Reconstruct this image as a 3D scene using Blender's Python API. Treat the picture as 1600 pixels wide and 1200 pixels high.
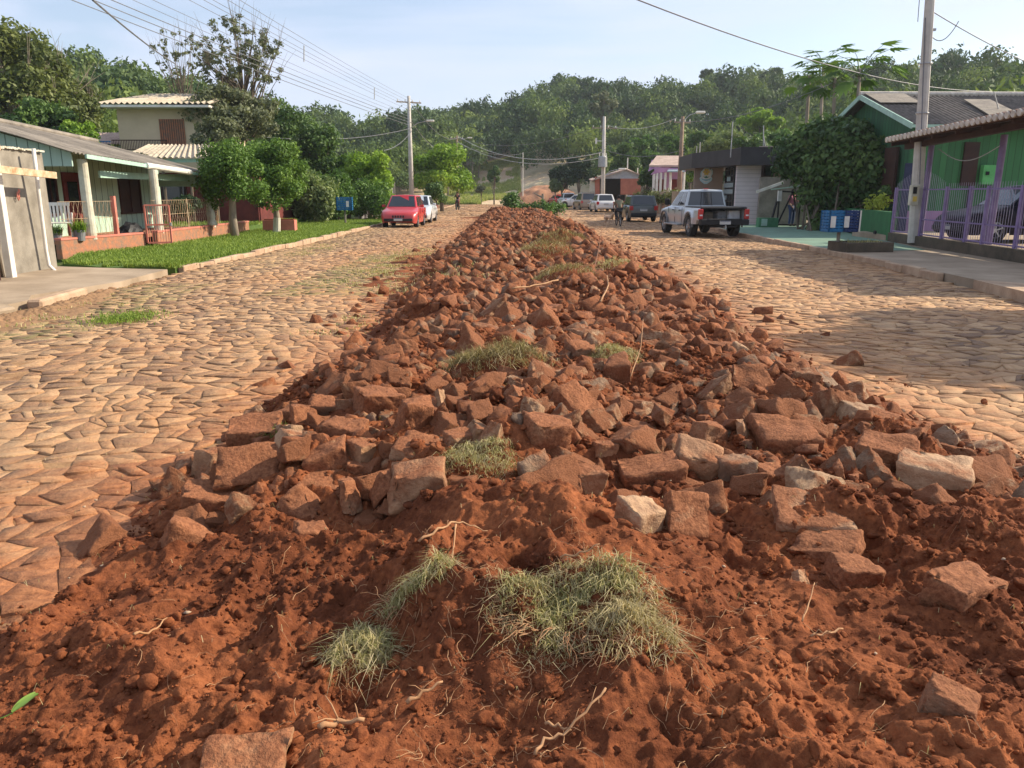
import bpy, bmesh, math, random
import numpy as np
from mathutils import Vector, Matrix, Euler
R = math.radians
for o in list(bpy.data.objects): bpy.data.objects.remove(o)
S = bpy.context.scene
COL = S.collection
# ---------------------------------------------------------------- camera
PITCH, YAW, FPX, EYE = R(13.7), R(0.91), 1220.0, 1.55
cd = bpy.data.cameras.new('camera'); cam = bpy.data.objects.new('camera', cd); COL.objects.link(cam)
cam.location = (0, 0, EYE); cam.rotation_euler = (math.pi/2-PITCH, 0, -YAW)
cd.sensor_width = 36; cd.lens = FPX/1600*36; cd.clip_start = .05; cd.clip_end = 3000
S.camera = cam
# ---------------------------------------------------------------- sun, sky, exposure
SUN_AZ, SUN_EL = 74.0, 32.0
sd = Vector((math.sin(R(SUN_AZ))*math.cos(R(SUN_EL)), math.cos(R(SUN_AZ))*math.cos(R(SUN_EL)), math.sin(R(SUN_EL))))
ld = bpy.data.lights.new('sun', 'SUN'); ld.energy = 5.0; ld.angle = R(0.6); ld.color = (1, .875, .69)
sun = bpy.data.objects.new('sun', ld); COL.objects.link(sun); sun.rotation_euler = sd.to_track_quat('Z', 'Y').to_euler()
w = bpy.data.worlds.new('World'); S.world = w; w.use_nodes = True
N, L = w.node_tree.nodes, w.node_tree.links; N.clear()
sky = N.new('ShaderNodeTexSky'); sky.sky_type = 'NISHITA'; sky.sun_disc = False
sky.sun_elevation = R(SUN_EL); sky.sun_rotation = R(SUN_AZ); sky.air_density = 1.0; sky.dust_density = 1.2; sky.ozone_density = 1.5
bg = N.new('ShaderNodeBackground'); bg.inputs['Strength'].default_value = .12
wo = N.new('ShaderNodeOutputWorld')
tc = N.new('ShaderNodeTexCoord'); sep = N.new('ShaderNodeSeparateXYZ'); L.new(tc.outputs['Generated'], sep.inputs[0])
mp = N.new('ShaderNodeMapping'); mp.inputs['Scale'].default_value = (1.2, 1.2, 5.5); mp.inputs['Rotation'].default_value = (R(6), R(10), 0)
L.new(tc.outputs['Generated'], mp.inputs[0])
nz = N.new('ShaderNodeTexNoise'); nz.inputs['Scale'].default_value = 1.7; nz.inputs['Detail'].default_value = 8; nz.inputs['Roughness'].default_value = .5
nz.inputs['Distortion'].default_value = .5
L.new(mp.outputs[0], nz.inputs['Vector'])
rp = N.new('ShaderNodeValToRGB'); rp.color_ramp.elements[0].position = .40; rp.color_ramp.elements[1].position = .60
rp.color_ramp.elements[0].color = (.30, .30, .30, 1); rp.color_ramp.elements[1].color = (.93, .93, .93, 1)
L.new(nz.outputs['Fac'], rp.inputs[0])
mx = N.new('ShaderNodeMixRGB'); mx.inputs[2].default_value = (4.35, 4.75, 5.9, 1)
L.new(rp.outputs[0], mx.inputs[0]); L.new(sky.outputs[0], mx.inputs[1]); L.new(mx.outputs[0], bg.inputs[0]); L.new(bg.outputs[0], wo.inputs[0])
S.view_settings.view_transform = 'Standard'; S.view_settings.look = 'None'; S.view_settings.exposure = 0.66; S.view_settings.gamma = 1
S.view_settings.use_curve_mapping = False
S.render.engine = 'CYCLES'
# ---------------------------------------------------------------- survey helpers (world positions at a known true depth)
_fw = Vector((math.sin(YAW)*math.cos(PITCH), math.cos(YAW)*math.cos(PITCH), -math.sin(PITCH)))
_rt = Vector((math.cos(YAW), -math.sin(YAW), 0)); _up = _rt.cross(_fw)
def ray(px, py): return _fw + _rt*((px-800)/FPX) - _up*((py-600)/FPX)
def G(px, py, z=0.0):
    d = ray(px, py); t = (z-EYE)/d.z; return Vector((d.x*t, d.y*t, z))
def W(px, py, Y):
    d = ray(px, py); t = Y/d.y; return Vector((d.x*t, Y, EYE+d.z*t))
# ---------------------------------------------------------------- numpy noise
def _h(ix, iy, seed):
    n = (ix.astype(np.int64)*374761393 + iy.astype(np.int64)*668265263 + seed*974634777) & 0xffffffff
    n = ((n ^ (n >> 13))*1274126177) & 0xffffffff
    n = (n ^ (n >> 16)) & 0xffffffff
    return n/4294967296.0
def vn(x, y, seed=0):
    ix = np.floor(x); iy = np.floor(y); fx = x-ix; fy = y-iy
    fx = fx*fx*fx*(fx*(fx*6-15)+10); fy = fy*fy*fy*(fy*(fy*6-15)+10)
    a = _h(ix, iy, seed); b = _h(ix+1, iy, seed); c = _h(ix, iy+1, seed); d = _h(ix+1, iy+1, seed)
    return (a*(1-fx)+b*fx)*(1-fy)+(c*(1-fx)+d*fx)*fy*1.0
def fbm(x, y, seed=0, o=4, g=.5):
    s = 0; a = 1; t = 0
    for k in range(o):
        s = s+a*(vn(x*2**k+k*17.3, y*2**k-k*9.1, seed+k)-.5); t += a; a *= g
    return s/t*2
def worley(x, y, seed=0):
    ix = np.floor(x); iy = np.floor(y); m = np.full(np.shape(x), 9.0)
    for i in (-1, 0, 1):
        for j in (-1, 0, 1):
            cx = ix+i+_h(ix+i, iy+j, seed); cy = iy+j+_h(ix+i, iy+j, seed+7)
            m = np.minimum(m, (x-cx)**2+(y-cy)**2)
    return np.sqrt(m)
# ---------------------------------------------------------------- objects
def tag(o, label=None, cat=None, group=None, kind=None):
    if label: o['label'] = label
    if cat: o['category'] = cat
    if group: o['group'] = group
    if kind: o['kind'] = kind
    return o
def thing(name, label, cat, loc=(0, 0, 0), rz=0, group=None):
    o = bpy.data.objects.new(name, None); COL.objects.link(o); o.empty_display_size = .2
    o.location = loc; o.rotation_euler = (0, 0, rz)
    return tag(o, label, cat, group)
def link(name, me, mat=None, parent=None):
    o = bpy.data.objects.new(name, me); COL.objects.link(o)
    if mat is not None:
        for m in (mat if isinstance(mat, (list, tuple)) else [mat]): me.materials.append(m)
    if parent: o.parent = parent
    return o
def kids(o): return [c for c in bpy.data.objects if c.parent == o]
def copy_tree(o, loc=None, rz=None, label=None, group=None, scale=None):
    ch = {}
    for c in bpy.data.objects:
        if c.parent: ch.setdefault(c.parent.name, []).append(c)
    def rec(q, p):
        n = q.copy(); COL.objects.link(n); n.parent = p
        for k in ch.get(q.name, []): rec(k, n)
        return n
    r = rec(o, None)
    if loc is not None: r.location = loc
    if rz is not None: r.rotation_euler = (0, 0, rz)
    if scale is not None: r.scale = scale
    return tag(r, label, None, group)
def settle(root, loc):
    """parts were drawn in world coordinates: move the root to the thing's base and pull the meshes back"""
    loc = Vector(loc); M = Matrix.Translation(-loc)
    def rec(p):
        for c in kids(p):
            if c.type == 'MESH' and c.data.get('sh') is None:
                c.data.transform(M); c.data['sh'] = 1
            rec(c)
    rec(root); root.location = loc
class MB:
    def __init__(s): s.v = []; s.f = []
    def add(s, v, f, M=None):
        b = len(s.v)
        s.v += [tuple(M @ Vector(p)) if M else tuple(p) for p in v]
        s.f += [tuple(i+b for i in q) for q in f]; return s
    def box(s, c, d, rz=0, M=None, rx=0, ry=0):
        x, y, z = d[0]/2, d[1]/2, d[2]/2
        T = Matrix.Translation(c) @ Euler((rx, ry, rz)).to_matrix().to_4x4()
        if M: T = M @ T
        v = [(-x, -y, -z), (x, -y, -z), (x, y, -z), (-x, y, -z), (-x, -y, z), (x, -y, z), (x, y, z), (-x, y, z)]
        return s.add(v, [(0, 3, 2, 1), (4, 5, 6, 7), (0, 1, 5, 4), (1, 2, 6, 5), (2, 3, 7, 6), (3, 0, 4, 7)], T)
    def bar(s, a, b, wd, ht=None):
        a = Vector(a); b = Vector(b); d = b-a; q = d.to_track_quat('Y', 'Z').to_matrix().to_4x4()
        T = Matrix.Translation((a+b)/2) @ q
        return s.box((0, 0, 0), (wd, d.length, ht or wd), M=T)
    def tube(s, pts, r, n=8, cap=True):
        pts = [Vector(p) for p in pts]; rr = r if isinstance(r, (list, tuple)) else [r]*len(pts)
        b = len(s.v); up = Vector((0, 0, 1)); pu = None
        for i, p in enumerate(pts):
            d = (pts[min(i+1, len(pts)-1)]-pts[max(i-1, 0)]).normalized()
            if pu is None: u = d.cross(up if abs(d.z) < .9 else Vector((1, 0, 0))).normalized()
            else: u = (pu-d*pu.dot(d)).normalized()
            pu = u; w_ = d.cross(u)
            for k in range(n):
                a = 2*math.pi*k/n; s.v.append(tuple(p+(u*math.cos(a)+w_*math.sin(a))*rr[i]))
        for i in range(len(pts)-1):
            for k in range(n):
                k2 = (k+1) % n; s.f.append((b+i*n+k, b+i*n+k2, b+(i+1)*n+k2, b+(i+1)*n+k))
        if cap: s.f.append(tuple(b+k for k in range(n))[::-1]); s.f.append(tuple(b+(len(pts)-1)*n+k for k in range(n)))
        return s
    def lathe(s, prof, n=20, M=None, axis='Z'):
        v = []; f = []
        for (r, z) in prof:
            for k in range(n):
                a = 2*math.pi*k/n
                v.append((r*math.cos(a), r*math.sin(a), z) if axis == 'Z' else (z, r*math.cos(a), r*math.sin(a)))
        for i in range(len(prof)-1):
            for k in range(n):
                k2 = (k+1) % n; f.append((i*n+k, i*n+k2, (i+1)*n+k2, (i+1)*n+k))
        return s.add(v, f, M)
    def prism(s, poly, d0, d1=None):
        """poly = 3-D points (planar); extruded by vector d0"""
        n = len(poly); d0 = Vector(d0); v = [Vector(p) for p in poly]; v2 = [p+d0 for p in v]
        f = [tuple(range(n))[::-1], tuple(range(n, 2*n))]+[(i, (i+1) % n, n+(i+1) % n, n+i) for i in range(n)]
        return s.add(v+v2, f)
    def build(s, name, mat, parent=None, smooth=False, bevel=0):
        me = bpy.data.meshes.new(name); me.from_pydata(s.v, [], s.f)
        bm = bmesh.new(); bm.from_mesh(me)
        bmesh.ops.recalc_face_normals(bm, faces=bm.faces)
        if bevel: bmesh.ops.bevel(bm, geom=list(bm.edges), offset=bevel, segments=1, affect='EDGES', clamp_overlap=True)
        bm.to_mesh(me); bm.free()
        if smooth: me.polygons.foreach_set('use_smooth', [True]*len(me.polygons))
        return link(name, me, mat, parent)
def npmesh(name, V, F, mats=None, parent=None, smooth=False, tint=None, midx=None):
    """V (n,3) floats, F (m,k) ints"""
    me = bpy.data.meshes.new(name); V = np.ascontiguousarray(V, dtype=np.float32); F = np.ascontiguousarray(F, dtype=np.int32)
    m, k = F.shape
    me.vertices.add(len(V)); me.vertices.foreach_set('co', V.ravel())
    me.loops.add(m*k); me.loops.foreach_set('vertex_index', F.ravel())
    me.polygons.add(m); me.polygons.foreach_set('loop_start', np.arange(0, m*k, k, dtype=np.int32))
    try: me.polygons.foreach_set('loop_total', np.full(m, k, dtype=np.int32))
    except Exception: pass
    if smooth: me.polygons.foreach_set('use_smooth', np.ones(m, dtype=bool))
    if tint is not None:
        a = me.attributes.new('tint', 'FLOAT', 'POINT'); a.data.foreach_set('value', np.asarray(tint, dtype=np.float32))
    o = link(name, me, mats, parent)
    if midx is not None: me.polygons.foreach_set('material_index', np.asarray(midx, dtype=np.int32))
    me.update(calc_edges=True); me.validate()
    return o
# ---------------------------------------------------------------- materials
def newmat(name):
    m = bpy.data.materials.new(name); m.use_nodes = True; n = m.node_tree.nodes; return m, n, m.node_tree.links, n['Principled BSDF']
def noise_node(n, l, vec, scale, detail=6, rough=.6, dist=0):
    t = n.new('ShaderNodeTexNoise'); t.inputs['Scale'].default_value = scale; t.inputs['Detail'].default_value = detail
    t.inputs['Roughness'].default_value = rough; t.inputs['Distortion'].default_value = dist
    if vec is not None: l.new(vec, t.inputs['Vector'])
    return t.outputs['Fac']
def ramp(n, l, fac, stops):
    r = n.new('ShaderNodeValToRGB'); e = r.color_ramp.elements
    while len(e) < len(stops): e.new(.5)
    for i, (p, c) in enumerate(stops): e[i].position = p; e[i].color = (*c, 1) if len(c) == 3 else c
    l.new(fac, r.inputs[0]); return r.outputs[0]
def mix(n, l, fac, a, b, mode='MIX'):
    x = n.new('ShaderNodeMixRGB'); x.blend_type = mode
    for i, q in ((0, fac), (1, a), (2, b)):
        if hasattr(q, 'links'): l.new(q, x.inputs[i])
        elif isinstance(q, (int, float)): x.inputs[i].default_value = q
        else: x.inputs[i].default_value = (*q, 1)
    return x.outputs[0]
def mathn(n, l, op, a, b=None):
    x = n.new('ShaderNodeMath'); x.operation = op
    for i, q in ((0, a), (1, b)):
        if q is None: continue
        if hasattr(q, 'links'): l.new(q, x.inputs[i])
        else: x.inputs[i].default_value = q
    return x.outputs[0]
def bumpn(n, l, h, st, dist, nrm=None):
    b = n.new('ShaderNodeBump'); b.inputs['Strength'].default_value = st; b.inputs['Distance'].default_value = dist
    l.new(h, b.inputs['Height'])
    if nrm is not None: l.new(nrm, b.inputs['Normal'])
    return b.outputs[0]
def attr(n, name):
    a = n.new('ShaderNodeAttribute'); a.attribute_name = name; return a.outputs['Fac']
def pm(name, c1, c2=None, scale=3, rough=.85, bump=.25, bscale=40, bdist=.01, metal=0, spec=.3, stretch=None, coat=0):
    m, n, l, b = newmat(name); tcn = n.new('ShaderNodeTexCoord'); v = tcn.outputs['Object']
    if stretch:
        mpn = n.new('ShaderNodeMapping'); mpn.inputs['Scale'].default_value = stretch; l.new(v, mpn.inputs[0]); v = mpn.outputs[0]
    if c2 is None: c2 = tuple(x*.72 for x in c1)
    f = noise_node(n, l, v, scale, 8, .65)
    l.new(ramp(n, l, f, [(.33, c2), (.66, c1)]), b.inputs['Base Color'])
    b.inputs['Roughness'].default_value = rough; b.inputs['Metallic'].default_value = metal
    b.inputs['Specular IOR Level'].default_value = spec; b.inputs['Coat Weight'].default_value = coat
    if bump: l.new(bumpn(n, l, noise_node(n, l, v, bscale, 5), bump, bdist), b.inputs['Normal'])
    return m
def leafmat(name, dark, mid, light, trans=.35, rough=.55, nscale=.6):
    m, n, l, b = newmat(name); tcn = n.new('ShaderNodeTexCoord')
    t = attr(n, 'tint'); f = noise_node(n, l, tcn.outputs['Object'], nscale, 3)
    s = mathn(n, l, 'ADD', mathn(n, l, 'MULTIPLY', t, .55), mathn(n, l, 'MULTIPLY', f, .5))
    c = ramp(n, l, s, [(.2, dark), (.5, mid), (.85, light)])
    l.new(c, b.inputs['Base Color']); b.inputs['Roughness'].default_value = rough; b.inputs['Specular IOR Level'].default_value = .25
    tr = n.new('ShaderNodeBsdfTranslucent'); l.new(mix(n, l, 1, c, (1, 1, .55), 'MULTIPLY'), tr.inputs['Color'])
    ms = n.new('ShaderNodeMixShader'); ms.inputs[0].default_value = trans
    l.new(b.outputs[0], ms.inputs[1]); l.new(tr.outputs[0], ms.inputs[2]); l.new(ms.outputs[0], n['Material Output'].inputs['Surface'])
    return m
def glassmat(name, c=(.02, .025, .03), rough=.06):
    m, n, l, b = newmat(name); b.inputs['Base Color'].default_value = (*c, 1); b.inputs['Roughness'].default_value = rough
    b.inputs['Specular IOR Level'].default_value = .8
    tcn = n.new('ShaderNodeTexCoord'); l.new(bumpn(n, l, noise_node(n, l, tcn.outputs['Object'], 1.5, 2), .05, .02), b.inputs['Normal']); return m
def paint(name, c, dirt=(.3, .2, .13), amt=.35, rough=.3, metal=0):
    m, n, l, b = newmat(name); tcn = n.new('ShaderNodeTexCoord'); sx = n.new('ShaderNodeSeparateXYZ'); l.new(tcn.outputs['Object'], sx.inputs[0])
    f = noise_node(n, l, tcn.outputs['Object'], 4, 7, .7)
    h = n.new('ShaderNodeMapRange'); l.new(sx.outputs[2], h.inputs[0]); h.inputs[1].default_value = .9; h.inputs[2].default_value = .2; h.inputs[3].default_value = .05; h.inputs[4].default_value = 1
    k = mathn(n, l, 'MULTIPLY', mathn(n, l, 'MULTIPLY', h.outputs[0], f), amt*2)
    l.new(mix(n, l, k, c, dirt), b.inputs['Base Color'])
    l.new(mathn(n, l, 'ADD', k, rough), b.inputs['Roughness']); b.inputs['Metallic'].default_value = metal
    b.inputs['Coat Weight'].default_value = .5; b.inputs['Coat Roughness'].default_value = .12
    return m
M = {}
def planks(name, c1, c2, pitch=.22, axis=1, groove=(.02, .03, .02)):
    """vertical board siding: boards across world axis, thin grooves, uneven board tones"""
    m, n, l, b = newmat(name); g = n.new('ShaderNodeNewGeometry'); sx = n.new('ShaderNodeSeparateXYZ'); l.new(g.outputs['Position'], sx.inputs[0])
    u = mathn(n, l, 'DIVIDE', sx.outputs[axis], pitch); fr = mathn(n, l, 'FRACT', u); fl = mathn(n, l, 'FLOOR', u)
    wn = n.new('ShaderNodeTexWhiteNoise'); wn.noise_dimensions = '1D'; l.new(fl, wn.inputs['W'])
    mpn = n.new('ShaderNodeMapping'); mpn.inputs['Scale'].default_value = (6, 6, .8); l.new(g.outputs['Position'], mpn.inputs[0])
    f = noise_node(n, l, mpn.outputs[0], 1.5, 6, .65)
    s = mathn(n, l, 'ADD', mathn(n, l, 'MULTIPLY', wn.outputs['Value'], .4), mathn(n, l, 'MULTIPLY', f, .6))
    c = ramp(n, l, s, [(.25, c2), (.65, c1)])
    gr = mathn(n, l, 'LESS_THAN', fr, .09)
    l.new(mix(n, l, gr, c, groove), b.inputs['Base Color']); b.inputs['Roughness'].default_value = .7
    l.new(bumpn(n, l, mathn(n, l, 'SUBTRACT', 1.0, gr), .8, .015), b.inputs['Normal'])
    return m
# ================================================================ materials
DUSTA, DUSTB, DUSTC = (.315, .107, .042), (.140, .044, .019), (.048, .016, .008)
def soil_mat():
    m, n, l, b = newmat('red_soil'); g = n.new('ShaderNodeNewGeometry'); P = g.outputs['Position']
    f = noise_node(n, l, P, 1.7, 9, .68); f2 = noise_node(n, l, P, 38, 6, .7); f3 = noise_node(n, l, P, 160, 3, .6)
    s = mathn(n, l, 'ADD', mathn(n, l, 'MULTIPLY', f, .6), mathn(n, l, 'MULTIPLY', f2, .4))
    c = ramp(n, l, s, [(.3, DUSTC), (.47, DUSTB), (.62, DUSTA), (.8, (.42, .17, .08))])
    l.new(c, b.inputs['Base Color']); b.inputs['Roughness'].default_value = .95; b.inputs['Specular IOR Level'].default_value = .1
    n1 = bumpn(n, l, f2, .8, .012); l.new(bumpn(n, l, f3, .7, .004, n1), b.inputs['Normal'])
    return m
def pave_mat():
    m, n, l, b = newmat('basalt_paving'); g = n.new('ShaderNodeNewGeometry'); P = g.outputs['Position']; t = attr(n, 'tint'); k = attr(n, 'dust')
    f = noise_node(n, l, P, .45, 6, .6); f2 = noise_node(n, l, P, 22, 7, .7); f3 = noise_node(n, l, P, 90, 4, .7); f4 = noise_node(n, l, P, 5, 4, .6)
    stone = ramp(n, l, mathn(n, l, 'ADD', mathn(n, l, 'MULTIPLY', t, .6), mathn(n, l, 'MULTIPLY', f2, .4)), [(.15, (.16, .10, .066)), (.45, (.33, .20, .108)), (.75, (.47, .30, .163)), (1, (.56, .39, .24))])
    dust = ramp(n, l, f2, [(.3, (.36, .158, .066)), (.7, (.52, .29, .135))])
    a = mathn(n, l, 'ADD', k, mathn(n, l, 'MULTIPLY', mathn(n, l, 'SUBTRACT', mathn(n, l, 'ADD', f4, mathn(n, l, 'MULTIPLY', f, 1.5)), 1.25), 1.5))
    a2 = n.new('ShaderNodeClamp'); l.new(a, a2.inputs[0])
    c = mix(n, l, a2.outputs[0], stone, dust)
    c = mix(n, l, mathn(n, l, 'MULTIPLY', ramp(n, l, mathn(n, l, 'MULTIPLY', k, mathn(n, l, 'ADD', f4, .3)), [(.42, (0, 0, 0)), (.85, (1, 1, 1))]), .85), c, ramp(n, l, f2, [(.3, DUSTB), (.7, (.42, .165, .065))]))
    c = mix(n, l, ramp(n, l, t, [(.0, (.32, .32, .32)), (.35, (0, 0, 0))]), c, (.17, .10, .065))
    gm = attr(n, 'moss'); gm2 = mathn(n, l, 'MULTIPLY', gm, ramp(n, l, f4, [(.42, (0, 0, 0)), (.62, (1, 1, 1))]))
    c = mix(n, l, gm2, c, (.13, .15, .045))
    l.new(c, b.inputs['Base Color']); b.inputs['Roughness'].default_value = .8; b.inputs['Specular IOR Level'].default_value = .25
    n0 = bumpn(n, l, noise_node(n, l, P, 9, 5, .6), .8, .03); n1 = bumpn(n, l, f2, .7, .016, n0); l.new(bumpn(n, l, f3, .5, .004, n1), b.inputs['Normal'])
    return m
def rock_mat(name, base, base2, amt):
    m, n, l, b = newmat(name); tcn = n.new('ShaderNodeTexCoord'); oi = n.new('ShaderNodeObjectInfo'); g = n.new('ShaderNodeNewGeometry')
    mpn = n.new('ShaderNodeVectorMath'); mpn.operation = 'ADD'; l.new(tcn.outputs['Object'], mpn.inputs[0])
    cx = n.new('ShaderNodeCombineXYZ'); r10 = mathn(n, l, 'MULTIPLY', oi.outputs['Random'], 37.0); l.new(r10, cx.inputs[0]); l.new(r10, cx.inputs[1]); l.new(cx.outputs[0], mpn.inputs[1])
    V = mpn.outputs[0]
    f = noise_node(n, l, V, 2.0, 7, .65); f2 = noise_node(n, l, V, 9, 7, .7); f3 = noise_node(n, l, V, 60, 4, .65); f4 = noise_node(n, l, V, 3.3, 5, .7)
    rock = ramp(n, l, f2, [(.3, base2), (.62, base), (.8, tuple(min(1, x*1.35) for x in base))])
    rock = mix(n, l, ramp(n, l, f4, [(.66, (0, 0, 0)), (.73, (1, 1, 1))]), rock, (.48, .40, .33))
    dust = ramp(n, l, f3, [(.3, (.15, .053, .025)), (.7, (.34, .142, .066))])
    sx = n.new('ShaderNodeSeparateXYZ'); l.new(g.outputs['Normal'], sx.inputs[0])
    k = mathn(n, l, 'ADD', mathn(n, l, 'MULTIPLY', sx.outputs[2], .12), mathn(n, l, 'ADD', f, mathn(n, l, 'MULTIPLY', mathn(n, l, 'SUBTRACT', oi.outputs['Random'], .5), .30)))
    msk = ramp(n, l, mathn(n, l, 'ADD', k, amt), [(.50, (0, 0, 0)), (.62, (1, 1, 1))])
    l.new(mix(n, l, msk, rock, dust), b.inputs['Base Color'])
    l.new(mathn(n, l, 'ADD', mathn(n, l, 'MULTIPLY', msk, .25), .68), b.inputs['Roughness']); b.inputs['Specular IOR Level'].default_value = .2
    h = mathn(n, l, 'ADD', mathn(n, l, 'MULTIPLY', msk, .35), mathn(n, l, 'ADD', f2, mathn(n, l, 'MULTIPLY', f3, .22)))
    l.new(bumpn(n, l, h, .7, .045), b.inputs['Normal'])
    return m
M['soil'] = soil_mat(); M['pave'] = pave_mat()
M['rock_red'] = rock_mat('dusty_red_rock', (.40, .22, .115), (.19, .088, .045), .12)
M['rock_tan'] = rock_mat('tan_split_rock', (.47, .30, .175), (.28, .15, .08), .04)
M['rock_grey'] = rock_mat('grey_brown_rock', (.30, .19, .115), (.16, .095, .058), .05)
M['bed'] = pm('dust_in_joints', (.40, .235, .11), (.20, .10, .045), 3.5, .95, .8, 45, .012)
M['turfbrown'] = leafmat('brown_turf', (.11, .075, .028), (.24, .17, .07), (.36, .33, .13), .2, .8, 5)
M['ground'] = pm('bare_ground', (.30, .17, .09), (.20, .12, .06), .4, .95, .5, 8, .05)
M['kerbstone'] = pm('kerb_stone', (.50, .36, .24), (.30, .19, .12), 2.5, .9, .5, 25, .02)
M['concrete'] = pm('weathered_concrete', (.40, .31, .22), (.24, .18, .12), 1.1, .9, .35, 30, .01)
M['conc_grey'] = pm('grey_render', (.29, .26, .215), (.17, .15, .12), 2.4, .92, .4, 22, .012)
M['green_floor'] = pm('green_painted_floor', (.17, .28, .20), (.13, .19, .14), 1.3, .8, .2, 30, .005)
M['green_wall'] = pm('green_low_wall', (.045, .17, .06), (.03, .11, .04), 1.5, .8, .2, 30, .006)
M['dark_conc'] = pm('mossy_dark_concrete', (.13, .10, .07), (.06, .05, .035), 2.2, .92, .5, 20, .015)
M['turf'] = pm('lawn_soil', (.09, .16, .025), (.06, .10, .02), 1.5, .95, .5, 30, .02)
M['field'] = pm('dry_field', (.30, .27, .11), (.20, .21, .07), .10, .95, .6, 1.2, .3)
M['grass'] = leafmat('lawn_grass', (.10, .17, .025), (.19, .28, .042), (.33, .41, .09), .3, .6, .5)
M['straw'] = leafmat('dry_grass', (.20, .17, .06), (.42, .34, .17), (.60, .50, .30), .25, .7, 2.5)
M['strawgreen'] = leafmat('half_dry_grass', (.13, .16, .04), (.42, .38, .15), (.68, .58, .34), .25, .7, 9); M['l_yellow'] = leafmat('yellow_leaves', (.18, .24, .03), (.36, .42, .06), (.5, .55, .12), .4)
M['root'] = pm('dry_root', (.46, .27, .14), (.30, .15, .07), 12, .85, .3, 60, .003)
M['rootdark'] = pm('fine_brown_root', (.22, .10, .045), (.13, .055, .03), 12, .9, 0)
M['bark'] = pm('bark', (.19, .15, .11), (.09, .07, .05), 6, .95, .8, 30, .02, stretch=(1, 1, .25))
M['bark_pale'] = pm('pale_bark', (.34, .28, .21), (.20, .16, .12), 6, .95, .7, 30, .02, stretch=(1, 1, .3))
M['l_clip'] = leafmat('clipped_tree_leaves', (.045, .095, .016), (.10, .19, .032), (.22, .34, .06), .3)
M['l_bright'] = leafmat('bright_leaves', (.09, .17, .018), (.19, .32, .035), (.34, .48, .07), .4)
M['l_mid'] = leafmat('mid_leaves', (.035, .07, .02), (.075, .14, .035), (.15, .24, .055), .3)
M['l_dark'] = leafmat('dark_leaves', (.012, .03, .012), (.025, .055, .018), (.055, .10, .03), .25)
M['l_olive'] = leafmat('olive_leaves', (.05, .07, .022), (.12, .15, .042), (.24, .27, .08), .3)
M['l_greyg'] = leafmat('grey_green_leaves', (.07, .085, .04), (.14, .16, .08), (.26, .28, .16), .3)
M['l_pale'] = leafmat('pale_variegated_leaves', (.05, .09, .02), (.16, .22, .07), (.48, .52, .26), .35, .6, 3)
M['l_bright2'] = leafmat('sunlit_leaves', (.045, .10, .018), (.085, .17, .03), (.17, .28, .06), .35); M['l_pale2'] = leafmat('pale_feathery_leaves', (.06, .10, .035), (.13, .18, .06), (.26, .30, .12), .35)  # leaf green between the mid and the bright leaf tones
M['l_forest'] = leafmat('forest_leaves', (.02, .045, .018), (.055, .10, .034), (.15, .21, .065), .25, .7, .035)
M['l_forest2'] = leafmat('valley_forest_leaves', (.05, .085, .022), (.11, .17, .04), (.23, .29, .08), .3, .7, .05)
M['l_vine'] = leafmat('vine_leaves', (.025, .06, .018), (.055, .115, .03), (.16, .24, .06), .3, .45, 1.2)
M['fresh'] = leafmat('fresh_leaf', (.14, .26, .04), (.26, .42, .08), (.40, .55, .16), .35, .4, 4)
M['mint'] = planks('mint_boards', (.44, .60, .48), (.32, .46, .36), .36, 1, (.09, .15, .12))
M['mint_end'] = planks('mint_end_boards', (.40, .53, .46), (.30, .42, .36), .26, 0, (.12, .18, .15))
M['mint_trim'] = pm('mint_trim_paint', (.40, .58, .48), (.30, .44, .36), 4, .6, .1)
M['green_boards'] = planks('green_boards', (.045, .18, .058), (.03, .12, .04), .24, 0, (.02, .08, .02))
M['green_gable'] = planks('dark_green_boards', (.03, .13, .05), (.018, .085, .035), .24, 1, (.006, .025, .01))
M['fibre'] = pm('fibre_cement_roof', (.30, .26, .21), (.15, .13, .11), 2.2, .95, .5, 18, .02)
M['fibre_tan'] = pm('tan_fibre_roof', (.50, .43, .33), (.32, .27, .20), 1.6, .95, .4, 18, .02)
M['fibre_dark'] = pm('weathered_dark_roof', (.17, .145, .125), (.085, .072, .062), 3.0, .95, .5, 14, .02)
M['tile_white'] = pm('pale_tile_ends', (.66, .60, .52), (.40, .34, .28), 6, .8, .3)
M['tile_pink'] = pm('pinkish_roof_tiles', (.50, .38, .31), (.34, .25, .20), 2, .9, .4, 12, .02)
M['white'] = pm('white_paint', (.78, .76, .70), (.60, .56, .48), 3, .55, .1)
M['pvc'] = pm('white_pipe', (.80, .78, .72), (.64, .60, .52), 5, .4, 0)
M['col'] = pm('whitewashed_post', (.62, .60, .50), (.42, .38, .28), 3, .85, .3)
M['beige'] = pm('beige_render', (.60, .49, .33), (.50, .40, .27), .8, .9, .2, 30, .006)
M['brickred'] = pm('worn_orange_brick', (.44, .17, .085), (.21, .15, .105), 7.0, .9, .5, 20, .02)
M['redpaint'] = pm('salmon_red_paint', (.60, .20, .15), (.42, .15, .10), 3, .7, .2)
M['darkred'] = pm('dark_red_boards', (.17, .035, .028), (.08, .018, .015), 2.5, .8, .3)
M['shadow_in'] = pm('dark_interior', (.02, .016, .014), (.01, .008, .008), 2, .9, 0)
M['brown_wood'] = pm('dark_brown_wood', (.06, .025, .018), (.035, .015, .012), 3, .6, .2)
M['purple'] = pm('purple_paint', (.24, .175, .33), (.17, .12, .24), 4, .5, .1)
M['purple_wall'] = pm('lilac_wall', (.50, .27, .44), (.38, .20, .34), 1.2, .8, .2)
M['blue'] = pm('blue_plastic', (.02, .17, .36), (.015, .11, .25), 4, .4, .05)
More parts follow.
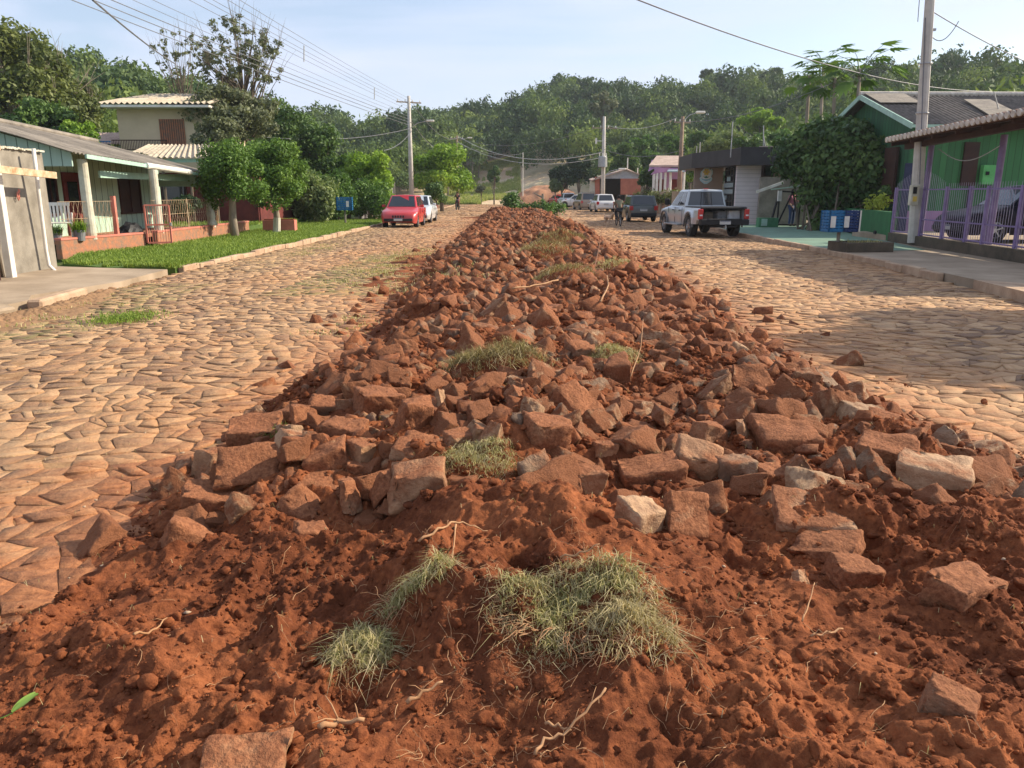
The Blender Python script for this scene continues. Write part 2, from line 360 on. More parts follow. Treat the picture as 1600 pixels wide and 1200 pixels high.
M['bluedark'] = pm('dark_blue_plastic', (.02, .05, .16), (.012, .03, .10), 4, .4, .05)
M['steel'] = pm('galvanised_steel', (.42, .42, .42), (.28, .28, .27), 8, .45, .1, metal=.6)
M['pole'] = pm('concrete_pole', (.56, .53, .48), (.42, .39, .34), 2.5, .9, .3, 30, .006)
M['poledark'] = pm('weathered_timber_pole', (.30, .22, .15), (.19, .13, .09), 3, .9, .3, 30, .006)
M['cable'] = pm('cable', (.20, .20, .21), (.13, .13, .14), 9, .6, 0)
M['cablelight'] = pm('pale_cable', (.55, .55, .52), (.4, .4, .38), 9, .5, 0)
M['black'] = pm('black_plastic', (.018, .018, .02), (.01, .01, .012), 6, .55, .1)
M['tyre'] = pm('tyre_rubber', (.035, .03, .027), (.018, .016, .015), 8, .85, .2)
M['rim'] = pm('alloy_rim', (.50, .50, .50), (.34, .33, .32), 9, .35, .05, metal=.7)
M['glass'] = glassmat('tinted_glass'); M['glass_pale'] = glassmat('pale_pane', (.28, .36, .38), .15)
M['lamp'] = glassmat('headlight_lens', (.62, .64, .66), .12); M['taillamp'] = glassmat('tail_lens', (.42, .02, .02), .15)
M['p_red'] = paint('red_car_paint', (.44, .006, .010), amt=.2); M['p_white'] = paint('white_car_paint', (.74, .73, .70)); M['p_silver'] = paint('silver_paint', (.46, .49, .50), metal=.35)
M['p_silver2'] = paint('silver_car_paint', (.60, .64, .66), metal=.2)
M['p_green'] = paint('dark_green_paint', (.035, .05, .045)); M['p_brown'] = paint('dusty_brown_paint', (.30, .22, .15)); M['p_navy'] = paint('navy_black_paint', (.012, .014, .03), rough=.35, amt=.1); M['p_navy'].node_tree.nodes['Principled BSDF'].inputs['Coat Weight'].default_value = 0; M['p_navy'].node_tree.nodes['Principled BSDF'].inputs['Specular IOR Level'].default_value = .1
M['plate'] = pm('plate', (.55, .55, .52), (.42, .42, .40), 30, .5, 0)
M['skin'] = pm('skin', (.36, .20, .13), (.28, .15, .10), 6, .6, 0); M['hair'] = pm('dark_hair', (.02, .014, .01), (.01, .008, .006), 9, .7, 0)
M['denim'] = pm('denim', (.04, .07, .16), (.025, .045, .11), 9, .85, .2); M['pinkshirt'] = pm('pink_shirt', (.55, .20, .26), (.42, .14, .19), 6, .85, .1)
M['olive_sh'] = pm('olive_jacket', (.20, .19, .13), (.12, .12, .08), 6, .85, .1); M['blackcloth'] = pm('black_cloth', (.03, .03, .035), (.015, .015, .018), 6, .85, .1)
M['redcloth'] = pm('dark_red_cloth', (.22, .06, .07), (.13, .04, .045), 6, .85, .1)
M['fur'] = pm('pale_tan_fur', (.60, .44, .30), (.45, .30, .19), 5, .9, .3); M['greenpaint'] = pm('green_paint', (.08, .24, .12), (.05, .17, .08), 5, .7, .1)
M['bag'] = pm('white_sack', (.70, .70, .68), (.50, .50, .50), 6, .7, .3, 12, .03); M['greybox'] = pm('grey_box', (.22, .22, .22), (.14, .14, .14), 4, .7, .2)
M['taupe'] = pm('taupe_render', (.30, .225, .17), (.25, .185, .14), 1, .85, .1); M['fascia'] = pm('charcoal_fascia', (.045, .042, .045), (.03, .028, .03), 2, .6, .1)
M['claycut'] = pm('cut_clay_bank', (.42, .22, .12), (.30, .14, .075), .35, .95, .6, 2, .15)
M['warebrick'] = pm('red_block_wall', (.40, .15, .10), (.30, .11, .075), 2, .9, .3); M['zinc'] = pm('zinc_sheet', (.40, .43, .46), (.28, .30, .33), 2, .6, .2, metal=.2)
M['yellow'] = pm('yellow_paint', (.70, .50, .10), (.60, .42, .08), 4, .6, 0); M['aqua'] = pm('pale_aqua_paint', (.50, .66, .66), (.42, .58, .60), 4, .6, 0)
M['steel_lilac'] = pm('lilac_pickets', (.42, .38, .48), (.30, .26, .36), 8, .5, .1, metal=.2); M['tile_brown'] = pm('brown_clay_tiles', (.20, .11, .08), (.10, .06, .045), 3, .9, .3); M['bluedoor'] = pm('navy_door', (.03, .04, .09), (.02, .025, .06), 3, .6, .1)
M['greenbox'] = pm('green_cabinet', (.14, .46, .15), (.10, .36, .11), 3, .6, .1); M['taupe_l'] = pm('pinkish_render', (.42, .31, .26), (.34, .25, .21), 1.5, .85, .15); M['aqua2'] = pm('mid_aqua_paint', (.30, .50, .52), (.25, .42, .45), 4, .6, 0)
M['rust'] = pm('rusty_painted_beam', (.62, .52, .36), (.36, .18, .08), 7, .8, .3)
def siding():
    m, n, l, b = newmat('pale_horizontal_siding'); g = n.new('ShaderNodeNewGeometry'); sx = n.new('ShaderNodeSeparateXYZ'); l.new(g.outputs['Position'], sx.inputs[0])
    fr = mathn(n, l, 'FRACT', mathn(n, l, 'DIVIDE', sx.outputs[2], .19)); gr = mathn(n, l, 'LESS_THAN', fr, .08)
    c = ramp(n, l, noise_node(n, l, g.outputs['Position'], 1.2, 5), [(.3, (.56, .50, .50)), (.7, (.66, .60, .60))])
    l.new(mix(n, l, gr, c, (.33, .29, .29)), b.inputs['Base Color']); b.inputs['Roughness'].default_value = .7; return m
M['siding'] = siding()
# ================================================================ terrain
RIDGE = [(-3000, 60, 130, 60), (-200, 75, 120, 60), (0, 92, 125, 60), (170, 97, 130, 62), (300, 122, 135, 70), (400, 140, 150, 85), (480, 168, 175, 100), (560, 188, 240, 125), (640, 168, 260, 125), (740, 166, 255, 125),
         (800, 150, 250, 125), (850, 134, 245, 125), (900, 124, 240, 125), (1000, 127, 225, 120), (1100, 118, 210, 112), (1200, 108, 195, 95), (1300, 96, 175, 75), (1460, 92, 160, 62), (1600, 96, 150, 58), (1900, 96, 150, 58), (4500, 90, 150, 55)]
_px = np.array([r[0] for r in RIDGE], float)
_sl = (_px-780)/FPX*.9715                                  # azimuth as x/y ratio
_D = np.array([r[2] for r in RIDGE], float); _D0 = np.array([r[3] for r in RIDGE], float)
TREEH = 8.0; _TH = 9.5+np.clip((_D-130)/110, 0, 1.1)*4.5
_Z = EYE+(302-np.array([r[1] for r in RIDGE], float))/FPX*.9715*_D-_TH
def terr(x, y):
    x = np.asarray(x, float); y = np.asarray(y, float); ys = np.maximum(y, 3.0)
    s = np.where(y > 3, x/ys, np.sign(x)*9)
    s = np.clip(s, _sl[0], _sl[-1])
    D = np.interp(s, _sl, _D); D0 = np.interp(s, _sl, _D0); Z = np.interp(s, _sl, _Z)
    t = np.clip((y-D0)/(D-D0), 0, 1.35)
    # far edges: gentle start, steeper forested face
    sh = np.where(t < 1, .30*t+.70*t*t*(3-2*t), 1+(t-1)*.15)
    h = Z*sh+np.where(t > 0, fbm(x*.02, y*.02, 5, 3)*3.0*np.clip(t*3, 0, 1), 0)
    # side slopes close to the camera stay low
    return np.where(y > 3, h, 0)-.06
def Tz(x, y): return float(terr(np.array([x]), np.array([y]))[0])
# ---- ground sheet to the horizon
def ground_sheet():
    ys = np.concatenate([np.linspace(-60, 4, 20), np.linspace(5, 60, 60), np.linspace(61, 330, 220), np.geomspace(335, 2500, 30)])
    xs = np.concatenate([-np.geomspace(2500, 180, 22), np.linspace(-175, 175, 176), np.geomspace(180, 2500, 22)])
    X, Y = np.meshgrid(xs, ys); Z = terr(X, Y)
    # the right verge and yards stand a step above the road, the same as the left ones
    V = np.stack([X, Y, Z], -1).reshape(-1, 3); nx = len(xs); ny = len(ys)
    i = np.arange(ny-1)[:, None]*nx+np.arange(nx-1)[None]; F = np.stack([i, i+1, i+nx+1, i+nx], -1).reshape(-1, 4)
    o = npmesh('ground', V, F, M['ground_mix'], smooth=True); tag(o, kind='structure'); return o
def ground_mix():
    m, n, l, b = newmat('ground_mix'); g = n.new('ShaderNodeNewGeometry'); P = g.outputs['Position']; sx = n.new('ShaderNodeSeparateXYZ'); l.new(P, sx.inputs[0])
    f = noise_node(n, l, P, .06, 7, .65); f2 = noise_node(n, l, P, 1.3, 6, .7); f3 = noise_node(n, l, P, .35, 5, .6)
    near = ramp(n, l, f2, [(.35, (.16, .085, .045)), (.65, (.30, .16, .085))])
    yard = ramp(n, l, f2, [(.35, (.05, .085, .02)), (.65, (.13, .17, .05))])
    fld = ramp(n, l, mathn(n, l, 'ADD', mathn(n, l, 'MULTIPLY', f, .65), mathn(n, l, 'MULTIPLY', f3, .35)), [(.30, (.17, .21, .07)), (.39, (.38, .33, .16)), (.48, (.64, .52, .34)), (.66, (.62, .38, .25))])
    fld = mix(n, l, ramp(n, l, f2, [(.3, (.25, .25, .25)), (.7, (0, 0, 0))]), fld, (.10, .12, .04))
    ax = mathn(n, l, 'ABSOLUTE', mathn(n, l, 'SUBTRACT', sx.outputs[0], 1.0))
    k = n.new('ShaderNodeMapRange'); l.new(ax, k.inputs[0]); k.inputs[1].default_value = 9.5; k.inputs[2].default_value = 11.5
    k2 = n.new('ShaderNodeMapRange'); l.new(sx.outputs[1], k2.inputs[0]); k2.inputs[1].default_value = 114; k2.inputs[2].default_value = 122
    c = mix(n, l, k2.outputs[0], mix(n, l, k.outputs[0], near, yard), fld)
    l.new(c, b.inputs['Base Color']); b.inputs['Roughness'].default_value = .95; b.inputs['Specular IOR Level'].default_value = .1
    l.new(bumpn(n, l, f2, 1, .25), b.inputs['Normal']); return m
M['ground_mix'] = ground_mix()
ground_sheet()
# ---- kerb lines (x as a function of y), measured on the ground plane
KL = ([-30, 0, 9.8, 10.5, 12.3, 15.2, 20, 28, 40, 82, 122], [-6.3, -6.3, -6.3, -6.25, -6.4, -6.5, -6.3, -6.12, -5.9, -5.9, -6.1])
KR = ([-30, 0, 11.4, 13, 16.3, 22.7, 29.7, 42, 53, 103, 122], [7.1, 7.2, 7.76, 7.98, 8.3, 8.72, 8.95, 10.0, 11.0, 12.4, 12.6])
kl = lambda y: np.interp(y, *KL); kr = lambda y: np.interp(y, *KR)
# ---- mound of soil
ML = ([0, 1.5, 2.5, 3.2, 4.4, 5.4, 7.4, 13, 20, 27, 50, 57], [-2.1, -2.1, -1.95, -1.72, -1.72, -1.6, -1.4, -1.45, -1.55, -1.35, -1.1, -1.0])
MR = ([0, 1.5, 2.5, 3.3, 4.4, 6.3, 8, 11, 18, 27, 45, 57], [4.9, 4.6, 3.9, 3.3, 2.95, 2.75, 2.8, 2.95, 3.15, 3.35, 3.2, 2.6])
MH = ([0, 1.5, 2.5, 3.3, 4.2, 5.0, 8, 20, 50, 57], [.16, .17, .19, .19, .26, .30, .32, .38, .50, .05])
BUMPS = [(885, 925, .26, .10), (650, 985, .14, .09), (720, 1085, .33, .09), (810, 790, .16, .17), (1110, 1050, .28, .08), (600, 880, .22, -.09), (560, 1110, .24, -.09), (400, 900, .16, -.03),
         (1190, 940, .22, -.09), (1000, 880, .12, .07), (810, 990, .07, -.16), (1060, 880, .14, .10), (940, 1060, .16, .05), (1290, 860, .2, .10), (760, 600, .3, .14), (1440, 830, .16, -.08), (780, 720, .16, .08), (1250, 1000, .3, .05), (850, 400, 1.3, .22), (740, 340, 1.5, .1), (1010, 770, .2, .05)]
BB = [(G(a, b).x, G(a, b).y, r, h) for a, b, r, h in BUMPS]
def mound(x, y, detail=True):
    x = np.asarray(x, float); y = np.asarray(y, float)
    Lx = np.interp(y, *ML)+.40*fbm(y*.7, y*0+3, 11, 4)*np.clip(y/6, .5, 1); Rx = np.interp(y, *MR)+.36*fbm(y*.8, y*0+9, 21, 4)*np.clip(y/6, .5, 1)
    H = np.interp(y, *MH)
    e = np.minimum(x-Lx, Rx-x)
    wdt = np.interp(y, [0, 3.2, 4.5, 60], [1.9, 1.6, 1.0, 1.1])
    t = np.clip(e/wdt, 0, 1); env = np.sin(t*math.pi/2)**1.15
    z = env*H*(1+.55*fbm(x*.9, y*.7, 31, 3))+np.where(e < 0, np.maximum(e*.10, -.07), .012*np.clip(e*8, 0, 1))-.012
    for bx, by, r, h in BB: z = z+h*np.exp(-((x-bx)**2+(y-by)**2)/(r*r))
    sp = np.clip((x-Lx+1.5)*1.2, 0, 1)*np.clip((Lx+.2-x)*6, 0, 1)*np.clip((y-8)*.3, 0, 1)*np.clip((27-y)*.3, 0, 1); z = np.maximum(z, -.045+sp*(.030+.055*fbm(x*2.1, y*2.1, 401, 4)))
    if detail:
        k = np.clip(e*3+.25, 0, 1)
        ed = np.clip(1-np.abs(e)*3, 0, 1)
        z = z+k*(.055*fbm(x*2.2, y*2.2, 41, 4)+.030*fbm(x*7, y*7, 51, 4))+ed*.03*fbm(x*4, y*4, 45, 4)
        m1 = np.clip(1-worley(x*8+.5*fbm(x*5, y*5, 3, 2), y*8+.5*fbm(x*5, y*5, 4, 2), 61)*1.5, 0, 1); m2 = np.clip(1-worley(x*23, y*23, 71)*1.5, 0, 1); m3 = np.clip(1-worley(x*55, y*55, 81)*1.5, 0, 1)
        cl = np.clip(.5+1.6*fbm(x*1.7, y*1.7, 91, 3), 0.05, 1)
        z = z+k*np.clip((4.6-y), 0, 1)*.085*(np.clip(1-1.6*np.abs(fbm(x*1.5+7, y*1.5, 171, 3)), 0, 1)**2-.35)
        rg = 1-np.abs(fbm(x*3.3+2, y*3.3, 131, 3)); rg2 = 1-np.abs(fbm(x*12, y*12, 141, 3))
        z = z+k*cl*(.030*m1+.018*m2+.008*m3)+k*(.06*(rg**3-.5)*cl+.020*(rg2**2-.6))
    return z
def soil_mesh():
    ys = np.exp(np.linspace(math.log(.95), math.log(57.5), 1280))
    s = np.concatenate([np.linspace(-2.6, -2.0, 30)[:-1], np.linspace(-2.0, 3.1, 640)[:-1], np.linspace(3.1, 5.4, 110)])
    X, Y = np.meshgrid(s, ys)
    X = X+.004*(_h(np.floor(X*999), np.floor(Y*999), 5)-.5)
    Z = mound(X, Y)
    X = X+.012*fbm(X*20, Y*20, 101, 3); Y2 = Y+.012*fbm(X*20, Y*20, 111, 3)
    nx, ny = len(s), len(ys); V = np.stack([X, Y2, Z], -1).reshape(-1, 3)
    i = np.arange(ny-1)[:, None]*nx+np.arange(nx-1)[None]; F = np.stack([i, i+1, i+nx+1, i+nx], -1).reshape(-1, 4)
    F = F[(V[F[:, 0], 2] > -.06) | (V[F[:, 2], 2] > -.06)]
    o = npmesh('red_soil', V, F, M['soil'], smooth=True); tag(o, kind='structure'); return o
soil_mesh()
_gx = np.linspace(-3.2, 5.6, 441); _gy = np.exp(np.linspace(math.log(.9), math.log(60), 1400))
_GX, _GY = np.meshgrid(_gx, _gy); _GZ = mound(_GX, _GY).tolist(); _ly0 = math.log(.9); _lys = 1399/(math.log(60)-math.log(.9))
def mz(x, y):
    if not (-3.2 < x < 5.6 and .9 < y < 59.9): return -.07
    u = (x+3.2)/.02; v = (math.log(y)-_ly0)*_lys; i = min(int(u), 439); j = min(int(v), 1398); u -= i; v -= j
    a = _GZ[j]; b = _GZ[j+1]
    return (a[i]*(1-u)+a[i+1]*u)*(1-v)+(b[i]*(1-u)+b[i+1]*u)*v
def lerp1(tab):
    xs, ys = tab
    def f(y):
        if y <= xs[0]: return ys[0]
        for k in range(1, len(xs)):
            if y <= xs[k]: return ys[k-1]+(ys[k]-ys[k-1])*(y-xs[k-1])/(xs[k]-xs[k-1])
        return ys[-1]
    return f
fL, fR, fKL, fKR = lerp1(ML), lerp1(MR), lerp1(KL), lerp1(KR)
def hit(px, py):
    """first meeting of a line of sight with the mound or the road plane: gives a spot's true position"""
    d = ray(px, py).normalized(); ts = np.linspace(1.0, 60, 5200); X = d.x*ts; Y = d.y*ts; Z = EYE+d.z*ts
    zz = np.maximum(mound(X, Y, False), 0); k = np.argmax(Z < zz)
    return Vector((X[k], Y[k], zz[k]))
# ---- irregular stone paving
def clip(poly, mx_, my_, nx_, ny_):
    out = []; n = len(poly)
    for i in range(n):
        a = poly[i]; b = poly[(i+1) % n]
        da = (a[0]-mx_)*nx_+(a[1]-my_)*ny_; db = (b[0]-mx_)*nx_+(b[1]-my_)*ny_
        if da <= 0: out.append(a)
        if da*db < 0:
            t = da/(da-db); out.append((a[0]+(b[0]-a[0])*t, a[1]+(b[1]-a[1])*t))
    return out
def paving():
    rng = random.Random(4); V = []; F3 = []; T = []; Dd = []; Ms = []
    def zone(y0, y1, s):
        sx_, sy_ = s*1.12, s*.86; ct, st = math.cos(.34), math.sin(.34); P = {}
        def C(i, j):
            if (i, j) not in P:
                u = (i+.28*(j % 2)+rng.uniform(-.37, .37))*sx_; v = (j+rng.uniform(-.37, .37))*sy_; x = u*ct-v*st; y = u*st+v*ct
                P[i, j] = (x+.22*math.sin(y*.9+1)+.05*math.sin(y*2.3+x), y+.20*math.sin(x*1.1)+.04*math.sin(x*2.9+y*1.7))
            return P[i, j]
        span = max(abs(y1), 14)+15; nI = int(span/sx_)+2; nJ = int(span/sy_)+2
        for j in range(-nJ, nJ):
            for i in range(-nI, nI):
                au = (i+.5)*sx_; av = (j+.5)*sy_; ax = au*ct-av*st; ay = au*st+av*ct
                if not (-8 < ax < 14 and y0-1 < ay < y1+1): continue
                if ay < 12 and (abs(ax) > .78*ay+3.0): continue
                q = [C(i, j), C(i+1, j), C(i+1, j+1), C(i, j+1)]
                if j % 2: q = [C(i, j), C(i+1, j), C(i+1, j+1), C(i, j+1)]
                r_ = rng.random()
                if r_ < .55: polys = [q]
                elif r_ < .86:
                    a_, b_ = rng.uniform(.3, .7), rng.uniform(.3, .7); L = lambda p_, q_, t: (p_[0]+(q_[0]-p_[0])*t, p_[1]+(q_[1]-p_[1])*t)
                    if rng.random() < .6: m, n = L(q[0], q[1], a_), L(q[3], q[2], b_); polys = [[q[0], m, n, q[3]], [m, q[1], q[2], n]]
                    else: m, n = L(q[1], q[2], a_), L(q[0], q[3], b_); polys = [[q[0], q[1], m, n], [n, m, q[2], q[3]]]
                elif rng.random() < .5: polys = [[q[0], q[1], q[2]], [q[0], q[2], q[3]]]
                else: polys = [[q[0], q[1], q[3]], [q[1], q[2], q[3]]]
                for poly in polys: stone(poly, s, y0, y1)
    def stone(poly, s, y0, y1):
        if 1:
            if 1:
                cx = sum(p[0] for p in poly)/len(poly); cy = sum(p[1] for p in poly)/len(poly)
                if not (y0 <= cy < y1): return
                if cx < fKL(cy)+.04 or cx > fKR(cy)-.04: return
                lx = fL(cy); rx = fR(cy)
                if lx+.55 < cx < rx-.55 and 3.4 < cy < 56: return
                if len(poly) < 3: return
                n0 = len(poly); gx = sum(p[0] for p in poly)/n0; gy = sum(p[1] for p in poly)/n0
                r = sum(math.hypot(p[0]-gx, p[1]-gy) for p in poly)/n0
                if r < .03: return
                if cy < 22:
                    pp = []
                    for q in range(n0):
                        a = poly[q]; b = poly[(q+1) % n0]; pp.append(a)
                        if math.hypot(a[0]-b[0], a[1]-b[1]) > .06:
                            pp.append(((a[0]+b[0])/2+rng.uniform(-.008, .008), (a[1]+b[1])/2+rng.uniform(-.008, .008)))
                    poly = pp
                n1 = len(poly)
                g = rng.uniform(.0003, .0025)*(s/.21); tx = rng.gauss(0, .019); ty = rng.gauss(0, .026); dz = rng.gauss(0, .0045)
                if rng.random() < .05: tx *= 1.8; ty *= 1.8
                und = .02*math.sin(cx*.8+cy*.35)+.012*math.sin(cy*1.3+cx*.4)
                rut = 0
                base = len(V); ti = rng.random()
                lxk = min(abs(cx-lx), abs(cx-rx)) if cy < 57 else 3
                dust = .22+.95*math.exp(-max(0, lxk)/.75)+.10*math.sin(cx*1.1+2)*math.sin(cy*.23)+(.28 if cy < 4.5 else 0)
                if cx < fKL(cy)+1.8: dust = -.12+.25*math.exp(-(cx-fKL(cy))/.25)
                if cx > rx and cx > rx+1.6: dust -= .12
                mo = 0.0
                if -3.6 < cx < -1.6 and 12 < cy < 21: mo = .75
                if cx < -4.9 and 8.5 < cy < 14: mo = .6
                if cx < -4.8 and cy > 16: mo = .25
                for rad_, zz in ((0, -.05), (0, -.003), (.003, 0)):
                    for (x_, y_) in poly:
                        L_ = math.hypot(x_-gx, y_-gy) or 1; k = max(.3, 1-(g+rad_*(1 if cy < 30 else 1.3))/L_)
                        X_, Y_ = gx+(x_-gx)*k, gy+(y_-gy)*k
                        V.append((X_, Y_, zz+dz+und+(tx*(X_-gx)+ty*(Y_-gy) if zz > -.04 else 0)-.004)); T.append(ti); Dd.append(dust); Ms.append(mo)
                V.append((gx, gy, dz+und+rng.uniform(-.001, .0012)-.004)); T.append(ti); Dd.append(dust); Ms.append(mo)
                c0 = base+3*n1
                for q in range(n1):
                    q2 = (q+1) % n1
                    for ring in (0, 1):
                        a, b = base+ring*n1+q, base+ring*n1+q2; c, d_ = a+n1, b+n1
                        F3.append((a, b, d_)); F3.append((a, d_, c))
                    F3.append((base+2*n1+q, base+2*n1+q2, c0))
    zone(.4, 45, .168); zone(45, 119.5, .34)
    o = npmesh('road', np.array(V), np.array(F3), M['pave'], tint=T); tag(o, kind='structure')
    for nm, dat in (('dust', Dd), ('moss', Ms)):
        a = o.data.attributes.new(nm, 'FLOAT', 'POINT'); a.data.foreach_set('value', np.asarray(dat, dtype=np.float32))
    # earth bed that fills the joints
    ys = np.concatenate([np.linspace(-2, 45, 190), np.linspace(46, 121, 60)]); q = np.linspace(0, 1, 60); V = []
    for y in ys:
        a, b = kl(y)-.02, kr(y)+.02
        for s_ in q:
            x = a+(b-a)*s_; V.append((x, y, .02*math.sin(x*.8+y*.35)+.012*math.sin(y*1.3+x*.4)-.0135+.003*math.sin(x*31+y*17)+.005*math.sin(x*13-y*19)*math.sin(x*5+y*3)))
    i = np.arange(len(ys)-1)[:, None]*60+np.arange(59)[None]; F = np.stack([i, i+1, i+61, i+60], -1).reshape(-1, 4)
    tag(npmesh('road_bed', np.array(V), F, M['bed'], smooth=True), kind='structure')
paving()
# ---- kerbs, verges, pavements
def strip(name, pts, mat, thick=None, kind='structure'):
    """closed polygon in plan at its own height, as a slab"""
    mb = MB(); zt = pts[0][2]; mb.prism([(p[0], p[1], p[2]-(thick or .3)) for p in pts], (0, 0, thick or .3)); o = mb.build(name, mat); tag(o, kind=kind); return o
def kerb(name, y0, y1, fn, side, mat, h=.11, wd=.13, step=.9, seed=1, jit=.012):
    rng = random.Random(seed); mb = MB(); y = y0
    while y < y1:
        l_ = step*rng.uniform(.8, 1.15); a = Vector((float(fn(y))+side*wd/2, y+.012, 0)); b = Vector((float(fn(y+l_))+side*wd/2, min(y+l_, y1)-.012, 0))
        j = rng.uniform(-jit, jit); d = b-a
        mb.box(((a.x+b.x)/2+rng.uniform(-jit, jit), (a.y+b.y)/2, h/2-.06+j), (wd, d.length, h+.12), rz=math.atan2(d.y, d.x)-math.pi/2+rng.uniform(-.01, .01), rx=rng.uniform(-.01, .01))
        y += l_
    o = mb.build(name, mat, bevel=.015); tag(o, kind='structure'); return o
kerb('kerb', 16.2, 120, kl, -1, M['kerbstone'], seed=3, jit=.02)
kerb('kerb', 14.4, 120, kr, 1, M['kerbstone'], seed=4, h=.13)
# left concrete pavement with its broken, undermined kerb
lp = [(-6.55, 15.6), (-6.45, 13.4), (-6.7, 12.2), (-6.9, 11.6), (-6.6, 11.0), (-6.7, 9), (-6.7, -5), (-14, -5), (-14, 15.3), (-9.05, 16.3), (-7.8, 15.9)]
strip('pavement', [(x, y, .10) for x, y in lp], M['concrete'], .22)
mb = MB(); mb.box((-6.47, 11.55, .03), (.2, 1.5, .2), rz=.08); o = mb.build('kerb', M['kerbstone'], bevel=.03); tag(o, kind='structure')
mb = MB(); mb.box((-6.75, 10.0, .02), (.25, 1.2, .16), rz=-.2, ry=.2); o = mb.build('kerb', M['concrete'], bevel=.03); tag(o, kind='structure')
# right pavements: green painted stretch, then bare concrete
def rk(y, o=0): return (float(kr(y))+o, y)
gp = [rk(y, .14) for y in (19.9, 22.7, 26, 29.7, 34, 38)]+[(16.5, 38.0), (15.2, 37.8), (12.3, 26.4), (12.05, 24.3), (11.2, 20.6)]
strip('pavement', [(x, y, .12) for x, y in gp], M['green_floor'], .2)
cp = [rk(y, .14) for y in (13.2, 16.3, 19.86)]+[(11.3, 20.5), (12.05, 24.25), (12.3, 24.2), (11.2, 16.4), (10.6, 12), (9, 12.1)]
strip('pavement', [(x, y, .12) for x, y in cp], M['concrete'], .2)
cp = [rk(y, .02) for y in (-5, 0, 6, 11.4, 13.1)]+[(9.0, 12.05), (10.6, 11.9), (10.6, -5)]
strip('pavement', [(x, y, .14) for x, y in cp], M['kerbstone'], .25)
cp = [rk(y, .14) for y in (38.1, 42, 53, 80, 118)]+[(20, 118), (20, 60), (16.6, 38.1)]
strip('pavement', [(x, y, .10) for x, y in cp], M['concrete'], .2)
# left lawn: soil sheet and the blades on it
LAWN = [(float(kl(y))-.14, y) for y in (16.1, 20, 24, 28, 34, 40, 46)]+[(-10.2, 46), (-9.95, 32), (-9.75, 28), (-9.65, 23), (-10.3, 19.5), (-9.3, 16.9), (-7.9, 16.0)]
strip('lawn_bed', [(x, y, .10) for x, y in LAWN], M['turf'], .2)
strip('lawn_bed', [(x, y, .30) for x, y in [(-10.05, 27.5), (-10.05, 45), (-30, 45), (-30, 28.2), (-12, 28.2)]], M['turf'], .36)
def inpoly(x, y, poly):
    c = np.zeros(x.shape, bool); n = len(poly)
    for i in range(n):
        x1, y1 = poly[i]; x2, y2 = poly[(i+1) % n]
        if y1 == y2: continue
        k = ((y1 > y) != (y2 > y)) & (x < (x2-x1)*(y-y1)/(y2-y1)+x1); c ^= k
    return c
def blades(P, rng, h0, h1, wd, bend=.5, flat=0.0):
    """P (n,3) roots -> 5-vertex blades as 2 quads + tri packed as quads"""
    n = len(P); a = rng.uniform(0, 2*math.pi, n); b = rng.uniform(0, 2*math.pi, n); h = rng.uniform(h0, h1, n); lean = rng.uniform(.1, 1, n)*bend
    side = np.stack([np.cos(a), np.sin(a), np.zeros(n)], 1)*(wd*rng.uniform(.6, 1.2, n))[:, None]
    dr = np.stack([np.cos(b), np.sin(b), np.zeros(n)], 1); up = np.array([0, 0, 1.0])
    m = P+(up*.55+dr*.3*lean[:, None])*h[:, None]; t = P+(up*(1-.55*lean[:, None])*(1-flat)+dr*lean[:, None]*1.1)*h[:, None]
    V = np.stack([P-side, P+side, m+side*.8, m-side*.8, t+side*.12, t-side*.12], 1).reshape(-1, 3)
    i = np.arange(n)[:, None]*6; F = np.concatenate([i+[0, 1, 2, 3], i+[3, 2, 4, 5]], 0)
    return V, F, np.repeat(rng.random(n), 6)
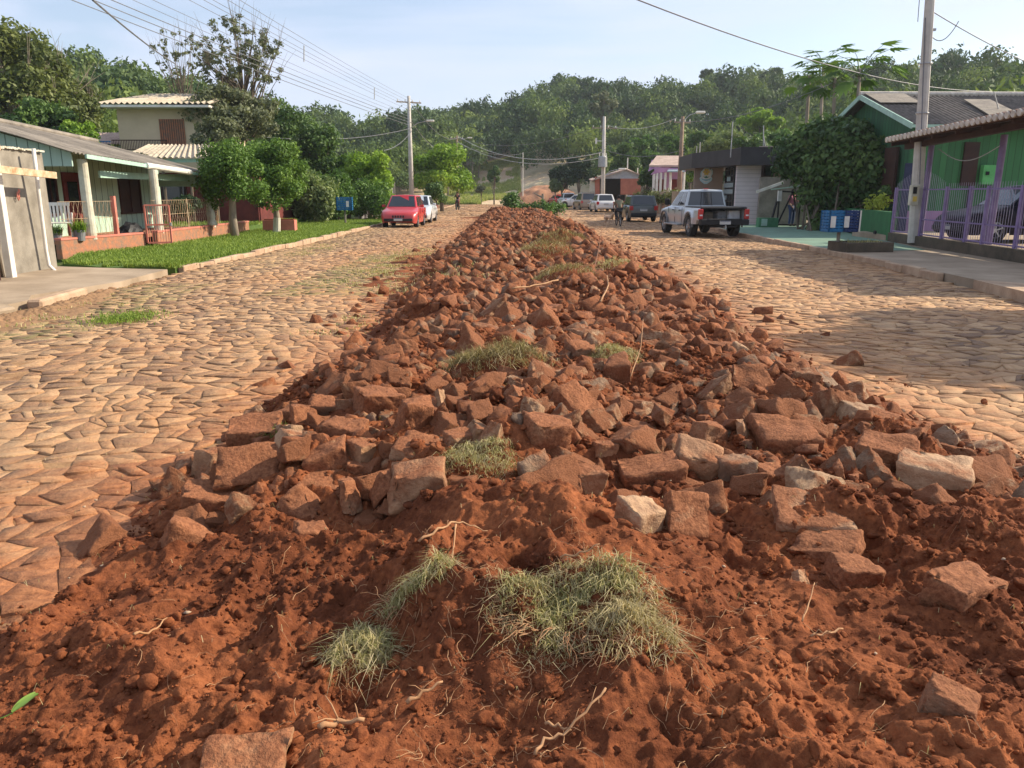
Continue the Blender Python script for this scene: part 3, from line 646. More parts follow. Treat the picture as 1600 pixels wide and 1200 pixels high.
def lawn():
    rng = np.random.default_rng(5); n = 90000
    y = 16+(46-16)*rng.random(n)**1.5; x = rng.uniform(-10.4, -5.8, n); k = inpoly(x, y, LAWN) & (fbm(x*1.3, y*1.3, 77, 3) > -.75+.9*np.clip((17.5-y), 0, 1)); x, y = x[k], y[k]
    V, F, T = blades(np.stack([x, y, np.full(len(x), .09)], 1), rng, .05, .13, .010, .7)
    # tufts creeping over the kerb and among the joints of the paving
    n = 9000; y2 = rng.uniform(16, 46, n); x2 = kl(y2)-.16+rng.normal(0, .06, n)
    k = fbm(y2*.8, y2*0+1, 8, 3) > .18; V2, F2, T2 = blades(np.stack([x2[k], y2[k], np.full(k.sum(), .08)], 1), rng, .04, .10, .009, .9)
    n = 2200; a = rng.uniform(0, 6.28, n); rr = np.abs(rng.normal(0, .17, n)); g_ = G(195, 497); x3 = g_.x+rr*np.cos(a)*1.3; y3 = g_.y+rr*np.sin(a)*1.8
    V3, F3, T3 = blades(np.stack([x3, y3, np.full(n, 0.)], 1), rng, .02, .06, .006, .9)
    n = 14000; y4 = rng.uniform(28.2, 40, n); x4 = rng.uniform(-20, -10, n); V4, F4, T4 = blades(np.stack([x4, y4, np.full(n, .29)], 1), rng, .06, .16, .016, .7)
    V = np.concatenate([V, V2, V3, V4]); o1 = len(T); F = np.concatenate([F, F2+o1, F3+o1+len(T2), F4+o1+len(T2)+len(T3)])
    tag(npmesh('lawn_grass', V, F, M['grass'], tint=np.concatenate([T, T2, T3, T4])), 'bright green mown grass on the left verge', 'grass', kind='stuff')
    # sparse weeds in paving joints, left lane
    P = []
    for cx_, cy_, rx_, ry_, q in ((-2.6, 16.5, 1.1, 3.5, 5200), (-5.6, 11, .8, 2, 1500), (-5.3, 22, .5, 5, 1600), (-2.2, 21, .9, 3, 1700), (-1.9, 9.6, .5, 1.2, 800)):
        x = rng.normal(cx_, rx_*.5, q); y = rng.normal(cy_, ry_*.5, q); k = fbm(x*1.6, y*1.6, 88, 3) > .05; P.append(np.stack([x[k], y[k], np.full(k.sum(), -.01)], 1))
    P = np.concatenate(P); V, F, T = blades(P, rng, .02, .06, .007, 1.0)
    tag(npmesh('joint_weeds', V, F, M['strawgreen'], tint=T), 'thin weeds growing in the paving joints', 'weeds', kind='stuff')
lawn()
def kerb_dirt():
    xs = np.linspace(-8.2, -5.3, 190); ys = np.linspace(8.2, 14.6, 380); X, Y = np.meshgrid(xs, ys); c = -6.35+.12*np.sin(Y*1.3); d = np.abs(X-c)
    Z = .045*np.exp(-(d/.28)**2)*(1+.9*fbm(X*1.8, Y*1.8, 301, 3))+.030*fbm(X*7, Y*7, 302, 4)*np.exp(-(d/.5)**2)+.03*np.clip(1-worley(X*14, Y*14, 303)*1.5, 0, 1)*np.exp(-(d/.35)**2)-.022-.05*np.clip((d-.45)*2, 0, 1)-.04*np.clip(np.abs(Y-10.2)-1.6, 0, 1)
    i = np.arange(379)[:, None]*190+np.arange(189)[None]; F = np.stack([i, i+1, i+191, i+190], -1).reshape(-1, 4)
    tag(npmesh('red_soil', np.stack([X, Y, Z], -1).reshape(-1, 3), F, M['ground'], smooth=True), kind='structure')
kerb_dirt()
# meadow at the end of the road
def meadow():
    rng = np.random.default_rng(15); n = 60000; s = rng.uniform(-.10, .02, n); y = 119+60*rng.random(n)**1.3; x = s*y+1; k = fbm(x*.15, y*.08, 6, 4) > -.05; x, y = x[k], y[k]
    V, F, T = blades(np.stack([x, y, terr(x, y)], 1), rng, .25, .7, .05, .8)
    tag(npmesh('meadow_grass', V, F, M['meadow'], tint=T), 'tall pale grass on the slope at the end of the road', 'grass', kind='stuff')
M['meadow'] = leafmat('meadow_grass_blades', (.16, .24, .04), (.34, .40, .10), (.52, .48, .22), .3, .8, .07)
meadow()
# ================================================================ rubble
def rock(seed, dims, kind='block', fine=True, jit=.22, cuts=3):
    rng = random.Random(seed); bm = bmesh.new(); X, Y, Z = dims[0]/2, dims[1]/2, dims[2]/2
    if kind == 'wedge':
        base = [(-X, -Y, -Z), (X, -Y, -Z), (X, Y, -Z), (-X, Y, -Z), (-X*.55, -Y*.5, Z), (-X*.3, Y*.6, Z*.9), (X*.15, 0, Z*.2)]
    elif kind == 'slab':
        base = [(-X, -Y*.8, -Z), (X*.8, -Y, -Z), (X, Y*.9, -Z), (-X*.8, Y, -Z), (-X, -Y*.9, Z), (X*.9, -Y*.9, Z), (X*.95, Y, Z), (-X*.9, Y*.9, Z)]
    else:
        base = [(sx*X, sy*Y, sz*Z) for sx in (-1, 1) for sy in (-1, 1) for sz in (-1, 1)]
        for _ in range(cuts):
            a = rng.uniform(0, 6.28); base.append((X*1.05*math.cos(a), Y*1.05*math.sin(a), rng.uniform(-Z, Z)*.7))
    m = min(dims)
    pts = [Vector((p[0]+rng.uniform(-jit, jit)*X*1.3, p[1]+rng.uniform(-jit, jit)*Y*1.3, p[2]+rng.uniform(-jit, jit)*Z*1.3)) for p in base]
    for p in pts: bm.verts.new(p)
    r = bmesh.ops.convex_hull(bm, input=bm.verts)
    bmesh.ops.delete(bm, geom=list({g for g in r['geom_interior']+r['geom_unused'] if isinstance(g, bmesh.types.BMVert)}), context='VERTS')
    bmesh.ops.dissolve_limit(bm, angle_limit=.20, verts=bm.verts, edges=bm.edges)
    bmesh.ops.bevel(bm, geom=list(bm.edges), offset=m*(.035 if fine else .05), segments=1, affect='EDGES', clamp_overlap=True)
    bmesh.ops.triangulate(bm, faces=bm.faces)
    if fine:
        for _ in range(3):
            es = [e for e in bm.edges if e.calc_length() > max(dims)*.10]
            if es: bmesh.ops.subdivide_edges(bm, edges=es, cuts=1)
            bmesh.ops.triangulate(bm, faces=bm.faces)
        bm.normal_update(); o = Vector((seed*3.1, seed*1.7, 0)); k = 1/max(dims)
        for v in bm.verts:
            p = v.co*k*3+o; v.co += v.normal*((noise_f(p)*.06+noise_f(p*2.7)*.036+noise_f(p*8)*.013)*max(dims))
    me = bpy.data.meshes.new('rock'); bm.to_mesh(me); bm.free()
    me.polygons.foreach_set('use_smooth', [fine]*len(me.polygons)); return me
from mathutils import noise as _mn
def noise_f(p): return _mn.noise(p)
SPEC = [  # px, py(base centre), width px, height px, kind, material, yaw, tilt x, tilt y, label
 (285, 868, 100, 82, 'wedge', 'tan', .5, .1, -.15, 'wedge-shaped stone with a grey-tan left face standing at the near left tip of the rubble'),
 (385, 772, 92, 88, 'slab', 'red', .35, .75, .1, 'largest squared red block leaning on the left flank above the pointed wedge stone'),
 (325, 808, 82, 45, 'block', 'red', .2, .1, .2, 'low red stone between the big leaning block and the pointed wedge stone'),
 (330, 745, 45, 50, 'block', 'red', 1.1, .1, .3, 'narrow red stone propped against the left side of the big leaning block'),
 (392, 694, 82, 38, 'block', 'red', .1, .2, 0, 'soil-coated stone lying directly behind the big leaning block'),
 (472, 812, 92, 50, 'wedge', 'tan', -.4, .25, .15, 'pale tan pointed stone lying on the soil in front of the flat pinkish one'),
 (492, 770, 100, 30, 'slab', 'grey', .1, .25, .1, 'flat pinkish-grey slab just behind the pale pointed stone'),
 (547, 798, 40, 60, 'slab', 'tan', 1.2, 1.2, .3, 'thin pale fin of stone standing on edge right of the flat pinkish slab'),
 (606, 782, 38, 52, 'block', 'grey', .8, .6, .2, 'small grey stone with a white edge beside the thin upright fin'),
 (462, 712, 58, 42, 'block', 'tan', .5, .1, .3, 'tan-topped dark stone right of the big leaning block'),
 (510, 740, 66, 46, 'block', 'red', .2, .2, -.3, 'red stone with a white streak behind the flat pinkish slab'),
 (570, 722, 55, 40, 'block', 'red', .9, .1, .1, 'rounded soil-caked stone above the thin upright fin'),
 (474, 672, 42, 48, 'slab', 'grey', .7, 1.0, .2, 'grey-brown plate stone on edge at the left margin above the tan-topped stone'),
 (500, 655, 42, 42, 'block', 'grey', .3, .5, .2, 'brown stone leaning on the grey-brown edge plate at the left margin'),
 (645, 678, 52, 62, 'block', 'red', .6, .3, .2, 'tall chunky red stone on the left shoulder of the heap'),
 (690, 648, 22, 50, 'slab', 'tan', 1.3, 1.3, .1, 'slim upright sliver beside the tall chunky red stone'),
 (540, 692, 70, 38, 'block', 'red', -.2, .2, .1, 'broad red stone in front of the tall chunky red stone'),
 (586, 650, 70, 45, 'block', 'red', .4, .1, .1, 'big dusty boulder above the broad red stone on the left shoulder'),
 (658, 722, 94, 36, 'slab', 'tan', -.25, .25, .15, 'long tan slab lying across the blocky stone on the left of the heap'),
 (655, 784, 98, 58, 'block', 'red', .05, .1, 0, 'blocky brown stone supporting the long tan slab'),
 (716, 706, 46, 36, 'block', 'tan', .6, .2, .1, 'tan cube-like stone right of the long tan slab'),
 (757, 648, 48, 22, 'slab', 'tan', .1, .1, 0, 'flat tan slip of stone near the dark root clump'),
 (806, 634, 38, 38, 'slab', 'tan', .9, .7, .4, 'bright tan plate tilted up right of the dark root clump'),
 (776, 690, 46, 45, 'wedge', 'tan', 1.0, .3, .2, 'pointed stone with a tan edge behind the grassy sod'),
 (833, 755, 56, 58, 'slab', 'grey', .5, .8, -.2, 'round-topped brown slab behind the soil lump in the middle'),
 (853, 700, 78, 58, 'block', 'red', .3, .2, .2, 'ridged red stone in the middle of the heap above the brown slab'),
 (905, 655, 108, 62, 'wedge', 'red', -.5, .2, .1, 'longest steep red boulder high in the middle of the heap'),
 (945, 728, 44, 44, 'block', 'red', .2, .1, .1, 'squarish stone just below the steep red boulder'),
 (918, 772, 54, 52, 'block', 'red', .1, .1, 0, 'soil-smeared squared stone in the centre of the heap'),
 (1002, 835, 68, 58, 'block', 'tan', .7, .2, .15, 'sunlit tan stone with a dark patch, left of the lone pair at soil edge'),
 (1074, 838, 74, 72, 'slab', 'tan', .35, 1.0, .15, 'bright striped plate standing upright, right one of the lone pair at the soil edge'),
 (1022, 765, 94, 48, 'block', 'red', .1, .2, -.1, 'wide dusty stone with a white scratch behind the lone pair'),
 (1086, 752, 72, 60, 'block', 'red', -.2, .3, .2, 'tall pale-topped stone behind the bright upright plate'),
 (1150, 762, 64, 55, 'block', 'grey', .1, .15, 0, 'square-faced brown stone on the right half of the heap'),
 (1208, 766, 52, 36, 'block', 'red', .4, .1, .2, 'low stone right of the square-faced brown one'),
 (1264, 758, 80, 58, 'wedge', 'grey', .3, .25, .1, 'grey-brown boulder with a chipped light corner on the right half of the heap'),
 (1316, 770, 30, 54, 'slab', 'red', 1.2, 1.2, .1, 'narrow stone on end beside the grey-brown boulder'),
 (1230, 712, 90, 52, 'block', 'red', -.1, .3, .1, 'large red stone behind the grey-brown boulder'),
 (1106, 700, 50, 46, 'block', 'red', .5, .1, .2, 'compact stone left of the slim upright plate on the right side'),
 (1164, 700, 30, 52, 'slab', 'red', 1.0, 1.2, .2, 'slim upright plate left of the large red stone'),
 (1270, 832, 112, 42, 'slab', 'tan', -.2, .3, .1, 'long pale slab half buried at the right front of the heap'),
 (1474, 772, 106, 62, 'slab', 'tan', -.45, .15, .12, 'big elongated block with a bright end face at the right margin'),
 (1492, 706, 58, 42, 'wedge', 'grey', .6, .2, .1, 'brown wedge behind the big elongated block at the right margin'),
 (1412, 690, 88, 30, 'slab', 'tan', -.5, .15, .2, 'flat sunlit slab left of the brown wedge at the right margin'),
 (1275, 658, 60, 36, 'wedge', 'grey', .2, .3, .1, 'triangular grey stone above the large red stone on the right'),
 (1176, 612, 62, 44, 'slab', 'grey', .1, .9, .1, 'steep grey triangular plate high on the right side'),
 (1322, 612, 50, 32, 'wedge', 'grey', -.3, .3, .2, 'small isolated grey wedge on the right margin'),
 (1508, 972, 92, 66, 'block', 'tan', .5, .15, .1, 'lone boulder with a shiny face in the soil at the right edge'),
 (1252, 922, 30, 36, 'slab', 'tan', .8, 1.1, .2, 'small pale chip poking out of the soil on the right'),
 (1335, 912, 62, 36, 'block', 'red', .2, .1, .1, 'half-buried stone right of the small pale chip'),
 (1492, 1128, 60, 44, 'block', 'grey', -.6, .1, .2, 'smooth half-buried stone low at the right edge of the soil'),
 (372, 1240, 118, 44, 'block', 'red', .1, .2, .1, 'broad reddish stone buried in the soil at the bottom left'),
 (555, 745, 32, 24, 'block', 'red', .1, .2, .2, 'small red stone squeezed between the fin and the soil-caked stone'),
 (483, 852, 52, 30, 'block', 'red', .4, .1, .1, 'small red clod-like stone in the soil below the pale pointed stone'),
 (905, 560, 42, 30, 'block', 'grey', .5, .4, .1, 'whitish-grey stone in the middle distance of the heap'),
 (860, 512, 60, 44, 'wedge', 'red', .2, .3, .2, 'orange peaked stone on the crest of the heap'),
 (1300, 878, 90, 40, 'slab', 'grey', -.5, .15, -.1, 'dark flat stone under the long pale slab on the right'),
 (1395, 730, 80, 40, 'block', 'red', -.4, .2, .1, 'dusty stone left of the big elongated block'),
]
HAND = []; OCC = []
def put(me, p, rot, mat, s=1):
    o = bpy.data.objects.new('rubble_stone', me); COL.objects.link(o); o.location = p; o.rotation_euler = rot; o.scale = (s, s, s); o['category'] = 'stone'; return o
def rubble():
    mats = {'red': M['rock_red'], 'tan': M['rock_tan'], 'grey': M['rock_grey']}
    for i, (px, py, wp, hp, kind, mt, yaw, tx, ty, lab) in enumerate(SPEC):
        p = hit(px, py); dist = (p-Vector((0, 0, EYE))).length; k = dist/FPX
        w_ = wp*k; h_ = hp*k
        if kind == 'slab' and tx > .9: dims = (w_*.95, h_*.95, w_*.35 if w_ < h_ else w_*.32)
        elif kind == 'slab': dims = (w_*.95, w_*.75, max(h_*.6, w_*.25))
        else: dims = (w_*.92, w_*.72, h_*.95)
        me = rock(100+i, dims, kind, jit=.17); me.materials.append(mats[mt])
        q = Vector(p); q.z += h_*.30; q.y += w_*.22
        rot = (tx, ty, yaw)
        o = put(me, q, rot, None); o['label'] = lab; HAND.append(o); OCC.append((q.x, q.y, q.z, w_*.46))
    # the rest: shared shapes, denser where the pile is stony
    rng = random.Random(9); protos = []
    for i in range(22):
        d = (1, rng.uniform(.62, .95), rng.uniform(.42, .8)); kd = rng.choice(['block', 'block', 'block', 'wedge', 'slab'])
        me = rock(300+i, d, kd, jit=.34); mt = ['red', 'red', 'red', 'tan', 'grey', 'red', 'grey'][i % 7]; me.materials.append(mats[mt]); protos.append((me, mt))
    lows = []
    for i in range(14):
        me = rock(400+i, (1, rng.uniform(.62, .95), rng.uniform(.42, .8)), rng.choice(['block', 'wedge']), fine=False, jit=.28)
        V = np.array([v.co[:] for v in me.vertices]); F = np.array([p.vertices[:] for p in me.polygons]); lows.append((V, F)); bpy.data.meshes.remove(me)
    cand = []; cells = {}
    for (x, y, z, r) in OCC: cells.setdefault((int(x/.5), int(y/.5)), []).append((x, y, z, r))
    def free(x, y, z, r, f):
        cx, cy = int(x/.5), int(y/.5)
        for i in range(cx-2, cx+3):
            for j in range(cy-2, cy+3):
                for (a, b, c, q) in cells.get((i, j), ()):
                    if (a-x)**2+(b-y)**2+((c-z)*1.2)**2 < (f*(q+r))**2: return False
        return True
    band = lerp1(([0, 3.3, 3.9, 7, 57], [0, .12, 1, 1, 1]))
    tries = 0; turf = [hit(a, b) for a, b in ((760, 730), (775, 585), (885, 440), (865, 412), (1000, 560), (960, 430), (900, 385))]
    for layer, n, f, lift in ((0, 30000, .80, -.18), (1, 14000, .86, .32)):
        for _ in range(n):
            u = rng.random(); y = 3.3+(56-3.3)*(u**1.6); x = rng.uniform(-2.5, 4.4)
            lx = fL(y); rx = fR(y); e = min(x-lx, rx-x)
            if e < (-.15 if layer == 0 else .35+.25*layer): continue
            if e < .25 and rng.random() < .55: continue
            if layer == 0 and e < .2 and rng.random() < .16 and 6 < y < 26: x += (-1 if x < .8 else 1)*rng.uniform(.1, .9)
            bare_ = math.sin(x*2.1+y*.9)+math.sin(y*1.7-x*1.3+2)+math.sin(x*4.3+y*2.9)*.6
            if bare_ > 1.25 and y > 5 and rng.random() < .85: continue
            if rng.random() > band(y-(.35*math.sin(x*3)+.25*math.sin(x*7+1))): continue
            # long, soil-rich stretch on the left shoulder around the turf clumps
            if any((x-t.x)**2+(y-t.y)**2 < (.12+.018*t.y)**2 for t in turf): continue
            r = rng.choice([.03, .045, .055, .065, .08, .095, .115])*rng.uniform(.85, 1.15)*(.85 if e < .3 else 1)
            z = mz(x, y)
            zz = max(z, 0)+r*(lift+min(.35, max(0, (y-6)*.05)))
            if not free(x, y, zz, r, f): continue
            cells.setdefault((int(x/.5), int(y/.5)), []).append((x, y, zz, r)); cand.append((x, y, zz, r, e))
    cand.sort(key=lambda c: (c[1]+.0)/(c[3]))
    near = cand[:298-len(SPEC)]; rest = cand[len(near):]
    for (x, y, z, r, e) in near:
        me, mt = rng.choice(protos)
        o = put(me, (x, y, z), (rng.uniform(-.7, .7), rng.uniform(-.7, .7), rng.uniform(0, 6.28)), None, r*2.15)
        side = 'on the left flank' if x < .0 else ('on the right flank' if x > 1.9 else 'on the crest')
        col = {'red': 'red soil-coated', 'tan': 'tan-faced', 'grey': 'grey-brown'}[mt]
        size = 'large' if r > .095 else ('fist-sized' if r < .065 else 'medium')
        o['label'] = '%s %s rough stone lying loose %s of the rubble heap' % (size, col, side)
        o['group'] = '%s %s stones %s of the rubble heap' % (size, col, side)
    for o in HAND: o['group'] = 'stones of the rubble heap'
    Vs = []; Fs = []; b = 0; T = []; mi = []
    for (x, y, z, r, e) in rest:
        V, F = lows[rng.randrange(len(lows))]
        m = np.array(Euler((rng.uniform(-.9, .9), rng.uniform(-.9, .9), rng.uniform(0, 6.28))).to_matrix())
        Vs.append(V@m.T*r*2.15+np.array([x, y, z])); Fs.append(F+b); b += len(V); mi.append(np.full(len(F), rng.choice([0, 0, 0, 0, 1, 2, 2, 0])))
    o = npmesh('rubble_stones', np.concatenate(Vs), np.concatenate(Fs), [M['rock_red_far'], M['rock_tan_far'], M['rock_grey_far']], midx=np.concatenate(mi))
    tag(o, 'countless small dusty red and brown stones along the far length of the heap', 'rubble', kind='stuff')
    print('stones', len(near), len(rest))
def rock_far(name, base, base2):
    m, n, l, b = newmat(name); g = n.new('ShaderNodeNewGeometry'); P = g.outputs['Position']
    f = noise_node(n, l, P, 4.5, 7, .7); f2 = noise_node(n, l, P, 22, 6, .7); sx = n.new('ShaderNodeSeparateXYZ'); l.new(g.outputs['Normal'], sx.inputs[0])
    k = ramp(n, l, mathn(n, l, 'ADD', f, mathn(n, l, 'MULTIPLY', sx.outputs[2], .08)), [(.46, (0, 0, 0)), (.58, (1, 1, 1))])
    l.new(mix(n, l, k, ramp(n, l, f2, [(.35, base2), (.65, base)]), ramp(n, l, f2, [(.35, (.15, .048, .02)), (.65, (.31, .115, .045))])), b.inputs['Base Color'])
    b.inputs['Roughness'].default_value = .85; b.inputs['Specular IOR Level'].default_value = .2; l.new(bumpn(n, l, f2, .7, .03), b.inputs['Normal']); return m
M['rock_red_far'] = rock_far('far_red_rock', (.28, .115, .055), (.12, .045, .024)); M['rock_tan_far'] = rock_far('far_tan_rock', (.42, .25, .14), (.22, .115, .06)); M['rock_grey_far'] = rock_far('far_grey_rock', (.24, .155, .10), (.12, .072, .046))
rubble()
# ---- loose clods and crumbs of soil
def clods():
    rng = np.random.default_rng(3); bm = bmesh.new(); bmesh.ops.create_icosphere(bm, subdivisions=2, radius=1)
    V0 = np.array([v.co[:] for v in bm.verts]); F0 = np.array([[v.index for v in f.verts] for f in bm.faces]); bm.free()
    bm = bmesh.new(); bmesh.ops.create_icosphere(bm, subdivisions=1, radius=1)
    V1 = np.array([v.co[:] for v in bm.verts]); F1 = np.array([[v.index for v in f.verts] for f in bm.faces]); bm.free()
    def scat(n, y0, y1, pw, rmin, rmax, V, F, amp, pxw=6):
        y = y0+(y1-y0)*rng.random(n)**pw; x = rng.uniform(-2.4, 4.6, n)
        k = (np.abs(x) < .8*y+.7); x, y = x[k], y[k]
        lx = np.interp(y, *ML); rx = np.interp(y, *MR); e = np.minimum(x-lx, rx-x)
        dens = fbm(x*2.4, y*2.4, 201, 3)+np.clip(e*2, -1.0, .35)*.8
        k = dens > rng.uniform(-.35, .55, len(x)); x, y = x[k], y[k]; n = len(x)
        r = rmin*(rmax/rmin)**(rng.random(n)**2.2)
        z = np.maximum(mound(x, y), -.002)+r*.15
        nv = len(V)
        sc = np.stack([rng.uniform(.75, 1.25, n), rng.uniform(.75, 1.25, n), rng.uniform(.55, 1.0, n)], 1)
        a = rng.uniform(0, 6.28, n); P = np.repeat(V[None], n, 0)
        for _ in range(6):
            q = rng.normal(0, 1, (n, 3)); q /= np.linalg.norm(q, axis=1)[:, None]; dd = rng.uniform(.35, .8, n); ex = np.maximum(0, np.einsum('nvk,nk->nv', P, q)-dd[:, None]); P = P-ex[..., None]*q[:, None]
        P = P*sc[:, None]*(1+amp*rng.normal(0, 1, (n, nv, 1)))
        c, s = np.cos(a)[:, None], np.sin(a)[:, None]
        Q = np.stack([P[..., 0]*c-P[..., 1]*s, P[..., 0]*s+P[..., 1]*c, P[..., 2]], -1)*r[:, None, None]+np.stack([x, y, z], 1)[:, None]
        return Q.reshape(-1, 3), (F[None]+(np.arange(n)*nv)[:, None, None]).reshape(-1, 3)
    A = scat(11000, 1.2, 6.5, 1.0, .009, .034, V0, F0, .06); B = scat(80000, 1.2, 6.5, 1.1, .003, .012, V1, F1, .12); C = scat(42000, 5, 45, 1.6, .010, .040, V1, F1, .12)
    bm = bmesh.new(); bmesh.ops.create_icosphere(bm, subdivisions=4, radius=1); V4 = np.array([v.co[:] for v in bm.verts]); F4 = np.array([[v.index for v in f.verts] for f in bm.faces])
    pr = []
    for q in range(7):
        r_ = np.array([1+.34*noise_f(Vector(v)*1.3+Vector((q*7, 0, 0)))+.30*noise_f(Vector(v)*3.1+Vector((0, q*7, 0)))+.24*noise_f(Vector(v)*7+Vector((0, 0, q)))+.12*noise_f(Vector(v)*15) for v in V4]); pr.append(V4*r_[:, None]*np.array([1, .85, .7]))
    bm.free(); Dv = []; Df = []; b0 = 0; spots = [(rng.uniform(-2, 4), rng.uniform(1.7, 4.3)) for _ in range(230)]+[(rng.uniform(-1.6, 2.9), rng.uniform(4.3, 8)) for _ in range(130)]
    for (x, y) in spots:
        if min(x-fL(y), fR(y)-x) < .05: continue
        s_ = rng.uniform(.018, .05)*(1 if y < 4.3 else 1.4); a = rng.uniform(0, 6.28); c_, q_ = math.cos(a), math.sin(a); P = pr[rng.integers(7)]*s_; P = np.stack([P[:, 0]*c_-P[:, 1]*q_, P[:, 0]*q_+P[:, 1]*c_, P[:, 2]], 1)+np.array([x, y, mz(x, y)-s_*.1]); Dv.append(P); Df.append(F4+b0); b0 += len(P)
    A = (np.concatenate([A[0]]+Dv), np.concatenate([A[1], np.concatenate(Df)+len(A[0])]))
    V = np.concatenate([A[0], B[0], C[0]]); F = np.concatenate([A[1], B[1]+len(A[0]), C[1]+len(A[0])+len(B[0])])
    tag(npmesh('soil_clods', V, F, M['soil']), 'crumbs and clods of red soil strewn over the heap', 'soil', kind='stuff')
    # small pale chips
    mbs = []; n = 170; y = rng.uniform(1.4, 9, n); x = rng.uniform(-3.2, 4.6, n); k = (np.abs(x) < .8*y+.6); x, y = x[k], y[k]; n = len(x)
    z = np.maximum(mound(x, y), 0)+.004; r = rng.uniform(.004, .013, n)*(1+(y > 4)*.6); P = V1[None]*np.stack([rng.uniform(.7, 1.5, n), rng.uniform(.7, 1.2, n), rng.uniform(.3, .7, n)], 1)[:, None]*(1+.2*rng.normal(0, 1, (n, len(V1), 1)))
    Q = P*r[:, None, None]+np.stack([x, y, z], 1)[:, None]
    tag(npmesh('stone_chips', Q.reshape(-1, 3), (F1[None]+(np.arange(n)*len(V1))[:, None, None]).reshape(-1, 3), M['chip']), 'tiny pale stone chips scattered on soil and paving', 'chips', kind='stuff')
M['chip'] = pm('pale_chips', (.42, .31, .21), (.28, .18, .11), 9, .8, .2)
clods()
# ---- grass tufts torn up with the soil
def tuft(px, py, rx, ry, n, hmin, hmax, mat, label, seed, wd=.0022, roots=60, lean=1.2, dome=.07, name='grass_tuft', group='grass tufts torn up in the heap'):
    rng = np.random.default_rng(seed); c = hit(px, py); a = rng.uniform(0, 2*math.pi, n); rr = rng.random(n)**.6
    x = c.x+rx*rr*np.cos(a); y = c.y+ry*rr*np.sin(a)
    k = fbm(x*13, y*13, seed, 3) > (.0 if n > 1100 else -9); x, y, rr = x[k], y[k], rr[k]
    zb = mound(x, y)+dome*np.sqrt(np.clip(1-rr**2, 0, 1))
    V, F, T = blades(np.stack([x, y, zb], 1), rng, hmin*.5, hmax*1.15, wd*.72, lean*1.5)
    if len(x) > 400:
        q = rng.choice(len(x), len(x)//6); a2 = rng.uniform(0, 6.28, len(q)); V2, F2, T2 = blades(np.stack([x[q]+rx*.12*np.cos(a2), y[q]+ry*.12*np.sin(a2), zb[q]], 1), rng, hmax*.7, hmax*(1.7 if n > 1500 else 1.3), wd*.6, lean*1.3); F = np.concatenate([F, F2+len(V)]); V = np.concatenate([V, V2]); T = np.concatenate([T, T2*.4+.6])
    t = thing(name, label, 'grass', (c.x, c.y, c.z), group=group)
    npmesh('blades', V-np.array(c), F, mat, t, tint=T)
    if roots > 20:
        m2 = n//3; a = rng.uniform(0, 2*math.pi, m2); r2 = rng.uniform(.45, 1.22, m2); x = c.x+rx*r2*np.cos(a); y = c.y+ry*r2*np.sin(a)
        V2, F2, T2 = blades(np.stack([x, y, mound(x, y)+dome*np.sqrt(np.clip(1-r2**2, 0, 1))+.003], 1), rng, hmin*.6, hmax*1.3, wd*.7, lean*2.0); npmesh('dry_blades', V2-np.array(c), F2, M['straw'], t, tint=T2)
    if dome > .03:      # the sod that carries the grass
        u = np.linspace(0, 1, 22); v = np.linspace(0, 2*math.pi, 49)[:-1]; U, Vv = np.meshgrid(u, v, indexing='ij')
        X = c.x+rx*U*np.cos(Vv)*.98; Y = c.y+ry*U*np.sin(Vv)*.98; Z = mound(X, Y)+dome*np.sqrt(np.clip(1-U**2, 0, 1))-.012+.02*fbm(X*18, Y*18, 7, 3)
        P = np.stack([X, Y, Z], -1).reshape(-1, 3)-np.array(c); m = 48
        i = np.arange(21)[:, None]*m+np.arange(m)[None]; j = np.arange(21)[:, None]*m+(np.arange(m)+1)[None] % m
        npmesh('sod', P, np.stack([i, j, j+m, i+m], -1).reshape(-1, 4), M['soil'], t, smooth=True)
    if roots:
        mb = MB(); r = random.Random(seed)
        for _ in range(roots):
            an = r.uniform(0, 6.28); q = r.uniform(.6, 1.0); p = Vector((rx*q*math.cos(an), ry*q*math.sin(an), 0)); d = Vector((math.cos(an), math.sin(an), r.uniform(-.2, .7)))
            pts = []; 
            for s in range(6):
                z = mz(c.x+p.x, c.y+p.y)-c.z+.006
                pts.append(Vector((p.x, p.y, max(p.z, z)))); p = p+d*r.uniform(.012, .028); d = (d+Vector((r.uniform(-.6, .6), r.uniform(-.6, .6), r.uniform(-.7, .3)))).normalized()
            mb.tube(pts, [.0016, .0014, .0012, .001, .0008, .0005], 4, False)
        mb.build('roots', M['root'], t)
    return t
tuft(905, 960, .25, .15, 4200, .014, .040, M['strawgreen'], 'largest straw and green grass tuft in the near middle of the soil', 1, roots=110, dome=.035)
tuft(985, 1005, .14, .10, 1300, .02, .055, M['straw'], 'dry ragged end of grass right of the largest tuft', 2, roots=40, dome=.03)
tuft(655, 945, .12, .05, 700, .02, .045, M['strawgreen'], 'fringe of greenish grass behind the rounded soil lump', 3, roots=25, dome=.035)
tuft(562, 1035, .10, .085, 1200, .02, .055, M['strawgreen'], 'shaded drooping grass clump left of the rounded soil lump', 4, roots=30, dome=.03)
tuft(750, 728, .17, .11, 1000, .015, .04, M['strawgreen'], 'short grass on a sod in the middle left of the heap', 5, roots=25, dome=.05)
tuft(775, 590, .34, .20, 2600, .02, .07, M['turfbrown'], 'dark hairy root clump with dry grass on the crest', 6, roots=220, dome=.17, wd=.003)
tuft(960, 570, .2, .16, 700, .02, .055, M['strawgreen'], 'dry turf patch between stones right of the crest', 7, roots=40, dome=.08, wd=.003)
tuft(880, 440, .45, .5, 1200, .03, .09, M['turfbrown'], 'broad dry grass sod further up the crest', 8, roots=60, dome=.22, wd=.005)
tuft(850, 408, .6, .7, 1600, .04, .11, M['turfbrown'], 'brown turf mound with dry grass near the narrow part of the heap', 9, roots=60, dome=.30, wd=.006)
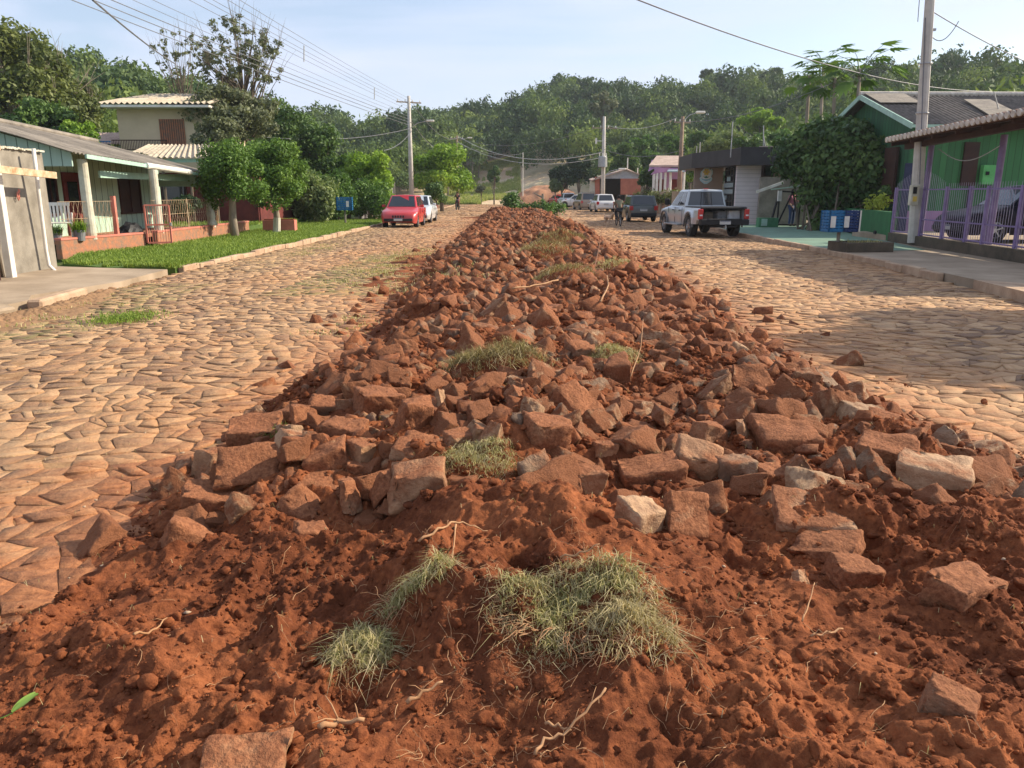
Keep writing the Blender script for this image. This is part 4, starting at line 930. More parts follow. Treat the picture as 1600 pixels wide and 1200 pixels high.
tuft(965, 425, .45, .6, 800, .03, .08, M['strawgreen'], 'yellow-green turf on the right shoulder of the heap', 10, roots=20, dome=.12, wd=.005)
tuft(880, 378, .6, .8, 1000, .04, .11, M['turfbrown'], 'farthest straw-coloured turf on top of the heap', 12, roots=0, dome=.2, wd=.007)
tuft(700, 425, .9, 1.0, 1700, .03, .09, M['strawgreen'], 'thin dry grass beside the left foot of the heap', 13, roots=0, dome=.03, wd=.006)
tuft(432, 675, .10, .10, 300, .03, .07, M['grass'], 'little green weed at the left margin beside the leaning block', 14, roots=0, dome=.01, wd=.002)
# ---- roots and sticks
def stick(pxs, r0, r1, label, lift=.02, mat='root', name='root', br=()):
    pts = [];
    for i, (a, b, *h) in enumerate(pxs):
        p = hit(a, b); p.z = max(p.z, mz(p.x, p.y))+(h[0] if h else lift); pts.append(p)
    c = pts[0].copy(); q = []
    for i in range(len(pts)-1):
        for s in range(4): q.append(pts[i].lerp(pts[i+1], s/4)+Vector((0, 0, .006*math.sin(i*2+s*1.7)))-c)
    q.append(pts[-1]-c); n = len(q); mb = MB(); mb.tube(q, [r0+(r1-r0)*i/(n-1) for i in range(n)], 7)
    rr = random.Random(int(pxs[0][0]))
    for k in range(3):
        s = q[rr.randrange(1, n-1)]; d = Vector((rr.uniform(-1, 1), rr.uniform(-1, 1), .5))*r0*10
        mb.tube([s, s+d*.5+Vector((0, 0, r0)), s+d], [r1*.5, r1*.35, r1*.15], 5)
    o = mb.build(name, M[mat], smooth=True); o.location = c; tag(o, label, 'root' if name == 'root' else 'stick', 'roots and sticks on the heap'); return o
stick([(835, 1195), (850, 1172), (880, 1160), (915, 1142), (945, 1122)], .0045, .003, 'forked pale stick lying at the bottom centre', .025, name='stick')
stick([(852, 1143), (872, 1147), (892, 1152)], .005, .003, 'short pale stub beside the forked stick', .02, name='stick')
stick([(500, 1158), (530, 1140), (570, 1137)], .009, .006, 'thick brown root stub near the bottom, left of centre', .02)
stick([(636, 1110), (660, 1092), (692, 1078)], .007, .003, 'tapering root on the bare soil slope', .02)
stick([(655, 878), (685, 862), (712, 850), (735, 846), (762, 842)], .005, .002, 'reddish root running right from the bare soil', .03)
stick([(713, 848, .03), (708, 880, .03), (706, 915, .02)], .004, .002, 'thin root hanging straight down towards the grass fringe', .03)
stick([(875, 930), (905, 925), (935, 920)], .004, .002, 'knotted pale root inside the largest tuft', .08)
stick([(1265, 1010), (1290, 1003), (1315, 998)], .004, .003, 'white stick across a hole in the soil on the right', .03, name='stick')
stick([(1252, 985), (1262, 960), (1270, 938)], .003, .0015, 'thin bent root rising from the soil on the right', .03)
stick([(215, 1035), (240, 1005), (262, 975)], .005, .002, 'pale root splinter in the soil on the left', .02)
stick([(800, 470), (835, 463), (872, 456)], .012, .009, 'long pale stick lying across the crest', .12, name='stick')
stick([(938, 490, .1), (950, 470, .15), (948, 455, .2)], .010, .006, 'curved pale stick standing up from the crest', .1, name='stick')
stick([(925, 440, .05), (935, 415, .3), (940, 392, .5)], .010, .004, 'thin dark twig standing upright on the heap', .1, mat='rootdark', name='stick')
stick([(985, 600, .05), (1000, 575, .15), (1003, 550, .2)], .004, .002, 'slender twig leaning over the right side stones', .1, name='stick')
def rootlets():
    r = random.Random(2); mb = MB()
    for i in range(520):
        px, py = r.gauss(820, 330), r.uniform(830, 1200)
        if not 60 < px < 1560: continue
        if i % 3 == 0: px, py = r.gauss(880, 120), r.gauss(980, 50)
        p = hit(px, py); d = Vector((r.uniform(-1, 1), r.uniform(-1, 1), 0)).normalized(); pts = []
        for s in range(r.randrange(4, 9)):
            z = mz(p.x, p.y)+.006+r.uniform(0, .008); pts.append(Vector((p.x, p.y, z))); p = p+d*r.uniform(.008, .02); d = (d+Vector((r.uniform(-.6, .6), r.uniform(-.6, .6), 0))).normalized()
        w_ = r.uniform(.0006, .0016); mb.tube(pts, [w_*(1-.6*k/len(pts)) for k in range(len(pts))], 4, False)
    tag(mb.build('rootlets', M['root']), 'fine hair roots lying over the near soil', 'roots', kind='stuff')
    rng = np.random.default_rng(8); n = 2600; y = rng.uniform(1.5, 9, n); x = rng.uniform(-5, 5, n); k = np.abs(x) < .75*y+.5; x, y = x[k], y[k]
    V, F, T = blades(np.stack([x, y, np.maximum(mound(x, y), 0)+.006], 1), rng, .015, .05, .0012, 1.0, flat=.9)
    V[:, 2] = np.maximum(V[:, 2], .003); tag(npmesh('straw_litter', V, F, M['straw'], tint=T), 'bits of straw lying on soil and paving', 'straw', kind='stuff')
rootlets()
def leafthing():
    c = hit(22, 1128); c.z += .02; t = thing('fallen_leaf', 'fresh green leaf pair lying on the soil at the bottom left corner', 'leaf', c)
    for k, (a, L_, wd, tl) in enumerate(((1.15, .075, .017, .35), (.75, .07, .014, .6))):
        V = []; F = []; n = 9
        for i in range(n):
            s = i/(n-1); w_ = wd*math.sin(math.pi*min(1, s*.92+.06))**.7; x = L_*s
            for j in (-1, 0, 1):
                V.append((x*math.cos(a)-j*w_*math.sin(a), x*math.sin(a)+j*w_*math.cos(a), .008+tl*x*(1-.35*s)+abs(j)*.006))
        for i in range(n-1):
            for j in range(2): b = i*3+j; F.append((b, b+3, b+4, b+1))
        npmesh('leaf_blade', V, F, M['fresh'], t, smooth=True, tint=[.6]*len(V))
    MB().tube([(-.045, -.02, 0), (-.02, -.012, .004), (0, 0, .009)], .0018, 6).build('stalk', M['fresh'], t)
leafthing()
# ================================================================ vehicles (local: +Y = front, origin on the ground at mid length)
def lerp(tab, y):
    if y <= tab[0][0]: return tab[0][1]
    for (a, va), (b, vb) in zip(tab, tab[1:]):
        if y <= b: return va+(vb-va)*(y-a)/(b-a)
    return tab[-1][1]
def body_loft(L_, hw, top, bot, wheels, Rw, y0=None, y1=None, tumble=.04, belly=.03):
    """side panels with real wheel arches, bonnet/boot deck on top"""
    y0 = -L_/2 if y0 is None else y0; y1 = L_/2 if y1 is None else y1
    ys = set([y0+(y1-y0)*i/60 for i in range(61)])
    for wy in wheels:
        for k in range(-8, 9): ys.add(wy+Rw*math.sin(k/8*math.pi/2))
    ys = sorted(y for y in ys if y0 <= y <= y1); V = []; F = []; n = None
    for y in ys:
        h = hw
        e0 = (y-y0)/.45; e1 = (y1-y)/.45
        if e0 < 1: h -= hw*.16*(1-max(e0, 0))**2
        if e1 < 1: h -= hw*.20*(1-max(e1, 0))**2
        zt = lerp(top, y); zb = lerp(bot, y)
        for wy in wheels:
            d = abs(y-wy)
            if d < Rw: zb = max(zb, .30+math.sqrt(max(0, Rw*Rw-d*d)))
        zb = min(zb, zt-.12)
        prof = [(h*.96, zb), (h*1.0, zb+(zt-zb)*.22), (h*(1.0+belly), zb+(zt-zb)*.5), (h*1.0, zb+(zt-zb)*.8), (h*(1-tumble), zt-.035), (h*(.93-tumble), zt), (h*.5, zt+.025), (0, zt+.032)]
        ring = [(-x, y, z) for x, z in prof]+[(x, y, z) for x, z in prof[-2::-1]]
        n = len(ring); V += ring
    for i in range(len(ys)-1):
        for k in range(n-1): F.append((i*n+k, i*n+k+1, (i+1)*n+k+1, (i+1)*n+k))
    m = len(ys)-1; F.append(tuple(range(n))[::-1]); F.append(tuple(m*n+k for k in range(n)))
    return MB().add(V, F)
def frustum(mb, yb0, yb1, yt0, yt1, wb, wt, zb, zt):
    v = [(-wb, yb0, zb), (wb, yb0, zb), (wb*.97, yb1, zb), (-wb*.97, yb1, zb), (-wt, yt0, zt-.03), (wt, yt0, zt-.03), (wt*.95, yt1, zt-.03), (-wt*.95, yt1, zt-.03)]
    ym = (yt0+yt1)/2
    v += [(0, yt0+.02, zt), (0, yt1-.02, zt)]
    mb.add(v, [(0, 1, 5, 8, 4), (1, 2, 6, 5), (2, 3, 7, 9, 6), (3, 0, 4, 7), (4, 8, 9, 7), (8, 5, 6, 9)]); return mb
def quad_on(a, b, c, d, u0, u1, v0, v1, off, nseg=1):
    """thin pane laid inside face a-b-c-d (a,b bottom; d,c top), pushed out by off along the normal"""
    a, b, c, d = map(Vector, (a, b, c, d)); nrm = (b-a).cross(d-a).normalized()
    def P(u, v): return a.lerp(b, u).lerp(d.lerp(c, u), v)+nrm*off
    p = [P(u0, v0), P(u1, v0), P(u1, v1), P(u0, v1)]; q = [x-nrm*.012 for x in p]
    return [*p, *q], [(0, 1, 2, 3), (7, 6, 5, 4), (0, 4, 5, 1), (1, 5, 6, 2), (2, 6, 7, 3), (3, 7, 4, 0)]
def wheel(mat_rim, x, y, r, wd, parent, side, spokes=5):
    s = side
    w_ = MB().lathe([(r*.62, -wd/2), (r*.94, -wd/2), (r, -wd*.36), (r, wd*.36), (r*.94, wd/2), (r*.62, wd/2)], 24, Matrix.Translation((x, y, r)), 'X').build('wheel', M['tyre'], parent, smooth=False)
    rm = MB(); T = Matrix.Translation((x, y, r)); xo = s*wd*.38
    rm.lathe([(r*.66, xo+s*.02), (r*.60, xo+s*.025), (r*.56, xo-s*.03)], 24, T, 'X'); rm.lathe([(.001, xo+s*.02), (r*.16, xo+s*.018), (r*.18, xo-s*.02)], 12, T, 'X')
    for k in range(spokes):
        a = 2*math.pi*k/spokes+.3; rm.bar((x+xo, y+r*.12*math.cos(a), r+r*.12*math.sin(a)), (x+xo, y+r*.60*math.cos(a), r+r*.60*math.sin(a)), r*.14, .03)
    rm.build('rim', mat_rim, w_)
    MB().lathe([(.001, xo-s*.045), (r*.62, xo-s*.045)], 20, T, 'X').build('brake_disc', M['black'], w_)
    return w_
def car(name, label, cat, L_, Wd, H, paintm, kind='hatch', loc=(0, 0, 0), rz=0, group=None, ground=.0, belt=.92, cabin=None, rimmat=None, clad=False, roofbars=False, r=.30, wipers=True, plate=True, stripe=None):
    t = thing(name, label, cat, (0, 0, 0), 0, group); hw = Wd/2; y0, y1 = -L_/2, L_/2; wf, wr = y1-.78, y0+.72
    hood = belt-.06
    if kind == 'hatch': top = [(y0, belt-.28), (y0+.04, belt-.02), (y0+.3, belt), (y1-1.25, belt), (y1-.95, hood), (y1-.35, hood-.12), (y1-.08, hood-.24), (y1, hood-.38)]
    else: top = [(y0, belt-.30), (y0+.06, belt-.06), (y0+.5, belt-.01), (y1-1.4, belt), (y1-1.05, hood), (y1-.4, hood-.12), (y1-.08, hood-.24), (y1, hood-.36)]
    bot = [(y0, .34), (y0+.15, .22), (y1-.15, .20), (y1, .26)]
    body_loft(L_, hw, top, bot, (wf, wr), r+.07).build('body', paintm, t, smooth=True)
    fl = MB(); fl.box((0, 0, .40), (Wd*.80, L_*.93, .30)); fl.box((0, wf, .5), (Wd*.93, r*2+.1, .34)); fl.box((0, wr, .5), (Wd*.93, r*2+.1, .34)); fl.build('underbody', M['black'], t)
    c = cabin or {'hatch': (y0+.10, y1-1.15, y0+.48, y1-1.85, .92, .74), 'sedan': (y0+.62, y1-1.20, y0+1.25, y1-1.95, .92, .72)}[kind]
    yb0, yb1, yt0, yt1, kb, kt = c; wb, wt = hw*kb, hw*kt; zb, zt = belt-.02, H
    frustum(MB(), yb0, yb1, yt0, yt1, wb, wt, zb, zt).build('cabin', paintm, t, bevel=.035, smooth=False)
    g = M['glass']; o = .006; ztt = zt-.03
    rearf = ((-wb, yb0, zb), (wb, yb0, zb), (wt, yt0, ztt), (-wt, yt0, ztt)); frontf = ((wb*.97, yb1, zb), (-wb*.97, yb1, zb), (-wt*.95, yt1, ztt), (wt*.95, yt1, ztt))
    MB().add(*quad_on(*rearf, .09, .91, .12, .90, o)).build('rear_window', g, t); MB().add(*quad_on(*frontf, .06, .94, .08, .93, o)).build('windscreen', g, t)
    rs = ((wb, yb0, zb), (wb*.97, yb1, zb), (wt*.95, yt1, ztt), (wt, yt0, ztt)); lsd = ((-wb*.97, yb1, zb), (-wb, yb0, zb), (-wt, yt0, ztt), (-wt*.95, yt1, ztt))
    for (u0, u1) in ((.06, .22), (.26, .56), (.60, .93)):
        MB().add(*quad_on(*rs, u0, u1, .12, .88, o)).build('side_window', g, t); MB().add(*quad_on(*lsd, 1-u1, 1-u0, .12, .88, o)).build('side_window', g, t)
    for s in (-1, 1):
        # headlights, tail lights
        h = MB(); h.prism([(s*hw*.50, y1-.10, hood-.33), (s*hw*.93, y1-.20, hood-.33), (s*hw*.93, y1-.36, hood-.17), (s*hw*.55, y1-.20, hood-.21)], (0, .055, .0)); h.build('headlight', M['lamp'], t, bevel=.01)
        h = MB(); zt_ = belt-.06 if kind != 'van' else belt+.3; h.box((s*hw*.86, y0+.035, zt_-.10), (hw*.26, .10, .24)); h.build('tail_light', M['taillamp'], t, bevel=.02)
        m_ = MB(); m_.box((s*(hw+.09), yb1-.42, belt+.06), (.17, .10, .12)); m_.bar((s*hw*.93, yb1-.40, belt+.02), (s*(hw+.05), yb1-.42, belt+.04), .04); m_.build('mirror', M['black'] if clad else paintm, t, bevel=.02)
        wheel(rimmat or M['rim'], s*(hw-.10), wf, r, .19, t, s); wheel(rimmat or M['rim'], s*(hw-.10), wr, r, .19, t, s)
        dl = MB()
        for yy in (yb1-.30, (yb0+yb1)/2-.02, yb0+.75): dl.box((s*(hw*1.022), yy, (belt+.30)/2+.05), (.012, .012, belt-.42))
        dl.box((s*hw*1.03, yb1-1.05, belt-.20), (.02, .16, .03)); dl.box((s*hw*1.03, yb1-2.0, belt-.20), (.02, .16, .03)); dl.build('door_gap', M['black'], t)
    b = MB(); b.box((0, y1-.03, .36), (Wd*.80, .16, .14)); b.build('front_grille', M['black'], t, bevel=.02)
    b = MB()
    for k in (-2, -1, 0, 1, 2): b.box((k*.12, y1-.005, hood-.34), (.07, .05, .10))
    b.build('upper_grille', M['black'], t)
    b = MB(); b.box((0, y0+.02, .40), (Wd*.90, .17, .20)); b.build('rear_bumper', M['black'] if clad else paintm, t, bevel=.03)
    if plate:
        p_ = MB(); p_.box((0, y1+.055, .39), (.40, .015, .13)); pl = p_.build('number_plate', M['plate'], t); MB().box((0, y1+.064, .435), (.38, .006, .022)).build('plate_band', M['denim'], pl)
        p_ = MB(); p_.box((0, y0-.015 if kind == 'sedan' else y0-.004, .66), (.40, .05, .13)); pl = p_.build('number_plate', M['plate'], t); MB().box((0, y0-.032, .705), (.38, .006, .022)).build('plate_band', M['denim'], pl)
    if roofbars:
        for s in (-1, 1): MB().tube([(s*wt*.86, yt0+.1, zt-.02), (s*wt*.86, yt0+.2, zt+.05), (s*wt*.84, yt1-.2, zt+.05), (s*wt*.84, yt1-.1, zt-.02)], .018, 6).build('roof_bar', M['black'], t)
    t.location = loc; t.rotation_euler = (0, 0, rz); return t
def grd(px, py, z=0): g = G(px, py, z); return (g.x, g.y, z)
# left kerb
c = car('parked_car', 'bright red hatchback parked nose towards the viewer at the left kerb', 'car', 3.85, 1.66, 1.50, M['p_red'], 'hatch', (-4.62, 38.9, .0), math.pi-.03, 'cars parked along the left kerb')
car('parked_car', 'silver saloon parked directly behind the red hatchback', 'car', 4.3, 1.72, 1.47, M['p_silver2'], 'sedan', (-4.55, 45.2, .0), math.pi-.02, 'cars parked along the left kerb')
# right kerb
car('parked_car', 'dark green box-shaped hatchback seen from behind at the right kerb', 'car', 3.7, 1.62, 1.47, M['p_green'], 'hatch', (8.05, 46.6, .0), .03, 'cars parked along the right kerb', cabin=(-1.80, .62, -1.52, .05, .93, .82), clad=True)
car('parked_car', 'white hatchback seen from behind in front of the warehouse pole', 'car', 3.9, 1.68, 1.52, M['p_white'], 'hatch', (9.05, 70.5, .0), .06, 'cars parked along the right kerb')
car('parked_car', 'dusty brown estate car parked just ahead of the white hatchback', 'car', 4.3, 1.72, 1.66, M['p_brown'], 'hatch', (8.5, 79.5, .0), .10, 'cars parked along the right kerb', roofbars=True)
car('parked_car', 'small white car nosed in beyond the brown estate', 'car', 3.8, 1.65, 1.45, M['p_white'], 'hatch', (9.0, 94, .0), 1.2, 'cars parked along the right kerb')
car('parked_car', 'dark red hatchback standing inside the mouth of the warehouse', 'car', 3.8, 1.65, 1.5, M['p_red'], 'hatch', (13.6, 80, .0), 2.6, 'cars near the warehouse')
car('parked_car', 'farthest red car by the clay bank', 'car', 3.9, 1.66, 1.42, M['p_red'], 'sedan', (7.6, 105, .0), .25, 'cars at the far end of the road')
def pickup(name, label, loc, rz, paintm, cargo=True, dark=True, group=None, sc=1):
    L_, Wd, H = 5.1, 1.82, 1.72; t = thing(name, label, 'pickup', (0, 0, 0), 0, group); hw = Wd/2; y0, y1 = -L_/2, L_/2; r = .39; wf, wr = y1-.85, y0+1.12; belt = 1.08
    # front part up to the cab's back, full body height
    top = [(-.55, belt), (y1-1.35, belt+.01), (y1-1.1, belt-.02), (y1-.2, belt-.13), (y1, belt-.32)]
    body_loft(L_, hw, top, [(-.7, .42), (y1-.2, .40), (y1, .48)], (wf,), r+.08, y0=-.62, tumble=.03).build('body', paintm, t, smooth=True)
    # bed sides with arches
    for s in (-1, 1):
        V = []; F = []; ys = sorted(set([y0+.06+(-.66-y0-.06)*i/24 for i in range(25)]+[wr+(r+.09)*math.sin(k/8*math.pi/2) for k in range(-8, 9)]))
        for y in ys:
            d = abs(y-wr); zb = .48 if y > y0+.3 else .62
            if d < r+.09: zb = max(zb, .36+math.sqrt(max(0, (r+.09)**2-d*d)))
            fl_ = .045*math.exp(-((d-r-.08)/.12)**2)+(.04 if d < r+.1 else 0)
            prof = [(hw-.10, zb), (hw-.005+fl_, zb), (hw+.01+fl_*.9, zb+(1.04-zb)*.4), (hw-.01, .96), (hw-.04, 1.05), (hw-.11, 1.05), (hw-.11, .56)]
            V += [(s*x, y, z) for x, z in prof]
        n = 7
        for i in range(len(ys)-1):
            for k in range(n-1): F.append((i*n+k, i*n+k+1, (i+1)*n+k+1, (i+1)*n+k))
        F.append(tuple(range(n))); F.append(tuple((len(ys)-1)*n+k for k in range(n))[::-1])
        MB().add(V, F).build('bed_side', paintm, t, smooth=False)
        MB().lathe([(r+.12, s*(hw+.045)-.04), (r+.12, s*(hw+.045)+.02), (r+.055, s*(hw+.045)+.02)], 28, Matrix.Translation((0, wr, r)), 'X')
        for wy in (wf, wr):
            f = MB(); pts = [(s*(hw+.03), wy+(r+.10)*math.cos(a), r+.0+(r+.10)*math.sin(a)) for a in [math.pi*(-.02+1.04*k/14) for k in range(15)]]; f.tube(pts, .035, 6); f.build('wheel_arch', M['greybox'] if dark else paintm, t, smooth=True)
        h = MB(); h.box((s*(hw-.06), y0+.05, .84), (.17, .12, .36)); tl = h.build('tail_light', M['taillamp'], t, bevel=.02); MB().box((s*(hw-.06), y0-.012, .80), (.10, .02, .05)).build('reverse_lens', M['lamp'], tl)
        m_ = MB(); m_.box((s*(hw+.14), y1-1.62, belt+.16), (.20, .12, .24)); m_.bar((s*hw*.95, y1-1.58, belt+.06), (s*(hw+.1), y1-1.62, belt+.12), .05); m_.build('mirror', M['black'], t, bevel=.03)
        st = MB(); st.box((s*(hw+.05), .42, .40), (.20, 1.75, .05)); st.bar((s*(hw-.15), -.2, .42), (s*(hw+.03), -.2, .40), .05); st.bar((s*(hw-.15), 1.0, .42), (s*(hw+.03), 1.0, .40), .05); st.build('side_step', M['steel'], t, bevel=.012)
        for wy in (wf, wr): wheel(M['rim'], s*(hw-.11), wy, r, .25, t, s, 6)
        dl = MB()
        for yy in (-.60, .28, 1.12): dl.box((s*(hw*1.018), yy, .76), (.012, .014, .56))
        for yy in (-.30, .52): dl.box((s*hw*1.03, yy, .94), (.025, .16, .035))
        dl.build('door_gap', M['black'], t)
        h = MB(); h.prism([(s*hw*.52, y1-.07, .78), (s*hw*.95, y1-.16, .78), (s*hw*.95, y1-.3, .95), (s*hw*.55, y1-.16, .95)], (0, .05, 0)); h.build('headlight', M['lamp'], t)
    fl = MB(); fl.box((0, 0, .50), (1.0, L_*.9, .16)); fl.box((0, y0+.95, .56), (Wd-.22, 1.95, .05)); fl.box((0, wf, .6), (Wd*.93, .9, .3)); fl.box((0, wr, .45), (Wd*.7, .12, .12)); fl.box((0, -.66, .80), (Wd-.24, .06, .5)); fl.build('chassis', M['black'], t)
    cb = (-.62, 1.42, -.52, .62, .90, .74); yb0, yb1, yt0, yt1, kb, kt = cb; wb, wt = hw*kb, hw*kt; zb, zt = belt-.02, H; ztt = zt-.03
    frustum(MB(), yb0, yb1, yt0, yt1, wb, wt, zb, zt).build('cab', paintm, t, bevel=.05)
    rearf = ((-wb, yb0, zb), (wb, yb0, zb), (wt, yt0, ztt), (-wt, yt0, ztt)); frontf = ((wb*.97, yb1, zb), (-wb*.97, yb1, zb), (-wt*.95, yt1, ztt), (wt*.95, yt1, ztt)); o = .008
    rw = MB().add(*quad_on(*rearf, .06, .94, .10, .90, o)).build('rear_window', M['glass'], t); d = MB()
    d.add(*quad_on(*rearf, .36, .375, .10, .90, o+.008)); d.add(*quad_on(*rearf, .625, .64, .10, .90, o+.008)); d.build('window_divider', M['black'], rw)
    MB().add(*quad_on(*frontf, .06, .94, .08, .93, o)).build('windscreen', M['glass'], t)
    rs = ((wb, yb0, zb), (wb*.97, yb1, zb), (wt*.95, yt1, ztt), (wt, yt0, ztt)); lsd = ((-wb*.97, yb1, zb), (-wb, yb0, zb), (-wt, yt0, ztt), (-wt*.95, yt1, ztt))
    for (u0, u1) in ((.07, .38), (.43, .90)):
        MB().add(*quad_on(*rs, u0, u1, .12, .88, o)).build('side_window', M['glass'], t); MB().add(*quad_on(*lsd, 1-u1, 1-u0, .12, .88, o)).build('side_window', M['glass'], t)
    MB().box((0, yt0+.02, zt+.010), (.20, .06, .03)).build('brake_lamp', M['taillamp'], t, bevel=.01)
    b = MB(); b.box((0, y0-.02, .56), (Wd*.98, .26, .20)); b.box((0, y0-.10, .66), (Wd*.7, .14, .05)); b.box((0, y0+.02, .42), (Wd*.55, .1, .10)); b.build('rear_bumper', M['black'], t, bevel=.03)
    pl = MB().box((0, y0-.162, .55), (.40, .02, .13)).build('number_plate', M['plate'], t); MB().box((0, y0-.176, .60), (.38, .006, .02)).build('plate_band', M['denim'], pl)
    tow = MB(); tow.bar((0, y0+.1, .38), (0, y0-.24, .38), .06); tow.tube([(0, y0-.22, .40), (0, y0-.22, .46)], .028, 8); tow.build('tow_bar', M['steel'], t)
    if dark:
        cv = MB(); cv.box((0, y0+.95, 1.07), (Wd*.93, 1.75, .05)); cv.box((0, y0+.10, 1.045), (Wd*.95, .10, .07)); cv.build('bed_cover', M['black'], t, bevel=.015)
    if not cargo: MB().box((0, y0+.03, .80), (Wd*.9, .06, .48)).build('tailgate', paintm, t, bevel=.02)
    t.location = loc; t.rotation_euler = (0, 0, rz); t.scale = (sc, sc, sc); return t
PK = Vector((7.8, 30.9, 0)); PKR = .085
pickup('pickup_truck', 'silver pickup with dark bed cover and open tailgate parked at the right kerb', PK, PKR, M['p_silver'], group='pickups parked along the right side')
pickup('pickup_truck', 'pale pickup far up the road beside the red car', (8.4, 98, 0), .15, M['p_silver2'], False, False, 'pickups parked along the right side', .95)
def inbed(x, y, z): return PK+Matrix.Rotation(PKR, 3, 'Z') @ Vector((x, y, z))
def sack(name, label, cat, x, d, mat, seed):
    bm = bmesh.new(); bmesh.ops.create_cube(bm, size=1); bmesh.ops.subdivide_edges(bm, edges=bm.edges, cuts=5, use_grid_fill=True)
    for v in bm.verts:
        p = v.co.copy(); q = p.normalized()*.56; p = p.lerp(q, .32); k = noise_f(p*4+Vector((seed, 0, 0)))*.06; v.co = Vector(((p.x+k)*d[0], (p.y+k)*d[1], (p.z+k*.6)*d[2]))
    me = bpy.data.meshes.new(name); bm.to_mesh(me); bm.free(); o = link(name, me, mat); o.location = inbed(x, -2.0, .585+d[2]*.5); o.rotation_euler = (0, 0, PKR+seed*.1); tag(o, label, cat); return o
sack('cargo_sack', 'crumpled white sack at the right of the pickup bed', 'sack', .50, (.46, .4, .38), M['bag'], 1)
sack('cargo_sack', 'grey bundle in the middle of the pickup bed', 'sack', .02, (.38, .4, .36), M['greybox'], 2)
sack('cargo_sack', 'dark brown bundle at the left of the pickup bed', 'sack', -.48, (.40, .4, .32), M['bark'], 3)
# dark car in the carport, nose towards the road
car('parked_car', 'navy black car standing nose out under the purple carport', 'car', 4.2, 1.76, 1.50, M['p_navy'], 'hatch', (14.35, 21.6, .28), math.pi/2+.02, None, r=.33, belt=.95)
# ================================================================ roofs and houses
def corr(mb, e0, e1, r1, r0, pitch=.18, amp=.028, th=.012):
    """corrugated sheet between eave line e0-e1 and ridge line r0-r1, waves run eave to ridge"""
    e0, e1, r0, r1 = map(Vector, (e0, e1, r0, r1)); Ln = (e1-e0).length; n = max(4, int(Ln/pitch)*4); nr = ((e1-e0).cross(r0-e0)).normalized()
    if nr.z < 0: nr = -nr
    V = []; F = []
    for i in range(n+1):
        u = i/n; w_ = math.sin(u*Ln/pitch*2*math.pi)*amp; a = e0.lerp(e1, u); b = r0.lerp(r1, u)
        for v in (0, .33, .66, 1): V.append(a.lerp(b, v)+nr*(w_+(.012 if v in (.33,) else 0)))
    m = len(V); V += [p-nr*th for p in V[:m]]
    for i in range(n):
        for k in range(3):
            b = i*4+k; F.append((b, b+4, b+5, b+1)); F.append((m+b, m+b+1, m+b+5, m+b+4))
        F.append((i*4, m+i*4, m+i*4+4, i*4+4)); F.append((i*4+3, i*4+7, m+i*4+7, m+i*4+3))
    for q in (0, n*4):
        for k in range(3): F.append((q+k, q+k+1, m+q+k+1, m+q+k))
    mb.add(V, F); return mb
def fascia(a, b, h, w_, name, mat, parent): a = Vector(a); b = Vector(b); return MB().bar(a-Vector((0, 0, h/2)), b-Vector((0, 0, h/2)), w_, h).build(name, mat, parent)
def openbox(mb, c, d): return mb.box(c, d)
# ---- concrete wall of the nearest plot, with the gate post and pipe
t = thing('plot_wall', 'rough grey rendered wall at the left edge with a white drain pipe on it', 'wall')
mb = MB(); mb.prism([(-8.97, 16.1, .05), (-8.97, 16.1, 2.32), (-8.93, 14.6, 2.36), (-8.9, 12.0, 2.42), (-8.9, 6.0, 2.5), (-8.9, 6.0, .05)], (-.16, 0, 0)); mb.build('wall', M['conc_grey'], t)
rr = random.Random(3); mb = MB()
for i in range(70): y = 12+4.05*i/70; mb.box((-8.98, y+.03, 2.345+.02*rr.random()+.02*(16-y)/4), (.19, .05, .02+.03*rr.random()))
mb.build('mortar_edge', M['col'], t)
MB().tube([W(48, 232, 15.35)+Vector((.05, 0, 0)), W(56, 300, 15.4)+Vector((.05, 0, 0)), W(68, 392, 15.5)+Vector((.05, 0, 0)), W(72, 415, 15.52)+Vector((.06, 0, 0)), W(80, 430, 15.45)+Vector((.16, 0, 0))], .035, 10).build('drain_pipe', M['pvc'], t, smooth=True)
mb = MB(); q = lambda a, b: Vector((-8.885, 14.95+(a-25)*.012, 1.52+(295-b)*.0125))
mb.tube([q(26, 292), q(25, 298), q(27, 302), q(30, 300), q(30, 293), q(28, 290), q(26, 292)], .012, 5); mb.tube([q(30, 291), q(31, 286), q(33, 287), q(32, 291), q(30, 290)], .010, 5); mb.tube([q(27, 297), q(30, 296)], .010, 5)
mb.build('red_scrawl', M['redpaint'], t)
settle(t, (-9, 14, 0))
t = thing('gate_frame', 'white gate post with a rusty crossbeam before the grey wall', 'gate')
MB().box((-8.72, 14.15, 1.16), (.13, .13, 2.2)).build('post', M['white'], t, bevel=.008)
MB().box((-8.70, 13.75, 1.05), (.05, .05, 2.0)).build('post', M['white'], t)
MB().bar(W(-60, 258, 12.8)+Vector((.0, 0, 0)), W(76, 274, 15.5)+Vector((.12, 0, 0)), .07, .12).build('beam', M['rust'], t)
MB().box((-8.60, 13.25, .75), (.04, .75, 1.4)).build('gate_leaf', M['brown_wood'], t)
MB().box((-8.72, 14.15, 2.33), (.18, .18, .10)).build('post_cap', M['rust'], t)
settle(t, (-8.72, 14.1, 0))
